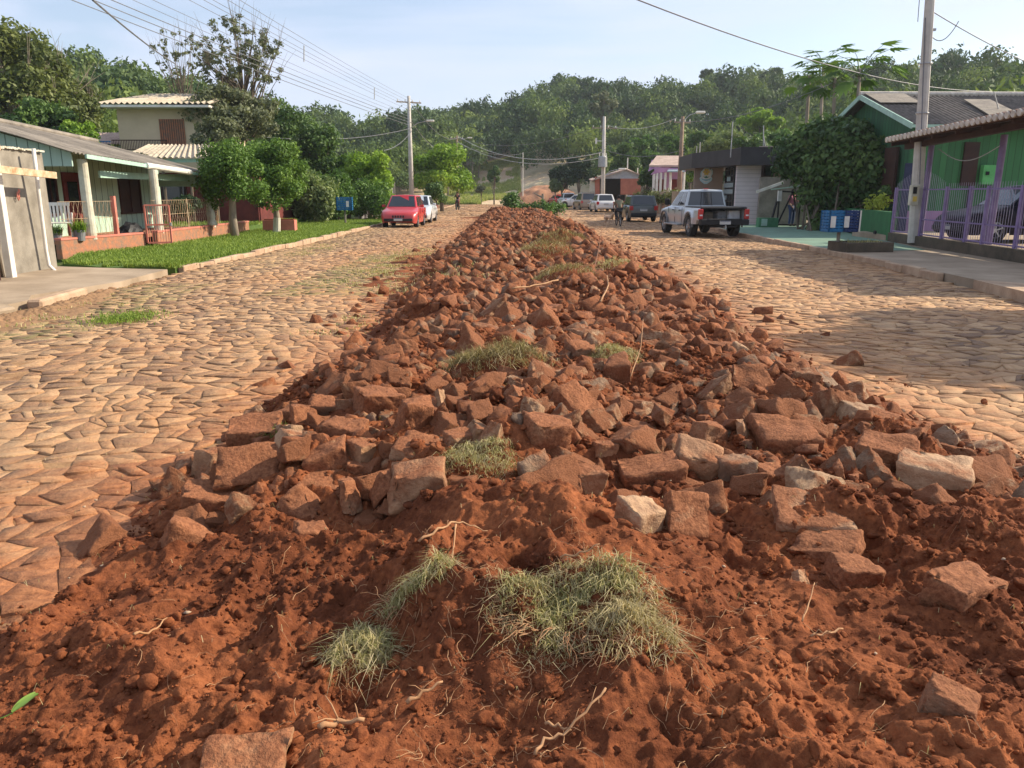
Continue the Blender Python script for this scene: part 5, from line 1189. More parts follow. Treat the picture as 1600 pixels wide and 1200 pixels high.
# ---- mint wooden house with a porch
t = thing('wooden_house', 'mint green board house with a grey sheet roof and whitewashed porch posts', 'house')
mb = MB(); mb.box((-12.08, 24.4, 1.45), (.14, 8.6, 2.5)); mb.box((-14.0, 20.1, 1.6), (3.8, .12, 2.8)); mb.box((-16.0, 24.4, 1.5), (.14, 8.6, 2.6)); mb.box((-14.0, 28.7, 1.5), (3.8, .12, 2.6)); mb.build('wall', M['mint'], t)
mb = MB(); mb.prism([(-13, 19.95, 2.2), (-10.42, 19.95, 2.2), (-10.42, 19.95, 2.55), (-13, 19.95, 3.22)], (0, .05, 0)); mb.build('porch_gable', M['mint_end'], t)
mb = MB(); mb.box((-10.6, 24.7, 2.05), (.05, 6.2, .18)); mb.box((-11.4, 28.25, 2.0), (1.7, .05, .42)); mb.build('porch_beam', M['mint_trim'], t)
roof = MB(); corr(roof, (-10.18, 19.6, 2.52), (-10.0, 28.5, 2.22), (-14.0, 28.5, 3.28), (-14.0, 19.6, 3.62)); corr(roof, (-18, 28.5, 2.2), (-18, 19.6, 2.5), (-14.0, 19.6, 3.62), (-14.0, 28.5, 3.28)); ro = roof.build('roof', M['fibre'], t)
MB().tube([(-14, 19.5, 3.66), (-14, 28.6, 3.32)], .09, 8).build('ridge_cap', M['fibre'], ro)
MB().bar((-10.14, 20.1, 2.44), (-10.08, 23.4, 2.32), .05, .10).build('gutter', M['mint_trim'], t)
MB().tube([(-10.08, 23.3, 2.33), (-9.98, 26.3, 2.22)], .085, 10).build('gutter_pipe', M['pvc'], t)
MB().bar((-10.0, 26.4, 2.20), (-9.95, 28.4, 2.14), .05, .08).build('gutter', M['mint_trim'], t)
for (x, y, z1) in ((-10.35, 20.3, 2.38), (-9.95, 23.4, 2.22), (-9.95, 27.7, 2.05)):
    mb = MB(); mb.tube([(x, y, .42), (x, y, 1.2), (x, y, z1)], [.135, .125, .12], 14); mb.build('porch_post', M['col'], t, smooth=False)
def win(parent, x, y0, y1, z0, z1, frame=None, pane=None, name='window', facing=1):
    f = MB(); w_ = y1-y0; h = z1-z0; d = .07
    for (cy, cz, a, b) in (((y0+y1)/2, z0, w_+.12, .07), ((y0+y1)/2, z1, w_+.12, .07), (y0, (z0+z1)/2, .07, h-.07), (y1, (z0+z1)/2, .07, h-.07), ((y0+y1)/2, (z0+z1)/2, .04, h-.07)): f.box((x+.03*facing, cy, cz), (d, a, b))
    fr = f.build(name, frame or M['brown_wood'], parent); MB().box((x+.012*facing, (y0+y1)/2, (z0+z1)/2), (.03, w_-.05, h-.05)).build('pane', pane or M['glass'], fr); return fr
win(t, -12.01, 21.35, 21.95, 1.0, 1.98); win(t, -12.01, 25.6, 27.0, .95, 2.02, pane=M['brown_wood'])
d_ = MB().box((-11.99, 22.75, 1.25), (.06, .85, 1.75)).build('door', M['darkred'], t); MB().box((-11.95, 22.75, 1.6), (.03, .5, .55)).build('door_pane', M['glass'], d_)
MB().box((-11.2, 24.2, .36), (1.7, 8.4, .10)).build('porch_floor', M['brickred'], t)
settle(t, (-12.5, 24, 0))
# ---- low brick garden wall, its posts and wire mesh, gate
t = thing('garden_wall', 'low worn orange brick wall with salmon post and wire mesh before the mint house', 'wall')
mb = MB(); pts = [(-10.55, 19.1), (-10.0, 22.1)]; mb.bar((-10.55, 19.1, .24), (-9.93, 22.25, .24), .16, .46); mb.bar((-9.90, 22.95, .24), (-9.93, 31.5, .24), .16, .46); mb.build('brick_base', M['brickred'], t, bevel=.01)
mb = MB(); mb.bar((-10.55, 19.1, .49), (-9.93, 22.25, .49), .19, .05); mb.bar((-9.90, 22.95, .49), (-9.93, 31.5, .49), .19, .05); mb.build('coping', M['redpaint'], t)
MB().box((-10.13, 21.2, .98), (.10, .10, 1.02)).build('post', M['redpaint'], t)
mb = MB()
for (a, b, n) in (((-10.5, 19.2), (-10.13, 21.2), 14), ((-9.92, 22.98), (-9.93, 28.3), 30)):
    for i in range(n):
        u = i/(n-1); x = a[0]+(b[0]-a[0])*u; y = a[1]+(b[1]-a[1])*u; mb.tube([(x, y, .5), (x, min(y+.35, b[1]), 1.35)], .0035, 4, False); mb.tube([(x, y, 1.35), (x, min(y+.35, b[1]), .5)], .0035, 4, False)
    for z in (.95, 1.36): mb.tube([(a[0], a[1], z), (b[0], b[1], z)], .005, 4, False)
for y in (25.6, 28.3): mb.tube([(-9.92, y, .5), (-9.92, y, 1.4)], .015, 6)
mb.build('wire_mesh', M['rust'], t); settle(t, (-10, 22, 0))
t = thing('garden_gate', 'small salmon barred gate standing open in the garden wall', 'gate')
a, b = Vector((-9.78, 22.2, .22)), Vector((-9.22, 22.45, .22)); H_ = Vector((0, 0, 1.02)); mb = MB()
for (p, q) in ((a, a+H_), (b, b+H_), (a, b), (a+H_, b+H_), (a+H_*.48, b+H_*.48)): mb.bar(p, q, .045)
mb.build('frame', M['redpaint'], t); mb = MB()
for i in range(1, 9): p = a.lerp(b, i/9); mb.tube([p, p+H_], .007, 5)
mb.build('bars', M['redpaint'], t); MB().box(b+Vector((.02, 0, .5)), (.05, .05, .09)).build('latch', M['steel'], t); settle(t, (-9.8, 22.2, .1))
# porch things
def chair():
    t = thing('plastic_chair', 'white plastic armchair on the mint house porch', 'chair', (-10.85, 19.9, .42), .5)
    for (x, y) in ((-.22, -.22), (.22, -.22), (-.2, .22), (.2, .22)): MB().tube([(x*1.1, y*1.1, 0), (x, y, .42)], [.022, .028], 6).build('leg', M['white'], t)
    MB().box((0, 0, .43), (.46, .46, .03)).build('seat', M['white'], t, bevel=.01)
    mb = MB()
    for k in range(6): mb.box((-.2+k*.08, .235+.0, .66), (.05, .02, .42), rx=-.15)
    mb.box((0, .27, .88), (.48, .03, .08), rx=-.15); mb.build('backrest', M['white'], t)
    for s in (-1, 1): MB().tube([(s*.24, -.22, .42), (s*.26, -.2, .64), (s*.26, .22, .66)], .022, 6).build('armrest', M['white'], t)
chair()
def pot(x, y, z, r, h, label, mat='greybox', leaf=None, seed=0):
    t = thing('plant_pot', label, 'plant', (x, y, z)); MB().lathe([(.001, 0), (r*.75, 0), (r, h), (r*.9, h), (r*.85, h*.85), (.001, h*.85)], 14).build('pot', M[mat], t)
    rng = np.random.default_rng(seed); a = rng.uniform(0, 6.28, 260); q = rng.random(260)**.5*r; V, F, T = blades(np.stack([q*np.cos(a), q*np.sin(a), np.full(260, h*.8)], 1), rng, h*.5, h*1.6, .012, 1.1); npmesh('foliage', V, F, leaf or M['l_bright'], t, tint=T)
pot(-10.35, 19.75, .42, .14, .26, 'grey pot with a yellow-green plant beside the white chair', seed=1)
pot(-10.75, 19.45, .42, .13, .2, 'small round grey pot in front of the white chair', leaf=M['l_mid'], seed=2)
sh = MB(); bm = bmesh.new(); bmesh.ops.create_icosphere(bm, subdivisions=3, radius=1)
for v in bm.verts: v.co += v.co*noise_f(v.co*2)*.25; v.co = Vector((v.co.x*.30, v.co.y*.45, max(-.02, v.co.z*.33)))
me = bpy.data.meshes.new('covered_bundle'); bm.to_mesh(me); bm.free(); o = link('covered_bundle', me, M['black']); o.location = (-10.6, 23.0, .43); tag(o, 'dark covered bundle on the porch behind the small gate', 'bundle')
# ---- dark red house and shed seen through the porch
t = thing('red_house', 'dark red board house half hidden behind the mint porch', 'house')
mb = MB(); mb.box((-14.5, 36.0, 1.3), (7.5, .2, 2.3)); mb.box((-10.8, 39, 1.3), (.2, 6, 2.3)); mb.build('wall', M['darkred'], t)
r_ = MB(); corr(r_, W(190, 246, 34.6), W(345, 246, 34.6), W(330, 226, 38.5), W(232, 226, 38.5), amp=.045, pitch=.25); r_.build('roof', M['fibre_tan'], t)
MB().bar(W(235, 252, 34.8), W(345, 250, 34.8), .06, .14).build('eave_board', M['mint_trim'], t)
mb = MB()
for px in (258, 300, 338): p = W(px, 300, 34.9); mb.tube([(p.x, 34.9, .2), (p.x, 34.9, 2.6)], .06, 6)
mb.build('porch_post', M['bark'], t)
wf_ = MB().box(W(272, 303, 35.86), (1.1, .06, 1.0)).build('window', M['brown_wood'], t); MB().box(W(272, 303, 35.80), (.9, .05, .8)).build('pane', M['glass'], wf_)
settle(t, (-13, 36, 0))
# ---- beige two-storey house
t = thing('two_storey_house', 'beige two-storey house with a tan corrugated roof and brown upper door', 'house')
Yb = 45.0; A = W(181, 165, Yb); B = W(318, 165, Yb); mb = MB()
mb.prism([(A.x, Yb, -.1), (B.x, Yb, -.1), (B.x, Yb, A.z-.0), (A.x, Yb, A.z)], (0, 7, 0)); mb.build('wall', M['beige'], t)
r_ = MB(); e0 = W(152, 161, Yb-.9); e1 = W(330, 161, Yb-.9); corr(r_, e0, e1, (e1.x, Yb+3.5, e0.z+.95), (e0.x+1.1, Yb+3.5, e0.z+.95), amp=.06, pitch=.30); corr(r_, (e1.x, Yb+8, e0.z), (e0.x, Yb+8, e0.z), (e0.x+1.1, Yb+3.5, e0.z+.95), (e1.x, Yb+3.5, e0.z+.95), amp=.06, pitch=.30); r_.build('roof', M['fibre_tan'], t)
MB().box(((e0.x+e1.x)/2, Yb-.45, e0.z-.14), (e1.x-e0.x-.3, .9, .12)).build('soffit', M['white'], t)
c = W(270, 208, Yb); dd = MB().box((c.x, Yb-.03, c.z-.05), (1.35, .08, 1.55)).build('door', M['redpaint'] if False else M['brickred'], t)
mb = MB()
for k in range(-5, 6): mb.box((c.x+k*.12, Yb-.08, c.z-.05), (.02, .03, 1.5))
mb.build('door_slats', M['brown_wood'], dd)
mb = MB(); z0 = W(200, 234, Yb-1.1).z; z1 = W(200, 219, Yb-1.1).z; xa, xb = W(176, 230, Yb-1.1).x, W(262, 230, Yb-1.1).x
mb.box(((xa+xb)/2, Yb-1.1, z1), (xb-xa, .05, .05)); mb.box(((xa+xb)/2, Yb-1.1, z0), (xb-xa, .05, .05)); n = 34
for i in range(n+1): mb.box((xa+(xb-xa)*i/n, Yb-1.1, (z0+z1)/2), (.025, .025, z1-z0))
mb.build('balcony_railing', M['brown_wood'], t); MB().box(((xa+xb)/2, Yb-.55, z0-.08), (xb-xa, 1.15, .12)).build('balcony_floor', M['beige'], t)
settle(t, ((A.x+B.x)/2, Yb+3, 0))
t = thing('neighbour_house', 'small pale house with a blue window left of the beige one', 'house')
A = W(140, 240, 47); mb = MB(); mb.box((A.x-.2, 49, 2.0), (5.5, 3.5, 4.4)); mb.build('wall', M['mint_trim'], t); r_ = MB(); corr(r_, (A.x-3.3, 46.8, 4.3), (A.x+2.8, 46.8, 4.3), (A.x+2.8, 49.3, 5.1), (A.x-3.3, 49.3, 5.1)); r_.build('roof', M['tile_pink'], t)
c = W(163, 233, 47.2); wf_ = MB().box((c.x, 47.2, c.z), (.8, .1, .9)).build('window', M['blue'], t); MB().box((c.x, 47.13, c.z), (.6, .06, .7)).build('pane', M['glass_pale'], wf_); settle(t, (A.x, 49, 0))
# grey fence panels behind the silver car, small garden statue, red planters
t = thing('board_fence', 'grey vertical board fence behind the silver car', 'fence'); mb = MB()
for i in range(26): mb.box((-8.2-.0*i, 47+i*.62, 1.15), (.05, .56, 2.1))
mb.build('boards', M['steel'], t)
for i in range(6): MB().box((-8.1, 46.7+i*3.1, 1.2), (.12, .12, 2.4)).build('post', M['conc_grey'], t)
settle(t, (-8.2, 54, 0))
c = G(284*1.0+80, 352); 
t = thing('garden_statue', 'small pale garden ornament on the lawn beside the trimmed tree trunk', 'statue', (-9.75, 27.3, .5)); MB().lathe([(.001, 0), (.15, 0), (.13, .10), (.07, .2), (.10, .30), (.085, .42), (.05, .5), (.001, .54)], 12).build('figure', M['col'], t, smooth=True)
for (px, lab) in ((425, 'left one of the two salmon planter boxes behind the trimmed trees'), (450, 'right one of the two salmon planter boxes behind the trimmed trees')):
    p = W(px, 352, 31.5); t = thing('planter_box', lab, 'planter', (p.x, 31.5, .12), group='salmon planter boxes'); MB().box((0, 0, .22), (.62, .4, .42)).build('box', M['redpaint'], t, bevel=.01); MB().box((0, 0, .45), (.52, .3, .03)).build('soil', M['soil'], t)
# blue litter basket on a post (two in the street)
def litter(px, py, Y, z0, w_, h_, zc, label, two=False, rz=0.0, small=False):
    p = W(px, py, Y); t = thing('litter_bin', label, 'litter bin', (p.x, Y, z0), rz, 'blue litter bins on posts')
    MB().tube([(0, 0, 0), (0, 0, zc)], .045, 8).build('post', M['conc_grey'], t)
    d = .42
    for k in ((-1, 1) if two else (0,)):
        cx = k*w_/4; ww = w_/2-.02 if two else w_; b = MB()
        for (a, c_) in (((cx-ww/2, -d/2), (cx+ww/2, -d/2)), ((cx+ww/2, -d/2), (cx+ww/2, d/2)), ((cx+ww/2, d/2), (cx-ww/2, d/2)), ((cx-ww/2, d/2), (cx-ww/2, -d/2))):
            for i in range(7): z = zc-h_/2+h_*(i+.5)/7; b.bar((a[0], a[1], z), (c_[0], c_[1], z), .02, h_/7*.72)
            for u in (0, .33, .66, 1): b.bar((a[0]+(c_[0]-a[0])*u, a[1]+(c_[1]-a[1])*u, zc-h_/2), (a[0]+(c_[0]-a[0])*u, a[1]+(c_[1]-a[1])*u, zc+h_/2), .035)
        b.box((cx, 0, zc-h_/2), (ww, d, .03)); bb = b.build('basket', M['blue'] if k <= 0 else M['bluedark'], t)
        MB().box((cx-ww*.28 if k < 0 else (cx-ww*.38 if k > 0 else ww*.25), -d/2-.025, zc-.02), (.13, .01, .28)).build('sticker', M['white'], bb)
    if two: MB().box((w_/2+.015, -.02, zc), (.04, d, h_)).build('end_panel', M['white'], t)
litter(540, 351, 39.6, .1, .74, .62, .98, 'blue slatted litter bin on a short post on the left lawn')
# ================================================================ right side
t = thing('planter', 'dark mossy concrete planter at the kerb holding the litter bin post', 'planter', (9.25, 20.15, .12), .12)
mb = MB()
for c, d in (((0, -.42, .12), (1.25, .12, .24)), ((0, .42, .12), (1.25, .12, .24)), ((-.57, 0, .12), (.12, .72, .24)), ((.57, 0, .12), (.12, .72, .24))): mb.box(c, d)
mb.build('box', M['dark_conc'], t, bevel=.012); MB().box((0, 0, .08), (1.05, .74, .14)).build('soil', M['soil'], t)
rng = np.random.default_rng(4); x = rng.uniform(-.5, .5, 380); y = rng.uniform(-.33, .33, 380); V, F, T = blades(np.stack([x, y, np.full(380, .14)], 1), rng, .05, .22, .008, 1.1); npmesh('weeds', V, F, M['strawgreen'], t, tint=T)
litter(1312, 350, 20.15, .26, .80, .52, .62, 'blue two-part litter bin standing in the concrete planter on the right', True, .1)
# concrete base wall + purple fence + carport
FA, FB = Vector((12.1, 24.35, 0)), Vector((10.45, 11.0, 0))
def fp(u, z=0): p = FA.lerp(FB, u); p.z = z; return p
t = thing('purple_fence', 'purple metal picket fence on a dark concrete base, arched top over the gate', 'fence')
mb = MB(); mb.bar(fp(0, .24), fp(1, .24), .18, .30); mb.build('base', M['dark_conc'], t, bevel=.01)
mb = MB()
n = 112
for i in range(n+1):
    u = i/n; d = u*13.45; h = 1.42
    if d < 3.6: h = 1.42+.36*math.sin(math.pi*d/3.6)
    if abs((d % 3.6)) < .03: continue
    p = fp(u, .4); mb.tube([p, p+Vector((0, 0, h-.06)), p+Vector((0, 0, h))], [.005, .005, .003], 5)
mb.build('pickets', M['steel_lilac'], t)
mb = MB()
for z in (.44, .85, 1.66): mb.bar(fp(0, z), fp(1, z), .03, .035)
mb.build('rails', M['purple'], t)
for d in (0.05, 2.2, 3.65, 5.0, 5.9, 7.4, 10.4):
    p = fp(d/13.45); MB().box((p.x, p.y, 1.05), (.075, .075, 1.36)).build('post', M['purple'], t)
settle(t, (11.3, 18, .1))
t = thing('carport', 'tile-roofed carport on tall purple posts beside the green house', 'carport')
for (px, Y, r_) in ((1447, 22.9, .075), (1557, 19.8, .08)):
    a = W(px, 300, Y); MB().tube([(a.x-.02, Y, .3), (a.x, Y, 2.95)], r_, 12).build('post', M['purple'], t)
MB().tube([(11.7, 14.2, .3), (11.7, 14.2, 3.1)], .08, 12).build('post', M['purple'], t)
e0, e1 = Vector((11.25, 23.4, 2.98)), Vector((10.87, 13.6, 3.22))
mb = MB(); mb.bar((e0.x+.45, e0.y-.2, 2.86), (e1.x+.6, e1.y, 3.16), .14, .16)
for k in range(9): y = 23.3-k*1.15; z = 2.98+(23.4-y)*.0225; mb.bar((11.3-(23.4-y)*.037, y, z-.06), (16.5, y, z+.75), .07, .10)
mb.build('rafters', M['brown_wood'], t)
mb = MB(); q = [Vector((11.35, 23.4, 2.97)), Vector((10.97, 13.6, 3.20)), Vector((16.5, 13.6, 4.05)), Vector((16.5, 23.4, 3.80))]; mb.prism(q, (0, 0, .02)); mb.build('ceiling', M['brown_wood'], t)
tl = MB(); n = 44
for i in range(n):
    u = (i+.5)/n; a = e0.lerp(e1, u); b = Vector((16.5, a.y, a.z+.86)); tl.tube([a+Vector((-.08, 0, .07)), b+Vector((0, 0, .06))], .088, 8)
tl.build('roof_tiles', M['tile_brown'], t)
tl = MB()
for i in range(n): u = (i+.5)/n; a = e0.lerp(e1, u); tl.tube([a+Vector((-.12, 0, .066)), a+Vector((-.07, 0, .072))], .078, 8)
tl.build('mortared_tile_ends', M['tile_white'], t)
settle(t, (13, 18, .1))
c0 = W(1466, 232, 22.7); c1 = W(1562, 228, 19.7); o = MB().tube([c0.lerp(c1, i/12)-Vector((0, 0, .34*math.sin(math.pi*i/12))) for i in range(13)], .012, 5).build('string_lights', M['cablelight']); tag(o, 'slack pale cable hanging between the carport posts', 'cable')
MB_y = strip('pavement', [(12.15, 24.2, .28), (10.6, 11, .28), (20, 11, .28), (20, 27.5, .28), (12.3, 27.5, .28)], M['concrete'], .3)
# green wooden house
t = thing('green_house', 'bright green board house with a dark weathered sheet roof behind the carport', 'house')
mb = MB(); mb.box((19.5, 28.55, 2.1), (9.9, .14, 3.9)); mb.build('front_wall', M['green_boards'], t)
mb = MB(); mb.prism([(14.6, 28.5, .1), (14.6, 35.8, .1), (14.6, 35.8, 3.85), (14.6, 32.1, 5.2), (14.6, 28.5, 3.85)], (.12, 0, 0)); mb.build('gable_wall', M['green_gable'], t)
r_ = MB(); corr(r_, (14.2, 27.9, 3.86), (26, 27.9, 3.86), (26, 32.1, 5.28), (14.2, 32.1, 5.28), amp=.035); corr(r_, (26, 36.4, 3.8), (14.2, 36.4, 3.8), (14.2, 32.1, 5.28), (26, 32.1, 5.28), amp=.035); ro = r_.build('roof', M['fibre_dark'], t)
MB().prism([(17.2, 28.3, 4.10), (18.4, 28.3, 4.10), (18.6, 31.0, 5.0), (17.6, 31.0, 5.0)], (0, 0, .03)).build('patched_sheet', M['fibre'], ro)
MB().prism([(14.25, 30.6, 4.84), (15.8, 30.6, 4.84), (15.8, 32.0, 5.32), (14.25, 32.0, 5.32)], (0, 0, .03)).build('patched_sheet', M['fibre'], ro)
MB().tube([(14.1, 32.1, 5.33), (26, 32.1, 5.33)], .10, 8).build('ridge_cap', M['tile_white'], ro)
mb = MB(); mb.bar((14.12, 27.8, 3.80), (14.12, 32.1, 5.22), .05, .18); mb.bar((14.12, 36.4, 3.74), (14.12, 32.1, 5.22), .05, .18); mb.bar((14.1, 27.82, 3.80), (26, 27.82, 3.80), .05, .10); mb.build('barge_board', M['mint_trim'], t)
MB().box((14.45, 29.7, 2.2), (.1, .9, 2.0)).build('door', M['brown_wood'], t)
for (px0, px1, py0, py1) in ((1500, 1532, 222, 290),):
    a, b = W(px0, py1, 28.4), W(px1, py0, 28.4); s_ = MB().box(((a.x+b.x)/2, 28.42, (a.z+b.z)/2), (b.x-a.x, .08, b.z-a.z)).build('shutter', M['brown_wood'], t)
a, b = W(1404, 355, 28.4), W(1430, 225, 28.4); MB().box(((a.x+b.x)/2, 28.42, 1.4), (b.x-a.x, .08, 2.4)).build('door', M['bluedoor'], t)
a, b = W(1532, 288, 28.3), W(1562, 258, 28.3); bx_ = MB().box(((a.x+b.x)/2, 28.33, (a.z+b.z)/2), (b.x-a.x, .2, b.z-a.z)).build('meter_cabinet', M['greenbox'], t); MB().box(((a.x+b.x)/2-.15, 28.21, (a.z+b.z)/2+.05), (.12, .03, .12)).build('meter_dial', M['black'], bx_)
a = W(1512, 325, 28.4); MB().box((a.x, 28.42, 1.2), (.08, .06, 1.9)).build('pipe', M['black'], t)
MB().box((19.5, 28.44, .55), (9.9, .06, .8)).build('wall_base', M['purple_wall'], t)
settle(t, (19, 31, 0))
o = MB(); p = W(1553, 143, 29.5); o.tube([(p.x+.35, 29.5, 4.3), (p.x, 29.5, p.z)], .02, 6); tag(o.build('roof_mast', M['steel']), 'thin leaning mast on the roof of the green house', 'mast')
# green low wall
t = thing('low_wall', 'low dark green plastered wall under the leafy climber', 'wall')
mb = MB(); mb.bar((12.2, 24.5, .56), (14.0, 32.5, .56), .18, .88); mb.build('wall', M['green_wall'], t, bevel=.01); mb = MB(); mb.bar((14.0, 32.5, .40), (14.6, 36.0, .40), .18, .56); mb.build('wall_step', M['green_wall'], t)
MB().tube([(12.22, 25.6, .33), (12.16, 25.6, .33)], .06, 10).build('drain_hole', M['black'], t); settle(t, (13, 28, .1))
# small green gate with stone pier, lean-to beam
t = thing('yard_gate', 'dark framed gate with diagonal braces in front of a grey block wall', 'gate')
Yg = 35.2; a = W(1214, 352, Yg); b = W(1247, 352, Yg); z1 = W(1214, 297, Yg).z; mb = MB()
for (p, q) in (((a.x, Yg, .15), (a.x, Yg, z1)), ((b.x, Yg, .15), (b.x, Yg, z1-.1)), ((a.x, Yg, .2), (b.x, Yg, .2)), ((a.x, Yg, .2), (b.x-.35, Yg, z1-.05)), ((b.x, Yg, .25), (b.x-.35, Yg, z1-.05)), ((a.x, Yg, z1-.05), (b.x, Yg, z1-.1))): mb.bar(p, q, .06)
mb.bar((a.x-.35, Yg-.1, .15), (a.x-.05, Yg, z1-.3), .07); mb.build('frame', M['black'], t)
p = W(1205, 290, Yg); MB().box((a.x-.02, Yg-.1, z1-.25), (.16, .1, .45)).build('meter', M['white'], t); MB().box((a.x-.55, Yg-.3, .32), (.85, .4, .4)).build('plinth', M['greenpaint'], t); MB().box((a.x-.75, Yg-.52, .33), (.25, .04, .3)).build('plinth_panel', M['mint_trim'], t)
settle(t, (a.x, Yg, 0))
t = thing('block_wall', 'grey block wall with a white slanting rail behind the yard gate', 'wall')
A, B = W(1184, 345, 37.2), W(1260, 345, 37.2); mb = MB(); mb.box(((A.x+B.x)/2, 37.3, 1.2), (B.x-A.x, .2, 2.2)); mb.build('wall', M['conc_grey'], t)
MB().bar(W(1182, 300, 36.8), W(1224, 285, 36.8), .10, .12).build('slanting_rail', M['white'], t); MB().bar(W(1205, 296, 36.0), W(1256, 290, 36.0), .05).build('top_rail', M['mint_trim'], t); settle(t, (14, 37.3, 0))
# dark-roofed building with pale siding
t = thing('dark_roofed_building', 'low building with a charcoal flat roof edge and a pale windowless siding wall', 'building')
Y1 = 38.5; A, B = W(1147, 340, Y1), W(1184, 340, Y1); zt = W(1165, 258, Y1).z; mb = MB(); mb.box(((A.x+B.x)/2, Y1+.1, zt/2), (B.x-A.x, .2, zt)); mb.build('siding_wall', M['siding'], t)
A2, B2 = W(1188, 300, 39.5), W(1250, 300, 39.5); mb = MB(); mb.box(((A2.x+B2.x)/2, 39.6, 1.9), (B2.x-A2.x+.3, .2, 3.8)); mb.build('rear_wall', M['taupe_l'], t)
c = W(1202, 267, 39.4); wf_ = MB().box((c.x, 39.47, c.z), (.48, .1, .55)).build('window', M['brown_wood'], t); MB().box((c.x, 39.40, c.z), (.38, .06, .45)).build('pane', M['glass'], wf_)
MB().bar((B.x+.06, Y1+.0, .2), (B.x+.06, Y1, zt), .10).build('downpipe', M['brown_wood'], t)
# glazed side between siding wall and sign wall
C0, C1 = W(1127, 300, 41.8), W(1146, 300, Y1+.25); mb = MB(); fr = MB(); nc, nr = 3, 7; z0, z1 = .9, W(1135, 255, 40).z
pa, pb = Vector((C0.x+.15, 41.6, 0)), Vector((A.x-.02, Y1+.25, 0)); mb.prism([(pa.x, pa.y, .1), (pb.x, pb.y, .1), (pb.x, pb.y, z1), (pa.x, pa.y, z1)], (.1, 0, 0)); wn_ = mb.build('glazed_wall', M['glass'], t)
for i in range(nc+1): p = pa.lerp(pb, i/nc); fr.bar((p.x-.03, p.y, z0), (p.x-.03, p.y, z1), .05)
for k in range(nr+1): z = z0+(z1-z0)*k/nr; fr.bar((pa.x-.03, pa.y, z), (pb.x-.03, pb.y, z), .05)
fr.build('glazing_bars', M['black'], wn_); pn = MB()
for (i, k) in ((0, 3), (1, 3), (2, 3), (0, 2), (1, 2), (2, 2), (1, 4), (0, 1)):
    p = pa.lerp(pb, (i+.5)/nc); pn.box((p.x-.05, p.y, z0+(z1-z0)*(k+.5)/nr), (.02, (pb-pa).length/nc*.8, (z1-z0)/nr*.72))
pn.build('pale_panes', M['glass_pale'], wn_)
f = MB(); ztop = W(1215, 234, 38).z; e = [(A.x-1.25, 42.5), (A.x-.15, 37.6), (B.x+4.5, 37.6), (B.x+4.5, 47), (A.x-.9, 47)]
f.prism([(x, y, zt-.02) for x, y in e], (0, 0, .75)); f.build('roof_slab', M['fascia'], t)
mb = MB(); mb.prism([(A.x-.17, 37.58, zt+.73), (B.x+4.5, 37.58, zt+.73), (B.x+4.5, 44, ztop+.35), (A.x+.6, 44, ztop+.15)], (0, 0, .05)); mb.build('roof_sheet', M['fascia'], t)
for (px, py0, py1) in ((1145, 190, 246),): p = W(px, py0, 37.9); MB().tube([(p.x, 37.9, W(px, py1, 37.9).z), (p.x, 37.9, p.z)], .025, 6).build('mast', M['steel'], t)
settle(t, (13, 40, 0))
t = thing('sign_wall', 'taupe wall carrying a flower-shaped emblem beside the dark-roofed building', 'wall')
A, B = W(1083, 320, 42.5), W(1127, 320, 42.5); zt2 = W(1105, 253, 42.5).z; MB().box(((A.x+B.x)/2, 42.6, zt2/2), (B.x-A.x, .2, zt2)).build('wall', M['taupe'], t); settle(t, ((A.x+B.x)/2, 42.6, 0))
# emblem: pale scalloped shield with yellow bloom
t = thing('wall_emblem', 'pale aqua flower-shaped emblem with a yellow bloom mounted on the taupe wall', 'sign', group=None)
c = W(1103.5, 275, 42.44); k = (W(1113, 275, 42.44).x-c.x)/9.5
def blob(pts, d, mat, nm, par, y): 
    mb = MB(); mb.prism([(c.x+a*k, y, c.z+b*k) for a, b in pts], (0, -d, 0)); return mb.build(nm, mat, par)
out = [(-2, -12), (2, -12), (5, -10), (9, -7), (10, -3), (8, -1), (10, 3), (10, 8), (8, 11), (6, 9), (4, 12), (0, 12.5), (-4, 11.5), (-6, 9), (-8, 7), (-9, 3), (-8, -1), (-10, -3), (-9, -7), (-5, -10)]
b0 = blob(out, .03, M['aqua'], 'shield', t, 42.49); blob([(a*.82, b*.82+.6) for a, b in out], .012, M['white'], 'field', b0, 42.457)
blob([(4.6*math.cos(q_)*(1+.18*math.cos(6*q_)), 6+4.6*math.sin(q_)*(1+.18*math.cos(6*q_))) for q_ in [2*math.pi*i/36 for i in range(36)]], .012, M['yellow'], 'bloom', b0, 42.443)
blob([(-8, -3), (-4, -4.6), (0, -5), (4, -4.6), (8, -3), (6, -6), (0, -8), (-6, -6)], .012, M['aqua2'], 'ribbon', b0, 42.443)
blob([(-6, -.2), (-2, -2.8), (0, -3.2), (2, -2.8), (6, -.2), (3, -1.4), (.5, -.6), (0, 1), (-.5, -.6), (-3, -1.4)], .012, M['greenpaint'], 'leaves', b0, 42.443)
blob([(1.3*math.cos(q_), 6+1.3*math.sin(q_)) for q_ in [2*math.pi*i/14 for i in range(14)]], .008, M['rust'], 'bloom_centre', b0, 42.43)
settle(t, (c.x, 42.48, c.z-12*k))
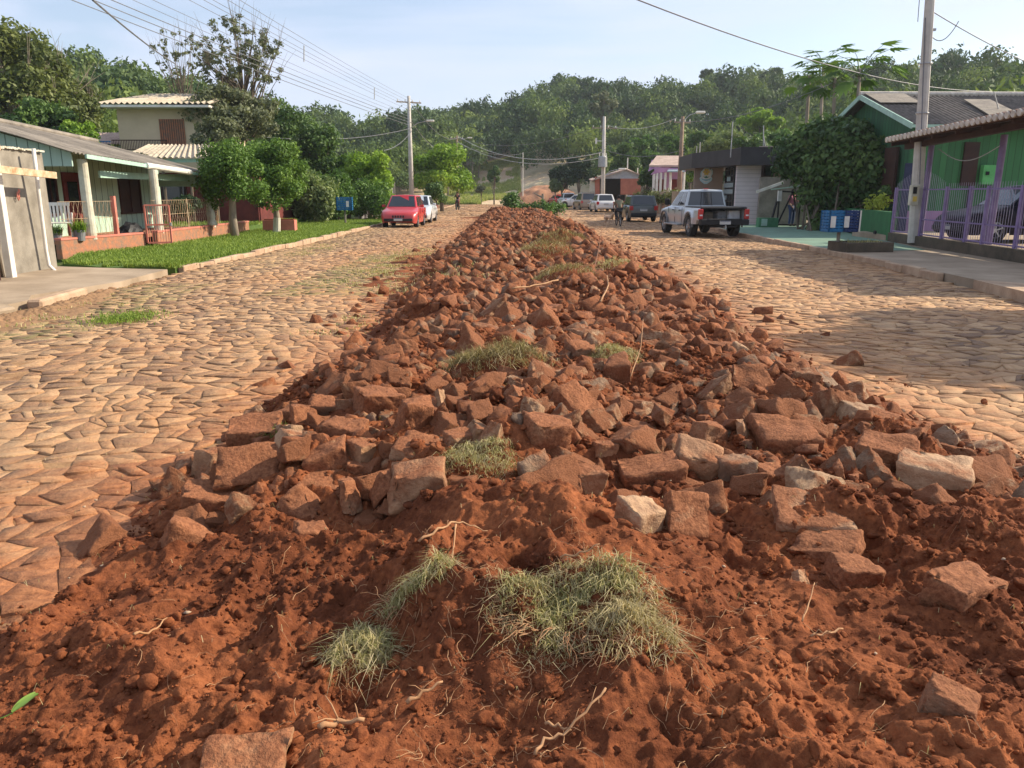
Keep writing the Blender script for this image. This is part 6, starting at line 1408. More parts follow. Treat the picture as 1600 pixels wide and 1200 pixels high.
# purple house, its hedge wall
t = thing('purple_house', 'lilac house with a pinkish tiled roof and a columned veranda', 'house')
Yh = 62.0; P = lambda px, py, dy=0: W(px, py, Yh+dy); a = P(1018, 300); b = P(1075, 300); mb = MB(); mb.box(((a.x+b.x)/2+.6, Yh+3.5, 1.9), (b.x-a.x-1.2, 4, 3.8)); mb.build('wall', M['purple_wall'], t)
r_ = MB(); r_.prism([P(1014, 261), P(1080, 261), P(1086, 246, 3), P(1026, 246, 3)], (0, 0, .14)); r_.build('roof', M['tile_pink'], t)
mb = MB(); mb.prism([P(1013, 268, -.2), P(1019, 249, 2.4), P(1024, 262, -.2)], (0, .1, 0)); mb.prism([P(1017, 273, -.3), P(1028, 262, -.3), P(1072, 263, -.3), P(1072, 268, -.3), P(1030, 270, -.3)], (0, .2, 0)); mb.build('gable', M['purple_wall'], t)
for px in (1021, 1026, 1032, 1039, 1047, 1068): p = P(px, 290, -.2); MB().tube([(p.x, Yh-.2, .3), (p.x, Yh-.2, P(px, 269).z)], .10, 8).build('column', M['white'], t)
for px, w_ in ((1030, .9), (1058, .8)): p = P(px, 285, 1.4); MB().box((p.x, Yh+1.44, 1.7), (w_, .1, 1.9)).build('door', M['darkred'], t)
MB().prism([P(1042, 269, -.8), P(1070, 269, -.8), P(1066, 262, .5), P(1050, 262, .5)], (0, 0, .08)).build('porch_roof', M['glass_pale'], t)
settle(t, ((a.x+b.x)/2, Yh+2, 0))
t = thing('hedge_wall', 'tan brick wall overgrown with tufts of creeper before the lilac house', 'wall')
a, b = Vector((11.6, 52.5, 0)), Vector((12.3, 70, 0)); MB().bar(a+Vector((0, 0, .75)), b+Vector((0, 0, .75)), .25, 1.4).build('wall', M['brickred'], t); mb = MB()
for i in range(8): p = a.lerp(b, i/7); mb.box((p.x-.05, p.y, .85), (.4, .4, 1.7))
mb.build('pier', M['concrete'], t); settle(t, (12, 60, 0))
a, b = Vector((10.6, 43.2, 0)), Vector((11.5, 52.0, 0)); o = MB().bar(a+Vector((0, 0, .35)), b+Vector((0, 0, .35)), .2, .7).build('kerb_wall', M['conc_grey']); tag(o, 'low grey wall beside the pavement behind the dark hatchback', 'wall')
# warehouse
t = thing('warehouse', 'long zinc warehouse with a red block front and a dark open doorway', 'warehouse')
Yw = 78.0; P = lambda px, py, dy=0: W(px, py, Yw+dy)
mb = MB(); mb.prism([P(970, 304), P(1001, 304), P(1001, 279), P(970, 279)], (0, .3, 0)); mb.build('front_wall', M['warebrick'], t); mb = MB(); mb.prism([P(930, 304), P(937, 304), P(937, 279), P(930, 276)], (0, .3, 0)); mb.build('front_wall', M['warebrick'], t)
mb = MB(); mb.prism([P(926, 284), P(930, 279, 0), P(970, 279), P(1001, 279), P(1001, 274), P(978, 266), P(950, 271), P(926, 281)], (0, .25, 0)); mb.build('gable', M['zinc'], t)
mb = MB(); mb.prism([P(924, 283, -.3), P(978, 265.5, -.3), P(978, 264, 14), P(920, 281, 14)], (0, 0, .1)); mb.prism([P(978, 265.5, -.3), P(1004, 275, -.3), P(1000, 274, 14), P(978, 264, 14)], (0, 0, .1)); mb.build('roof', M['tile_pink'], t)
a = P(921, 300, 13); b = P(930, 300, .1); mb = MB(); mb.prism([(a.x, a.y, 0), (b.x, b.y, 0), (b.x, b.y, P(930, 280).z), (a.x, a.y, W(921, 283, a.y).z)], (.1, 0, 0)); mb.build('side_wall', M['col'], t)
mb = MB(); c = P(953, 290, 5); mb.box((c.x+.2, Yw+7, 1.6), (3.4, .1, 3.4)); mb.build('interior', M['shadow_in'], t); settle(t, (12, 84, 0))  # near-black sheet painted as the shade inside the open doorway
# ================================================================ vegetation
M['l_clip2'] = leafmat('cut_branch_leaves', (.03, .07, .015), (.07, .15, .03), (.16, .28, .06), .35); M['l_olive2'] = M['l_olive']
M['l_stalk'] = pm('green_stalk', (.14, .20, .06), (.08, .13, .04), 5, .6, .1)
def leaves(centers, radii, n, size, rng, squash=1.0, shell=.55, aspect=.5, droop=0.0):
    """leaf faces spread through clumps; centers (k,3), radii (k,3)"""
    k = len(centers); wgt = radii[:, 0]*radii[:, 1]; wgt = wgt/wgt.sum(); idx = rng.choice(k, n, p=wgt)
    d = rng.normal(0, 1, (n, 3)); d /= np.linalg.norm(d, axis=1)[:, None]; r = shell+(1-shell)*rng.random(n)**.7; r *= 1+.12*rng.normal(0, 1, n)
    P = centers[idx]+d*radii[idx]*r[:, None]
    nr = d*.8+rng.normal(0, .6, (n, 3))+np.array([0, 0, .35]); nr /= np.linalg.norm(nr, axis=1)[:, None]
    a = np.cross(nr, rng.normal(0, 1, (n, 3))); a[:, 2] -= droop; a /= np.linalg.norm(a, axis=1)[:, None]+1e-9; b = np.cross(nr, a)
    s = (size*rng.uniform(.6, 1.35, n))[:, None]
    V = np.stack([P-a*s, P+b*s*aspect+nr*s*.12, P+a*s, P-b*s*aspect+nr*s*.12], 1).reshape(-1, 3)
    F = np.arange(n*4).reshape(-1, 4); T = np.repeat(np.clip(.5*rng.random(n)+.5*rng.random(k)[idx], 0, 1), 4)
    return V, F, T
def tree(name, label, base, trunk_h, trunk_r, cc, cr, nclump, nleaf, lsize, leafm, barkm, seed, clump=.34, shape='ball', limbs=9, shell=.5, bare=0, lean=(0, 0), group=None, cat='tree', white=0, low=-.75, aspect=.5, droop=0):
    """cc = crown centre height above the base, cr = crown radii"""
    rng = np.random.default_rng(seed); rr = random.Random(seed); base = Vector(base); t = thing(name, label, cat, base, group=group)
    cx = Vector((lean[0], lean[1], cc)); C = []; Rd = []
    for i in range(nclump):
        d = rng.normal(0, 1, 3); d /= np.linalg.norm(d)
        while d[2] < low: d = rng.normal(0, 1, 3); d /= np.linalg.norm(d)
        q = rng.random()**.33*(1-clump*.8)
        if shape == 'cone': k = 1-.55*max(0, d[2]); d = np.array([d[0]*k, d[1]*k, d[2]])
        C.append([cx.x+d[0]*cr[0]*q, cx.y+d[1]*cr[1]*q, cx.z+d[2]*cr[2]*q]); c = clump*rng.uniform(.65, 1.25); Rd.append([cr[0]*c, cr[1]*c, min(cr[2], cr[0])*c*.85])
    C = np.array(C); Rd = np.array(Rd); V, F, T = leaves(C, Rd, nleaf, lsize, rng, shell=shell, aspect=aspect, droop=droop)
    k = V[:, 2] > .02; 
    mb = MB(); top = Vector((lean[0]*.8, lean[1]*.8, cx.z*.95)); tp = [Vector((0, 0, -.1)), Vector((rr.uniform(-.05, .05), 0, trunk_h*.5)), Vector((lean[0]*.3, lean[1]*.3, trunk_h)), top]
    mb.tube(tp, [trunk_r*1.15, trunk_r, trunk_r*.85, trunk_r*.3], 9)
    for i in range(limbs):
        j = rr.randrange(len(C)); e = Vector(C[j]); s = tp[2].lerp(top, rr.random()*.7); m_ = s.lerp(e, .5)+Vector((rr.uniform(-.1, .1), rr.uniform(-.1, .1), .1))*cr[0]*.5
        mb.tube([s, m_, e], [trunk_r*.45, trunk_r*.28, trunk_r*.08], 5, False)
        if bare:
            for q in range(bare):
                d = (e-s).normalized()+Vector((rr.uniform(-.5, .5), rr.uniform(-.5, .5), rr.uniform(0, .7))); L_ = cr[2]*rr.uniform(.25, .55); f = e+d*L_*.5+Vector((0, 0, .1)); g = e+d*L_
                mb.tube([e, f, g], [trunk_r*.10, trunk_r*.06, trunk_r*.02], 4, False)
    tr = mb.build('trunk', barkm, t, smooth=True)
    if white: MB().tube([Vector((0, 0, 0)), tp[1]*.6+Vector((0, 0, .0)), Vector((0, 0, white))] if False else [Vector((0, 0, -.02)), Vector((tp[1].x*white/trunk_h*2, 0, white))], [trunk_r*1.19, trunk_r*1.08], 10, False).build('limewash', M['col'], tr)
    npmesh('crown', V, F, leafm, t, tint=T); return t
def at(px, Y, py=None): p = W(px, 300, Y); return (p.x, Y, Tz(p.x, Y) if py is None else W(px, py, Y).z)
def crown(px, pytop, pybot, wpx, Y, zb):
    """crown centre height / radii from its outline at a known distance"""
    k = Y*.9715/FPX; zt = W(px, pytop, Y).z-zb; zl = W(px, pybot, Y).z-zb; return (zt+zl)/2, wpx*k/2, (zt-zl)/2
def T_(name, label, px, Y, top, bot, wpx, leafm, seed, zb=None, n=2600, ls=.10, nc=26, trunk=.12, clump=.34, th=None, dy=1.0, **kw):
    p = W(px, 300, Y); z = Tz(p.x, Y)+.05 if zb is None else zb; cc, rx, rz = crown(px, top, bot, wpx, Y, z); th = th if th is not None else max(.3, cc-rz*.7)
    return tree(name, label, (p.x, Y, z), th, trunk, cc, (rx, rx*dy, rz), nc, n, ls, leafm, kw.pop('bark', M['bark']), seed, clump, **kw)
# trimmed street trees on the left lawn
T_('trimmed_tree', 'rounded dark green trimmed tree, nearer of the pair on the left lawn', 362, 27.4, 205, 345, 122, M['l_clip'], 1, .12, 17000, .052, 60, .13, .27, th=1.2, bark=M['bark_pale'], group='trimmed trees on the lawn', shell=.35, limbs=12)
T_('trimmed_tree', 'rounded trimmed tree with limewashed foot, farther of the pair on the left lawn', 428, 30.4, 205, 348, 124, M['l_clip'], 2, .12, 17000, .055, 60, .12, .27, th=1.1, bark=M['bark_pale'], group='trimmed trees on the lawn', shell=.35, limbs=12, white=.55)
T_('garden_shrub', 'tall shrub with pale variegated leaves left of the blue bin', 492, 41.5, 250, 362, 100, M['l_pale'], 3, .15, 7000, .13, 30, .07, .36, th=.2, low=-1, aspect=.32, group='shrubs along the left gardens')
T_('garden_shrub', 'loose mid green shrub filling the gap behind the trimmed pair', 462, 43, 245, 362, 120, M['l_mid'], 4, .15, 8500, .10, 32, .07, .36, th=.3, low=-1, group='shrubs along the left gardens')
T_('garden_shrub', 'leafy green shrub right behind the blue bin', 527, 44, 262, 358, 84, M['l_bright2'], 33, .1, 7000, .08, 30, .06, .34, th=.2, low=-1, group='shrubs along the left gardens')
T_('garden_tree', 'bright yellow-green tree behind the red hatchback', 578, 49, 212, 345, 92, M['l_bright'], 5, .1, 11000, .12, 40, .12, .3, th=.4, low=-1, group='garden trees on the left')
T_('garden_tree', 'bright green leafy tree left of the yellow-green one', 543, 52, 230, 350, 90, M['l_bright2'], 6, .1, 10000, .12, 36, .12, .3, th=.4, low=-1, group='garden trees on the left')
T_('garden_shrub', 'green creeper-like shrub between the blue bin and the red hatchback', 583, 46, 268, 356, 76, M['l_bright2'], 7, .1, 6500, .08, 28, .06, .36, th=.2, low=-1, group='shrubs along the left gardens')
T_('garden_tree', 'mid green tree behind the variegated shrub', 505, 52, 180, 300, 95, M['l_mid'], 8, .1, 6000, .12, 26, .14, .32, th=1.2, group='garden trees on the left')
T_('street_tree', 'dense round tree behind the silver saloon beside the utility pole', 690, 72, 220, 314, 112, M['l_bright'], 9, .0, 11000, .15, 32, .18, .30, th=1.6, group='trees along the far left kerb', shell=.4)
T_('street_shrub', 'low dark shrub right behind the silver saloon', 682, 60, 278, 326, 44, M['l_mid'], 10, .0, 2600, .10, 16, .06, .36, th=.3, group='trees along the far left kerb')
T_('field_tree', 'small lone bushy tree at the foot of the meadow', 772, 122, 250, 300, 26, M['l_mid'], 11, None, 1500, .25, 12, .12, .38, th=.8)
T_('field_shrub', 'bluish shrub in the meadow grass at the end of the road', 752, 118, 288, 302, 22, M['l_greyg'], 12, None, 700, .22, 10, .06, .38, th=.2)
# left hillside trees behind the houses
T_('hill_tree', 'huge dark olive tree at the far left edge behind the mint house', 45, 52, 22, 225, 210, M['l_olive'], 20, None, 16000, .17, 60, .32, .24, th=3, group='big trees behind the left houses', bark=M['bark_pale'], limbs=26, bare=2, shell=.3)
T_('hill_tree', 'olive tree with pale bare branches left of the beige house', 125, 56, 90, 225, 120, M['l_olive'], 21, None, 7000, .15, 36, .22, .26, th=3, group='big trees behind the left houses', bark=M['bark_pale'], limbs=34, bare=4, shell=.3)
T_('hill_tree', 'dark green tree directly above the mint roof', 70, 46, 150, 240, 120, M['l_mid'], 22, None, 7000, .13, 30, .2, .28, th=2, group='big trees behind the left houses')
T_('fruit_tree', 'small yellow-green tree with pinkish fruit beside the beige house', 140, 43, 178, 245, 70, M['l_bright'], 23, None, 2800, .10, 20, .08, .28, th=1.5, shell=.2)
T_('hill_tree', 'tall airy grey-green tree against the sky right of the beige house', 392, 50, 20, 160, 138, M['l_greyg'], 24, None, 6000, .09, 150, .14, .095, th=4.5, group='big trees behind the left houses', limbs=50, bare=2, shell=.1)
T_('hill_tree', 'nearly leafless tree with thin twigs against the sky behind the beige house', 300, 52, 40, 140, 90, M['l_greyg'], 25, None, 900, .10, 60, .07, .10, th=4.0, group='big trees behind the left houses', limbs=34, bare=2, shell=.1)
T_('hill_tree', 'broad grey-green tree below the airy one', 375, 47, 125, 240, 170, M['l_greyg'], 26, None, 10500, .12, 40, .25, .27, th=2.5, group='big trees behind the left houses', limbs=20, bare=1, shell=.3)
T_('hill_tree', 'dark green tree right of the broad grey-green one', 460, 60, 150, 270, 105, M['l_mid'], 27, None, 6500, .14, 30, .2, .3, th=2.5, group='big trees behind the left houses')
T_('hill_tree', 'fine dark foliage overhanging the red house roof', 345, 42, 178, 250, 80, M['l_greyg'], 28, None, 3600, .09, 24, .12, .28, th=2, group='big trees behind the left houses')
T_('garden_shrub', 'dark shrub growing under the eave of the red house', 290, 33.5, 300, 345, 62, M['l_dark'], 29, .3, 2600, .07, 16, .05, .36, th=.3, group='shrubs along the left gardens')
T_('garden_shrub', 'thin shrub below the beige house balcony', 215, 33, 236, 262, 60, M['l_dark'], 30, 2.3, 1500, .07, 12, .05, .36, th=.1, group='shrubs along the left gardens')
T_('garden_tree', 'dark tree behind the trimmed pair', 420, 41, 205, 320, 110, M['l_mid'], 31, .1, 6000, .12, 26, .12, .32, th=.8, group='garden trees on the left')
# glossy leaves entering at the left edge
T_('edge_tree', 'glossy leafed branches entering at the left edge above the grey wall', -22, 14.2, 120, 238, 66, M['l_clip'], 32, .1, 1500, .07, 14, .09, .34, th=1.9, aspect=.35, droop=.5)
# right side trees beyond the houses
RT = [(905, 104, 238, 300, 46, 'l_dark', 'dark bushy tree left of the warehouse'), (878, 108, 252, 302, 40, 'l_dark', 'low dark tree at the edge of the clay bank'), (868, 104, 275, 310, 20, 'l_pale2', 'pale feathery shrub below the clay bank'),
      (975, 100, 212, 290, 46, 'l_mid', 'green tree behind the warehouse roof'), (1018, 104, 222, 290, 46, 'l_bright2', 'bright tree between the warehouse and the lilac house'), (1000, 112, 205, 260, 44, 'l_bright2', 'light green tree high behind the warehouse'),
      (1046, 98, 205, 262, 44, 'l_bright2', 'sunlit tree above the lilac roof'), (1078, 80, 236, 300, 30, 'l_bright', 'narrow bright tree at the right end of the lilac house'), (1010, 66, 258, 300, 22, 'l_mid', 'dark narrow tree hugging the left end of the lilac house'),
      (1120, 72, 200, 262, 70, 'l_pale2', 'stand of pale bamboo behind the sign wall'), (1168, 70, 208, 262, 56, 'l_mid', 'green tree above the charcoal roof'), (1095, 92, 200, 260, 50, 'l_mid', 'mid green tree left of the bamboo stand'),
      (1205, 75, 195, 260, 60, 'l_bright2', 'yellow-green tree on the slope above the charcoal roof'), (1180, 96, 165, 215, 56, 'l_bright', 'bright clearing shrub high on the slope')]
for i, (px, Y, a, b, w_, m_, lab) in enumerate(RT):
    T_('slope_tree', lab, px, Y, a, b, w_*1.25, M[m_], 50+i, None, int(3800*min(1.4, w_/45)), .10+Y*.0011, 22, .12, .32, th=.8, group='trees behind the right-hand buildings', shell=.35, aspect=.3 if 'pale2' in m_ else .5, dy=.8)
T_('emergent_tree', 'grey-leaved tree whose round head rises behind the transformer pole', 938, 150, 138, 192, 46, M['l_greyg'], 70, None, 1600, .30, 18, .25, .3, th=6)
# palms/papayas above the green house
def papaya(px, Y, pyb, pyt, label, seed, n=16, L_=1.5):
    rr = random.Random(seed); p = W(px, pyb, Y); q = W(px+rr.uniform(-3, 3), pyt, Y); t = thing('papaya_tree', label, 'tree', (p.x, Y, Tz(p.x, Y)), group='papaya trees above the green house'); b = Vector(t.location); top = q-b
    MB().tube([Vector((0, 0, 0)), top*.5+Vector((.05, 0, 0)), top], [.13, .11, .08], 8).build('trunk', M['bark_pale'], t, smooth=True)
    V = []; F = []; T = []; st = MB()
    for i in range(n):
        a = rr.uniform(0, 6.28); el = rr.uniform(-.5, .9); l_ = L_*rr.uniform(.7, 1.1); d = Vector((math.cos(a)*math.cos(el), math.sin(a)*math.cos(el), math.sin(el))); e = top+d*l_*.7+Vector((0, 0, -.1*l_))
        st.tube([top-Vector((0, 0, rr.uniform(0, .35))), top+d*l_*.4, e], [.018, .014, .01], 4, False); u = d.cross(Vector((0, 0, 1))).normalized(); tt = rr.random()
        f = (d+Vector((0, 0, -.6))).normalized()
        for k in range(-3, 4):
            g = (f*math.cos(k*.42)+u*math.sin(k*.42)).normalized(); ln = l_*.42*(1-.08*abs(k)); sd = g.cross(f.cross(u)).normalized()*ln*.13; bb = len(V)
            for x in (e, e+g*ln*.5+sd, e+g*ln+Vector((0, 0, -.12*ln)), e+g*ln*.5-sd): V.append(tuple(x)); T.append(tt)
            F.append((bb, bb+1, bb+2, bb+3))
    st.build('leaf_stalks', M['l_stalk'], t); npmesh('crown', np.array(V), np.array(F), M['l_bright2'], t, tint=T)
    fr = MB()
    for i in range(9): a = rr.uniform(0, 6.28); c = top+Vector((.16*math.cos(a), .16*math.sin(a), -.25-rr.uniform(0, .5))); fr.lathe([(.001, -.11), (.06, -.06), (.07, .02), (.03, .10), (.001, .12)], 8, Matrix.Translation(c))
    fr.build('fruit', M['l_stalk'], t, smooth=True)
papaya(1307, 42, 185, 122, 'papaya tree with a thick pale trunk between its two neighbours', 1, 22, 2.0)
papaya(1262, 44, 190, 118, 'papaya tree on the left of the three above the green house', 2, 20, 2.0)
papaya(1345, 40, 165, 108, 'papaya tree closest to the roof ridge of the green house', 3, 22, 2.1)
papaya(1288, 48, 180, 100, 'tallest papaya tree behind the other three', 4, 20, 2.0)
# unseen tree added beyond the right edge to shade the near right lane
tree('yard_tree', 'broad tree beyond the right edge whose shade falls on the near right lane', (14.3, 10.2, .1), 2.6, .22, 4.7, (3.2, 2.7, 2.1), 46, 16000, .14, M['l_mid'], M['bark'], 201)
# big climber over the yard between the buildings
def climber():
    t = thing('climbing_vine', 'big dark green climber smothering the yard between the block wall and the green house', 'climber', (13.0, 31, .1)); rng = np.random.default_rng(77); b = np.array(t.location)
    pts = [(1240, 235, 33.5, .95), (1270, 225, 33, 1.1), (1300, 215, 32.5, 1.05), (1330, 222, 31.5, 1.05), (1355, 240, 31, 1.0), (1378, 262, 30.5, .8), (1232, 262, 33.5, .7), (1262, 262, 33, 1.1), (1298, 258, 32, 1.2), (1330, 268, 31.5, 1.1), (1288, 334, 33.0, .7), (1290, 352, 31.8, .7), (1330, 350, 30.6, .7), (1365, 345, 29.8, .5), (1285, 300, 32.6, 1.1), (1320, 305, 32, 1.2), (1288, 312, 33.2, .9), (1355, 290, 31, 1.0), (1296, 342, 33.0, .8), (1305, 335, 32.6, .9), (1345, 325, 31.6, .9), (1375, 310, 30.6, .7), (1385, 335, 29.5, .5), (1225, 228, 34, .5), (1290, 195, 33, .6), (1345, 205, 32, .6), (1318, 195, 33, .5), (1268, 205, 33.5, .5), (1392, 300, 29.6, .45)]
    C = np.array([tuple(W(a, c, Y)) for a, c, Y, r in pts])-b; R_ = np.array([(r, r*.8, r*.72) for *_, r in pts]); k = C[:, 2] > .2
    V, F, T = leaves(C, R_, 17000, .11, rng, shell=.45, aspect=.62, droop=.3); npmesh('foliage', V, F, M['l_vine'], t, tint=T); rr = random.Random(4); mb = MB()
    for i in range(26):
        e = Vector(C[rr.randrange(len(C))]); s = Vector((rr.uniform(-.8, 1.6), rr.uniform(-1, 2), 0)); mb.tube([s, s.lerp(e, .5)+Vector((rr.uniform(-.4, .4), rr.uniform(-.3, .3), .2)), e], [.05, .035, .015], 5, False)
    mb.build('stems', M['bark'], t)
climber()
def shrub(name, label, p, r, n, ls, mat, seed, h=None, cat='shrub', group=None):
    rng = np.random.default_rng(seed); t = thing(name, label, cat, p, group=group); k = 9; C = rng.normal(0, .4, (k, 3))*r; C[:, 2] = np.abs(C[:, 2])+r*.35; V, F, T = leaves(C, np.full((k, 3), r*.5), n, ls, rng, shell=.2); k = V[:, 2] < .01; V[k, 2] = .01
    npmesh('foliage', V, F, mat, t, tint=T); mb = MB()
    for i in range(6): c = Vector(C[i]); mb.tube([(0, 0, 0), c*.6, c], [.02, .015, .006], 4, False)
    mb.build('stems', M['bark'], t); return t
p = W(1372, 335, 28.0); shrub('yellow_shrub', 'small yellow-green plant on top of the green low wall', (p.x-.2, 27.6, .95), .45, 420, .07, M['l_yellow'], 5)
p = W(1490, 360, 18.2)
for i in range(7):
    yy = 53.5+i*2.3; shrub('wall_creeper', 'one of the creeper tufts spilling over the tan brick wall', (11.5+.04*(yy-52.5), yy, .75), .75, 700, .09, M['l_olive2'], 90+i, group='creeper tufts on the hedge wall', cat='creeper')
# dumped branches on the far end of the heap
def branches():
    p = W(830, 318, 54.5); t = thing('branch_pile', 'pile of cut leafy branches dumped on the far end of the heap', 'branches', (p.x, 54.5, .1)); rng = np.random.default_rng(6); k = 26
    C = np.stack([rng.uniform(-1.6, 2.1, k), rng.uniform(-1.2, 1.2, k), rng.uniform(.25, .75, k)], 1); C[:6, 0] = rng.uniform(-1.7, -1.1, 6); C[:6, 2] = rng.uniform(.6, 1.3, 6)
    V, F, T = leaves(C, np.full((k, 3), .42), 3600, .10, rng, shell=.2); npmesh('leaves', V, F, M['l_clip2'], t, tint=T); mb = MB(); rr = random.Random(8)
    for i in range(20): c = Vector(C[i]); mb.tube([c-Vector((rr.uniform(-.8, .8), .2, .4)), c, c+Vector((rr.uniform(-.3, .3), .1, .35))], [.03, .02, .008], 5, False)
    mb.tube([(.75, 0, .2), (.8, 0, .9), (.78, 0, 1.45)], [.10, .09, .08], 8); mb.tube([(.78, 0, 1.2), (.45, .1, 1.35), (.2, .1, 1.5)], [.06, .05, .03], 6)
    mb.build('boughs', M['bark_pale'], t)
branches()
# clay bank and cut slope at the end of the road
def bank():
    n, m = 60, 18; V = []; 
    for i in range(n):
        for j in range(m):
            s = i/(n-1); v = j/(m-1); x = 1.6+12*s; y = 120+9*v; V.append((x, y, terr(x, y).item()+.05+3.4*math.sin(math.pi*min(1, max(0, s)))**.6*(1-math.exp(-v*3.5))*(1-.25*v)+.35*float(fbm(np.array([x*.8]), np.array([y*.8]), 9, 3)[0])))
    i = np.arange(n-1)[:, None]*m+np.arange(m-1)[None]; F = np.stack([i, i+1, i+m+1, i+m], -1).reshape(-1, 4)
    tag(npmesh('clay_bank', np.array(V), F, M['claycut'], smooth=True), kind='structure')
bank()
# ---- the wooded hills: too many crowns to count, one mass
def forest():
    rng = np.random.default_rng(12); pro = []
    for v in range(10):
        k = 10+v; C = rng.normal(0, 1, (k, 3)); C /= np.linalg.norm(C, axis=1)[:, None]; C[:, 2] = np.abs(C[:, 2])*.9-.15; C *= (.35+.35*rng.random((k, 1))); C[:, 2] *= .9
        V, F, T = leaves(C, np.full((k, 3), .36)*rng.uniform(.7, 1.2, (k, 1)), 560, .085, rng, shell=.6); pro.append((V, T))
    tot = []; N_ = 0; XY = []
    def tryadd(x, y, s, w_=1): XY.append((x, y, s, w_))
    # jittered grid over the slopes
    for y in np.arange(58, 262, 3.7):
        for x in np.arange(-150, 200, 3.7):
            xx = x+rng.uniform(-1.6, 1.6); yy = y+rng.uniform(-1.6, 1.6); a = (xx)/yy; px = 780+a*FPX/.9715
            if px < -260 or px > 1900: continue
            D = np.interp(a, _sl, _D); D0 = np.interp(a, _sl, _D0); t_ = (yy-D0)/(D-D0)
            if t_ < (.02 if not 720 < px < 880 else .26) or t_ > 1.03: continue
            if 700 < px < 910 and t_ < .29+.06*math.sin(px*.05): continue
            if 1140 < px < 1235 and .15 < t_ < .42 and rng.random() < .6: continue
            XY.append((xx, yy, rng.uniform(2.4, 4.2)*(1.25 if yy > 180 else 1), t_))
    Vs = []; Ts = []; mi = []
    for (x, y, s, t_) in XY:
        V, T = pro[rng.integers(len(pro))]; a = rng.uniform(0, 6.28); c, q = math.cos(a), math.sin(a); h = s*rng.uniform(1.05, 1.5); z = terr(x, y).item()+(TREEH-1.0)*(s/3.4)*rng.uniform(.6, 1.05)-h*.35
        P = np.stack([(V[:, 0]*c-V[:, 1]*q)*s, (V[:, 0]*q+V[:, 1]*c)*s, V[:, 2]*h], 1)+np.array([x, y, z]); Vs.append(P); Ts.append(np.clip(T*.42+rng.random()*.65, 0, 1)); mi.append(np.full(len(V)//4, 1 if (t_ < .33 and rng.random() < .7) or rng.random() < .25 else 0))
    V = np.concatenate(Vs).astype(np.float32); print('forest trees', len(XY), len(V))
    o = npmesh('forest', V, np.arange(len(V)).reshape(-1, 4), [M['l_forest'], M['l_forest2']], tint=np.concatenate(Ts), midx=np.concatenate(mi)); tag(o, 'dense woodland covering the hills behind the street', 'forest', kind='stuff')
    # pale stems showing between the crowns
    mb = MB(); rr = random.Random(3)
    for i in range(130):
        x, y, s, t_ = XY[rr.randrange(len(XY))]; z = terr(x, y).item(); mb.tube([(x, y, z-.5), (x+rr.uniform(-.4, .4), y-.5, z+4.5)], [.16, .09], 5, False)
    tag(mb.build('forest_stems', M['bark_pale']), 'pale trunks showing between the crowns of the woodland', 'trunks', kind='stuff')
forest()
# taller individual crowns on the skyline
for i, (px, a, b, w_, lab) in enumerate([(1095, 100, 135, 26, 'thin open-crowned tree poking above the skyline left of the papayas'), (1460, 75, 140, 60, 'dark round tree on the skyline behind the concrete pole'), (1535, 88, 150, 66, 'tree on the skyline right of the concrete pole'), (1195, 98, 140, 44, 'rounded skyline tree above the bright slope'), (738, 152, 190, 28, 'small open tree on the saddle of the skyline'), (862, 122, 165, 60, 'highest round crown on the central hill'), (1350, 90, 150, 70, 'broad skyline tree behind the papaya trees'), (1590, 92, 160, 60, 'skyline tree at the right edge')]):
    Y = float(np.interp((px-780)/FPX*.9715, _sl, _D))*.97; T_('skyline_tree', lab, px, Y, a, b, w_, M['l_forest'], 130+i, None, 1500, .10+Y*.0012, 18, .18, .32, th=3, group='trees standing out on the skyline', shell=.3, limbs=14, bare=1)
# ================================================================ poles and cables
def pole(label, px, Y, pyt, r0, r1, mat, group, base=0.0, arms=(), lamp=None, trans=False, lean=0):
    a = W(px, 300, Y); tz = W(px, pyt, Y); t = thing('utility_pole', label, 'pole', (a.x, Y, base), group=group); h = tz.z-base
    MB().tube([(0, 0, 0), (lean*.5, 0, h*.5), (lean, 0, h)], [r0, (r0+r1)/2, r1], 10).build('shaft', mat, t, smooth=True)
    for z, w_, rz in arms:
        b = MB(); d = Vector((math.cos(rz), math.sin(rz), 0))*w_/2; c = Vector((lean*z/h, 0, h-z)); b.bar(c-d, c+d, .09, .10); ar = b.build('crossarm', M['bark_pale'], t)
        for k in (-.9, -.3, .3, .9): MB().lathe([(.02, 0), (.05, .04), (.035, .09), (.05, .12), (.02, .17)], 8, Matrix.Translation(c+d*k+Vector((0, 0, .05)))).build('insulator', M['white'], ar)
    mb = MB()
    for k in range(5): mb.tube([(lean*.8+r1, 0, h-1.9-.2*k), (lean*.8+r1+.12, 0, h-1.88-.2*k)], .03, 6)
    mb.build('rack', M['steel'], t)
    if lamp:
        s, z = lamp; b = MB(); b.tube([(lean, 0, h-z), (lean+s*.7, -.05, h-z+.45), (lean+s*1.5, -.05, h-z+.62)], .035, 6); am = b.build('lamp_arm', M['steel'], t); MB().box((lean+s*1.75, -.05, h-z+.63), (.65, .26, .16)).build('lamp_head', M['white'], am, bevel=.04)
    if trans:
        MB().lathe([(.001, 0), (.42, 0), (.42, .1), (.40, .85), (.30, .95), (.001, .95)], 16, Matrix.Translation((-.15, -.45, trans))).build('transformer', M['steel'], t); b = MB()
        for k in (-.3, 0, .3): b.lathe([(.03, 0), (.06, .05), (.03, .1), (.05, .18), (.02, .28)], 8, Matrix.Translation((k-.15, -.45, trans+.95)))
        b.build('bushings', M['white'], t); b = MB(); b.box((-.75, -.1, trans+2.3), (.15, .15, .5)); b.bar((-.75, -.1, trans+2.3), (0, 0, trans+2.3), .05); b.build('cutout_fuse', M['white'], t)
    return t
GP = 'utility poles along the street'
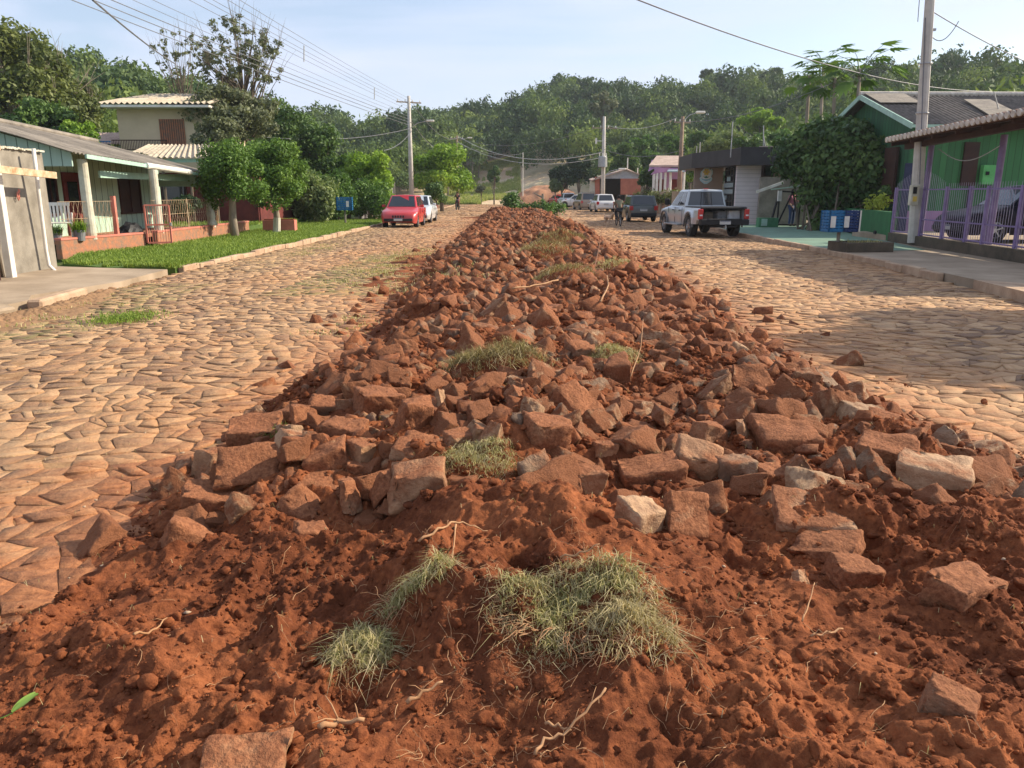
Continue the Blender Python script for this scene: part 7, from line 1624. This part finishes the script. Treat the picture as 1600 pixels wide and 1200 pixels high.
pole('tall concrete utility pole rising behind the red hatchback', 643, 69, 150, .24, .13, M['pole'], GP, arms=((.5, 2.2, .5),), lamp=(1, 2.6))
pole('far utility pole with a street lamp above the round street tree', 715, 110, 212, .20, .12, M['poledark'], GP, arms=((.4, 1.8, .3),), lamp=(1, .9))
pole('transformer pole standing behind the white hatchback', 942, 74, 182, .22, .13, M['pole'], GP, lean=-.05, arms=((1.0, 2.4, .25),), lamp=(1, 5.2), trans=3.9)
pole('dark utility pole with a lamp beside the lilac house', 1061, 58, 182, .19, .12, M['poledark'], GP, arms=((.4, 1.3, .3),), lamp=(.7, .35))
def cpole():
    a = W(1437, 300, 22.4); t = thing('utility_pole', 'thick pale concrete pole leaving the top of the picture behind the purple fence', 'pole', (a.x, 22.4, .2), group=GP); top = W(1453, 0, 22.4)-Vector(t.location); d = top*1.45
    MB().tube([(0, 0, 0), d*.5, d], [.17, .135, .10], 10).build('shaft', M['pole'], t)
    c = W(1432, 305, 22.1)-Vector(t.location); m_ = MB().box(c+Vector((-.08, -.0, 0)), (.22, .16, .55)).build('meter_box', M['col'], t, bevel=.02); MB().box(c+Vector((-.08, -.09, -.10)), (.10, .02, .14)).build('meter_window', M['yellow'], m_); MB().box(c+Vector((-.10, -.09, .13)), (.10, .02, .18)).build('meter_door', M['black'], m_)
    MB().tube([c+Vector((.05, 0, .3)), top*.93+Vector((-.12, -.05, 0))], .015, 5).build('riser', M['cable'], t)
    for z in (.55, .75): MB().lathe([(.17, -.02), (.175, 0), (.17, .02)], 10, Matrix.Translation(top*z)).build('band', M['steel'], t)
    MB().box(top*.885+Vector((.16, 0, 0)), (.10, .06, .06)).build('bracket', M['steel'], t)
cpole()
for px, Y, py0, py1, lab in ((817, 118, 238, 292, 'thin pale pole in the meadow'), (979, 79, 228, 304, 'left of two thin white poles before the warehouse'), (995, 79, 244, 304, 'right of two thin white poles before the warehouse'), (544, 60, 222, 300, 'grey pole rising between the left garden trees'), (1006, 75, 280, 300, 'short white pole beside the warehouse corner')):
    a = W(px, py1, Y); b = W(px, py0, Y); o = MB().tube([(0, 0, 0), (0, 0, b.z-min(a.z, 1.2))], [.07, .05], 8).build('thin_pole', M['white' if px > 600 else 'pole']); o.location = (a.x, Y, min(a.z, 1.2) if py1 < 300 else .1); tag(o, lab, 'pole')
for px, Y, py0, py1, lab in ((1087, 48, 228, 262, 'left of two slim rods behind the sign wall'), (1092, 48, 222, 262, 'right of two slim rods behind the sign wall')):
    a = W(px, py1, Y); b = W(px, py0, Y); o = MB().tube([(0, 0, 0), (0, 0, b.z-.1)], .03, 6).build('rod', M['pole']); o.location = (a.x, Y, .1); tag(o, lab, 'pole')
o = MB(); p = W(1194, 234, 44); q = W(1193, 196, 44); o.tube([p-Vector((0, 0, .6)), q], .03, 6); o.tube([W(1201, 234, 44)-Vector((0, 0, .6)), W(1193, 213, 44)], .03, 6); tag(o.build('roof_antenna', M['steel']), 'braced antenna mast on the charcoal roof', 'antenna')
def wire(a, b, sag, r, label, mat='cable', group='overhead cables', n=22):
    a, b = Vector(a), Vector(b); c = a; mb = MB(); mb.tube([a.lerp(b, i/n)-Vector((0, 0, sag*4*(i/n)*(1-i/n)))-c for i in range(n+1)], r, 5, False); o = mb.build('overhead_cable', M[mat]); o.location = c; tag(o, label, 'cable', group); return o
PA = W(643, 155, 69)
ends = [(140, 0), (172, 0), (200, 0), (232, 0), (262, 0), (316, 0), (338, 0), (352, 0), (374, 0), (392, 0)]
for i, (x, y) in enumerate(ends):
    t_ = i/9; s = W(643+(-2 if i < 5 else 1), 196-t_*40, 68.8); Yn = 29.0; e = W(x, y, Yn); d = (e-s); e2 = s+d*1.5
    wire(s, e2, .25, .009 if i > 2 else .016, 'dark cable in the fan running from the tall left pole to the upper left', group='cables fanning to the upper left')
for (x, y, hh, lab) in ((475, 84, 26, 'nearer hanging spacer rod on the fan of cables'), (585, 146, 18, 'farther hanging spacer rod on the fan of cables')):
    Y = 52 if x < 500 else 62; a = W(x, y-hh/2, Y); b = W(x, y+hh/2, Y); o = MB().tube([(0, 0, 0), b-a], .035, 6).build('cable_spacer', M['cablelight']); o.location = a; tag(o, lab, 'spacer')
wire(W(145, 0, 24), W(274, 100, 44), .1, .03, 'dark thick cable dropping steeply behind the leafless tree')
wire(W(643, 205, 68.8), W(600, 235, 60), .3, .02, 'cable dropping left from the pole towards the yellow-green tree')
wire(W(643, 200, 68.8), W(390, 212, 48), .5, .02, 'service cable crossing the left gardens')
wire(W(643, 158, 68.8), W(716, 215, 110), 1.2, .02, 'upper cable linking the two left poles')
wire(W(643, 190, 68.8), W(715, 225, 110), 1.6, .03, 'lower cable linking the two left poles')
P3 = 73.8
wire(W(716, 213, 110), W(941, 238, P3), 1.6, .035, 'thick pale cable swinging across the road end to the transformer pole', 'cablelight')
wire(W(716, 222, 110), W(941, 246, P3), 1.5, .028, 'second cable swinging across the road end', 'cablelight')
wire(W(817, 240, 118), W(716, 224, 110), .7, .02, 'cable from the meadow pole to the far left pole')
wire(W(930, 200, P3), W(716, 216, 110), 1.2, .018, 'high thin cable over the road end')
wire(W(950, 196, P3), W(1058, 184, 58), .5, .02, 'high cable between transformer pole and lilac house pole', 'cablelight')
wire(W(944, 233, P3), W(1060, 236, 58), .5, .02, 'low cable between transformer pole and lilac house pole')
wire(W(1063, 190, 58), W(1300, 130, 40), .5, .016, 'thin cable from the lilac house pole towards the papaya trees')
wire(W(992, -2, 15), W(1548, 143, 29.5), .38, .013, 'long cable slanting down to the mast on the green roof', 'cable')
wire(W(1457, 18, 22.4), W(1680, 128, 26), .12, .014, 'cable leaving the concrete pole to the right')
wire(W(1457, 58, 22.4), W(1498, 33, 22.6), .25, .012, 'short looped cable on the right of the concrete pole')
wire(W(1437, -5, 22.3), W(1434, 34, 22.3), .05, .010, 'loose cable end left of the concrete pole top')
# ================================================================ people and dog
def skinned(name, verts, edges, radii, mat, parent, sub=2):
    me = bpy.data.meshes.new(name); me.from_pydata(verts, edges, []); o = bpy.data.objects.new(name, me); COL.objects.link(o)
    sk = o.modifiers.new('s', 'SKIN'); sk.use_smooth_shade = True
    for v, r in zip(me.skin_vertices[0].data, radii): v.radius = (r, r)
    me.skin_vertices[0].data[0].use_root = True
    sb = o.modifiers.new('u', 'SUBSURF'); sb.levels = sb.render_levels = sub
    dg = bpy.context.evaluated_depsgraph_get(); m2 = bpy.data.meshes.new_from_object(o.evaluated_get(dg)); bpy.data.objects.remove(o)
    m2.materials.clear(); return link(name, m2, mat, parent)
def person(label, loc, rz, pose, shirt, pants, shoes='black', scale=1.0, hairlong=False):
    """pose: dict of joints in metres, facing -Y locally"""
    t = thing('person', label, 'person', loc, rz); t.scale = (scale,)*3; P = pose; J = ['pelvis', 'waist', 'chest', 'neck', 'head', 'crown']
    V = [P['pelvis'], P['waist'], P['chest'], P['neck'], P['head'], P['crown']]; E = [(0, 1), (1, 2), (2, 3), (3, 4), (4, 5)]; Rr = [.13, .12, .135, .055, .088, .062]
    hands = []
    for s, sd in ((-1, 'r'), (1, 'l')):
        b = len(V); V += [P['sh_'+sd], P['el_'+sd], P['wr_'+sd]]; E += [(2, b), (b, b+1), (b+1, b+2)]; Rr += [.058, .043, .030]
        w_ = Vector(P['wr_'+sd]); d = (w_-Vector(P['el_'+sd])).normalized(); u = d.cross(Vector((0, 1, 0)) if abs(d.y) < .8 else Vector((1, 0, 0))).normalized(); pm_ = w_+d*.07; V.append(tuple(pm_)); E.append((b+2, b+3)); Rr.append(.030)
        for k, l_ in ((-1.5, .055), (-.5, .068), (.5, .064), (1.5, .05)):
            f = pm_+u*k*.019+d*.012; q = len(V); V += [tuple(f+d*l_*.5), tuple(f+d*l_+Vector((0, -.012, 0)))]; E += [(b+3, q), (q, q+1)]; Rr += [.0095, .008]
        q = len(V); V += [tuple(w_+u*-.04*1+d*.04), tuple(w_+u*-.052+d*.075)]; E += [(b+2, q), (q, q+1)]; Rr += [.012, .009]
        b = len(V); V += [P['hip_'+sd], P['kn_'+sd], P['an_'+sd], P['to_'+sd]]; E += [(0, b), (b, b+1), (b+1, b+2), (b+2, b+3)]; Rr += [.088, .060, .042, .038]
    skinned('body', V, E, Rr, M['skin'], t, 2)
    def sub(names, rad, nm, mat, edges):
        skinned(nm, [P[n] for n in names], edges, rad, M[mat], t, 2)
    sub(['chest', 'waist', 'pelvis', 'sh_r', 'el_r', 'sh_l', 'el_l'], [.150, .138, .142, .075, .062, .075, .062], 'shirt', shirt, [(0, 1), (1, 2), (0, 3), (3, 4), (0, 5), (5, 6)])
    an = lambda sd: 'an_'+sd
    sub(['pelvis', 'hip_r', 'kn_r', 'an_r', 'hip_l', 'kn_l', 'an_l'], [.140, .102, .076, .060, .102, .076, .060], 'trousers', pants, [(0, 1), (1, 2), (2, 3), (0, 4), (4, 5), (5, 6)])
    for sd in 'rl': a = Vector(P['an_'+sd]); b = Vector(P['to_'+sd]); skinned('shoe', [tuple(a), tuple(a.lerp(b, .4)-Vector((0, 0, .02))), tuple(b)], [(0, 1), (1, 2)], [.052, .050, .042], M[shoes], t, 1)
    h = Vector(P['head']); c = Vector(P['crown']); bm = bmesh.new(); bmesh.ops.create_icosphere(bm, subdivisions=3, radius=.108)
    for v in bm.verts:
        v.co.z *= 1.12
        if v.co.y < -.02 and v.co.z < .035: v.co *= .80
        elif v.co.z < -.05 and not hairlong: v.co *= .86
        if hairlong and v.co.z < -.02 and v.co.y > -.01: v.co.z *= 1.9
    me = bpy.data.meshes.new('hair'); bm.to_mesh(me); bm.free(); me.polygons.foreach_set('use_smooth', [True]*len(me.polygons)); o = link('hair', me, M['hair'], t); o.location = h.lerp(c, .35)+Vector((0, .012, .012))
    f = MB(); fc = h.lerp(c, .25)
    for s in (-1, 1): f.lathe([(.001, -.004), (.012, 0), (.001, .004)], 8, Matrix.Translation(fc+Vector((s*.033, -.088, .02))) @ Matrix.Rotation(math.pi/2, 4, 'X')); 
    f.build('eyes', M['black'], t); f = MB()
    f.prism([(fc.x-.016, fc.y-.086, fc.z-.022), (fc.x+.016, fc.y-.086, fc.z-.022), (fc.x, fc.y-.084, fc.z+.02)], (0, -.022, 0)); f.build('nose', M['skin'], t, smooth=True)
    MB().box((fc.x, fc.y-.086, fc.z-.045), (.044, .008, .010)).build('mouth', M['redcloth'], t)
    for s in (-1, 1): MB().lathe([(.001, -.01), (.022, 0), (.001, .01)], 8, Matrix.Translation(fc+Vector((s*.095, .005, 0))) @ Matrix.Rotation(math.pi/2, 4, 'Y')).build('ear', M['skin'], t)
    return t
STAND = dict(pelvis=(0, 0, .93), waist=(0, .01, 1.08), chest=(0, .015, 1.28), neck=(0, .0, 1.46), head=(0, -.015, 1.55), crown=(0, -.01, 1.64), sh_r=(-.17, .01, 1.38), sh_l=(.17, .01, 1.38), el_r=(-.24, .05, 1.12), el_l=(.25, -.02, 1.13), wr_r=(-.20, -.12, .95), wr_l=(.16, -.22, 1.18),
             hip_r=(-.09, 0, .88), hip_l=(.09, 0, .88), kn_r=(-.10, -.02, .49), kn_l=(.11, -.01, .49), an_r=(-.10, .02, .09), an_l=(.12, .02, .09), to_r=(-.11, -.14, .04), to_l=(.14, -.14, .04))
p = W(1236, 348, 36.0); person('person in a pink shirt and jeans standing behind the yard gate', (p.x, 36.0, .10), .5, STAND, 'pinkshirt', 'denim', scale=.97, hairlong=True)
def bike(parent_label, loc, rz, sc=1.0, motor=False, mat='black'):
    t = thing('motorbike' if motor else 'bicycle', parent_label, 'motorbike' if motor else 'bicycle', loc, rz); t.scale = (sc,)*3; R_ = .31
    for y, nm in ((-.58, 'wheel'), (.58, 'wheel')):
        w_ = MB(); n = 28; wd = .045 if motor else .022
        w_.lathe([(R_-.05, -wd), (R_, -wd*.6), (R_, wd*.6), (R_-.05, wd), (R_-.05, -wd)], n, Matrix.Translation((0, y, R_)), 'X'); w_ = w_.build(nm, M['tyre'], t, smooth=True); s = MB()
        for k in range(12): a = k*math.pi/6; s.tube([(0, y, R_), (0, y+(R_-.05)*math.cos(a), R_+(R_-.05)*math.sin(a))], .005, 4, False)
        s.lathe([(.001, -.04), (.035, -.04), (.035, .04), (.001, .04)], 8, Matrix.Translation((0, y, R_)), 'X'); s.build('spokes', M['steel'], w_)
    f = MB(); q = .022 if not motor else .035
    for a, b in (((0, .58, R_), (0, .02, .30)), ((0, .58, R_), (0, .18, .78)), ((0, .18, .82), (0, .02, .30)), ((0, .18, .76), (0, -.40, .84)), ((0, .02, .30), (0, -.42, .74)), ((0, -.58, R_), (0, -.42, .90)), ((0, -.42, .90), (0, -.38, .98))): f.tube([a, b], q, 6)
    f.build('frame', M[mat], t); MB().tube([(-.28, -.30, 1.0), (-.12, -.40, .99), (0, -.40, .98), (.12, -.40, .99), (.28, -.30, 1.0)], .016, 6).build('handlebar', M['steel'], t)
    MB().box((0, .22, .84), (.20, .30 if not motor else .62, .07)).build('saddle', M['black'], t, bevel=.02)
    c = MB(); c.tube([(-.14, .02, .20), (.14, .02, .40)], .014, 6); c.box((-.16, .02, .19), (.08, .09, .02)); c.box((.16, .02, .41), (.08, .09, .02)); c.build('pedals', M['black'], t)
    if motor:
        e = MB(); e.box((0, .02, .42), (.24, .36, .28)); e.box((0, -.12, .80), (.26, .40, .18)); e.box((.14, .45, .30), (.08, .5, .08)); e.build('engine', M['black'], t, bevel=.03); MB().box((0, .62, .72), (.14, .06, .08)).build('tail_light', M['taillamp'], t)
    return t
RIDE = dict(pelvis=(0, .20, .96), waist=(0, .14, 1.12), chest=(0, .06, 1.32), neck=(0, -.02, 1.48), head=(0, -.05, 1.57), crown=(0, -.04, 1.66), sh_r=(-.17, .04, 1.40), sh_l=(.17, .04, 1.40), el_r=(-.27, -.08, 1.18), el_l=(.27, -.08, 1.18), wr_r=(-.25, -.27, 1.05), wr_l=(.25, -.27, 1.05),
            hip_r=(-.10, .17, .92), hip_l=(.10, .17, .92), kn_r=(-.15, -.16, .66), kn_l=(.15, -.20, .80), an_r=(-.15, .03, .27), an_l=(.15, .0, .48), to_r=(-.16, -.11, .22), to_l=(.16, -.14, .44))
g = G(966, 353); bike('bicycle ridden away from the viewer on the right lane', (g.x, g.y, .0), math.pi+.05, .86); person('person in an olive jacket cycling away on the right lane beside the dog', (g.x, g.y, 0), math.pi+.05, RIDE, 'olive_sh', 'blackcloth', scale=.86)
g = G(715, 328); bike('motorbike coming along the far left kerb', (g.x, g.y, .0), -.15, 1.0, True); person('person in dark red clothes riding a motorbike along the far left kerb', (g.x, g.y, 0), -.15, RIDE, 'blackcloth', 'redcloth')
def dog():
    g = G(951, 352); t = thing('dog', 'pale tan dog trotting beside the cyclist', 'dog', (g.x, g.y, 0), .5)
    V = [(0, .26, .42), (0, .10, .41), (0, -.12, .40), (0, -.22, .43), (0, -.32, .53), (0, -.40, .60), (0, -.50, .575), (0, -.55, .565), (0, .34, .46), (0, .42, .56), (0, .44, .64)]
    E = [(0, 1), (1, 2), (2, 3), (3, 4), (4, 5), (5, 6), (6, 7), (0, 8), (8, 9), (9, 10)]; Rr = [.085, .082, .105, .085, .06, .062, .036, .024, .03, .018, .012]
    for s, f in ((-1, .05), (1, -.06)):
        b = len(V); V += [(s*.07, -.20, .36), (s*.075, -.20+f*.6, .22), (s*.075, -.19+f*1.6, .07), (s*.075, -.22+f*1.7, .02)]; E += [(3, b), (b, b+1), (b+1, b+2), (b+2, b+3)]; Rr += [.045, .028, .019, .022]
        b = len(V); V += [(s*.07, .26, .36), (s*.075, .20-f*.6, .24), (s*.075, .31-f, .13), (s*.075, .27-f*1.4, .02)]; E += [(0, b), (b, b+1), (b+1, b+2), (b+2, b+3)]; Rr += [.060, .038, .019, .022]
    skinned('body', V, E, Rr, M['fur'], t, 2)
    for s in (-1, 1): MB().prism([(s*.03, -.39, .64), (s*.065, -.37, .63), (s*.055, -.375, .71)], (0, .012, 0)).build('ear', M['fur'], t)
    MB().lathe([(.001, -.01), (.014, 0), (.001, .01)], 8, Matrix.Translation((0, -.578, .575))).build('nose', M['black'], t)
dog()

# ================================================================ the light morning haze
def haze():
    bm = bmesh.new(); bmesh.ops.create_cube(bm, size=1); me = bpy.data.meshes.new('haze'); bm.to_mesh(me); bm.free(); o = bpy.data.objects.new('haze', me); COL.objects.link(o)
    o.scale = (5300, 2900, 80); o.location = (0, 1250, 35); m = bpy.data.materials.new('haze'); m.use_nodes = True; n = m.node_tree.nodes; n.clear(); out = n.new('ShaderNodeOutputMaterial'); v = n.new('ShaderNodeVolumePrincipled')
    v.inputs['Color'].default_value = (.82, .90, 1, 1); v.inputs['Density'].default_value = .00032; v.inputs['Anisotropy'].default_value = .35; m.node_tree.links.new(v.outputs[0], out.inputs['Volume']); me.materials.append(m)
    tag(o, 'pale bluish morning haze filling the valley', 'haze', kind='stuff')
haze()
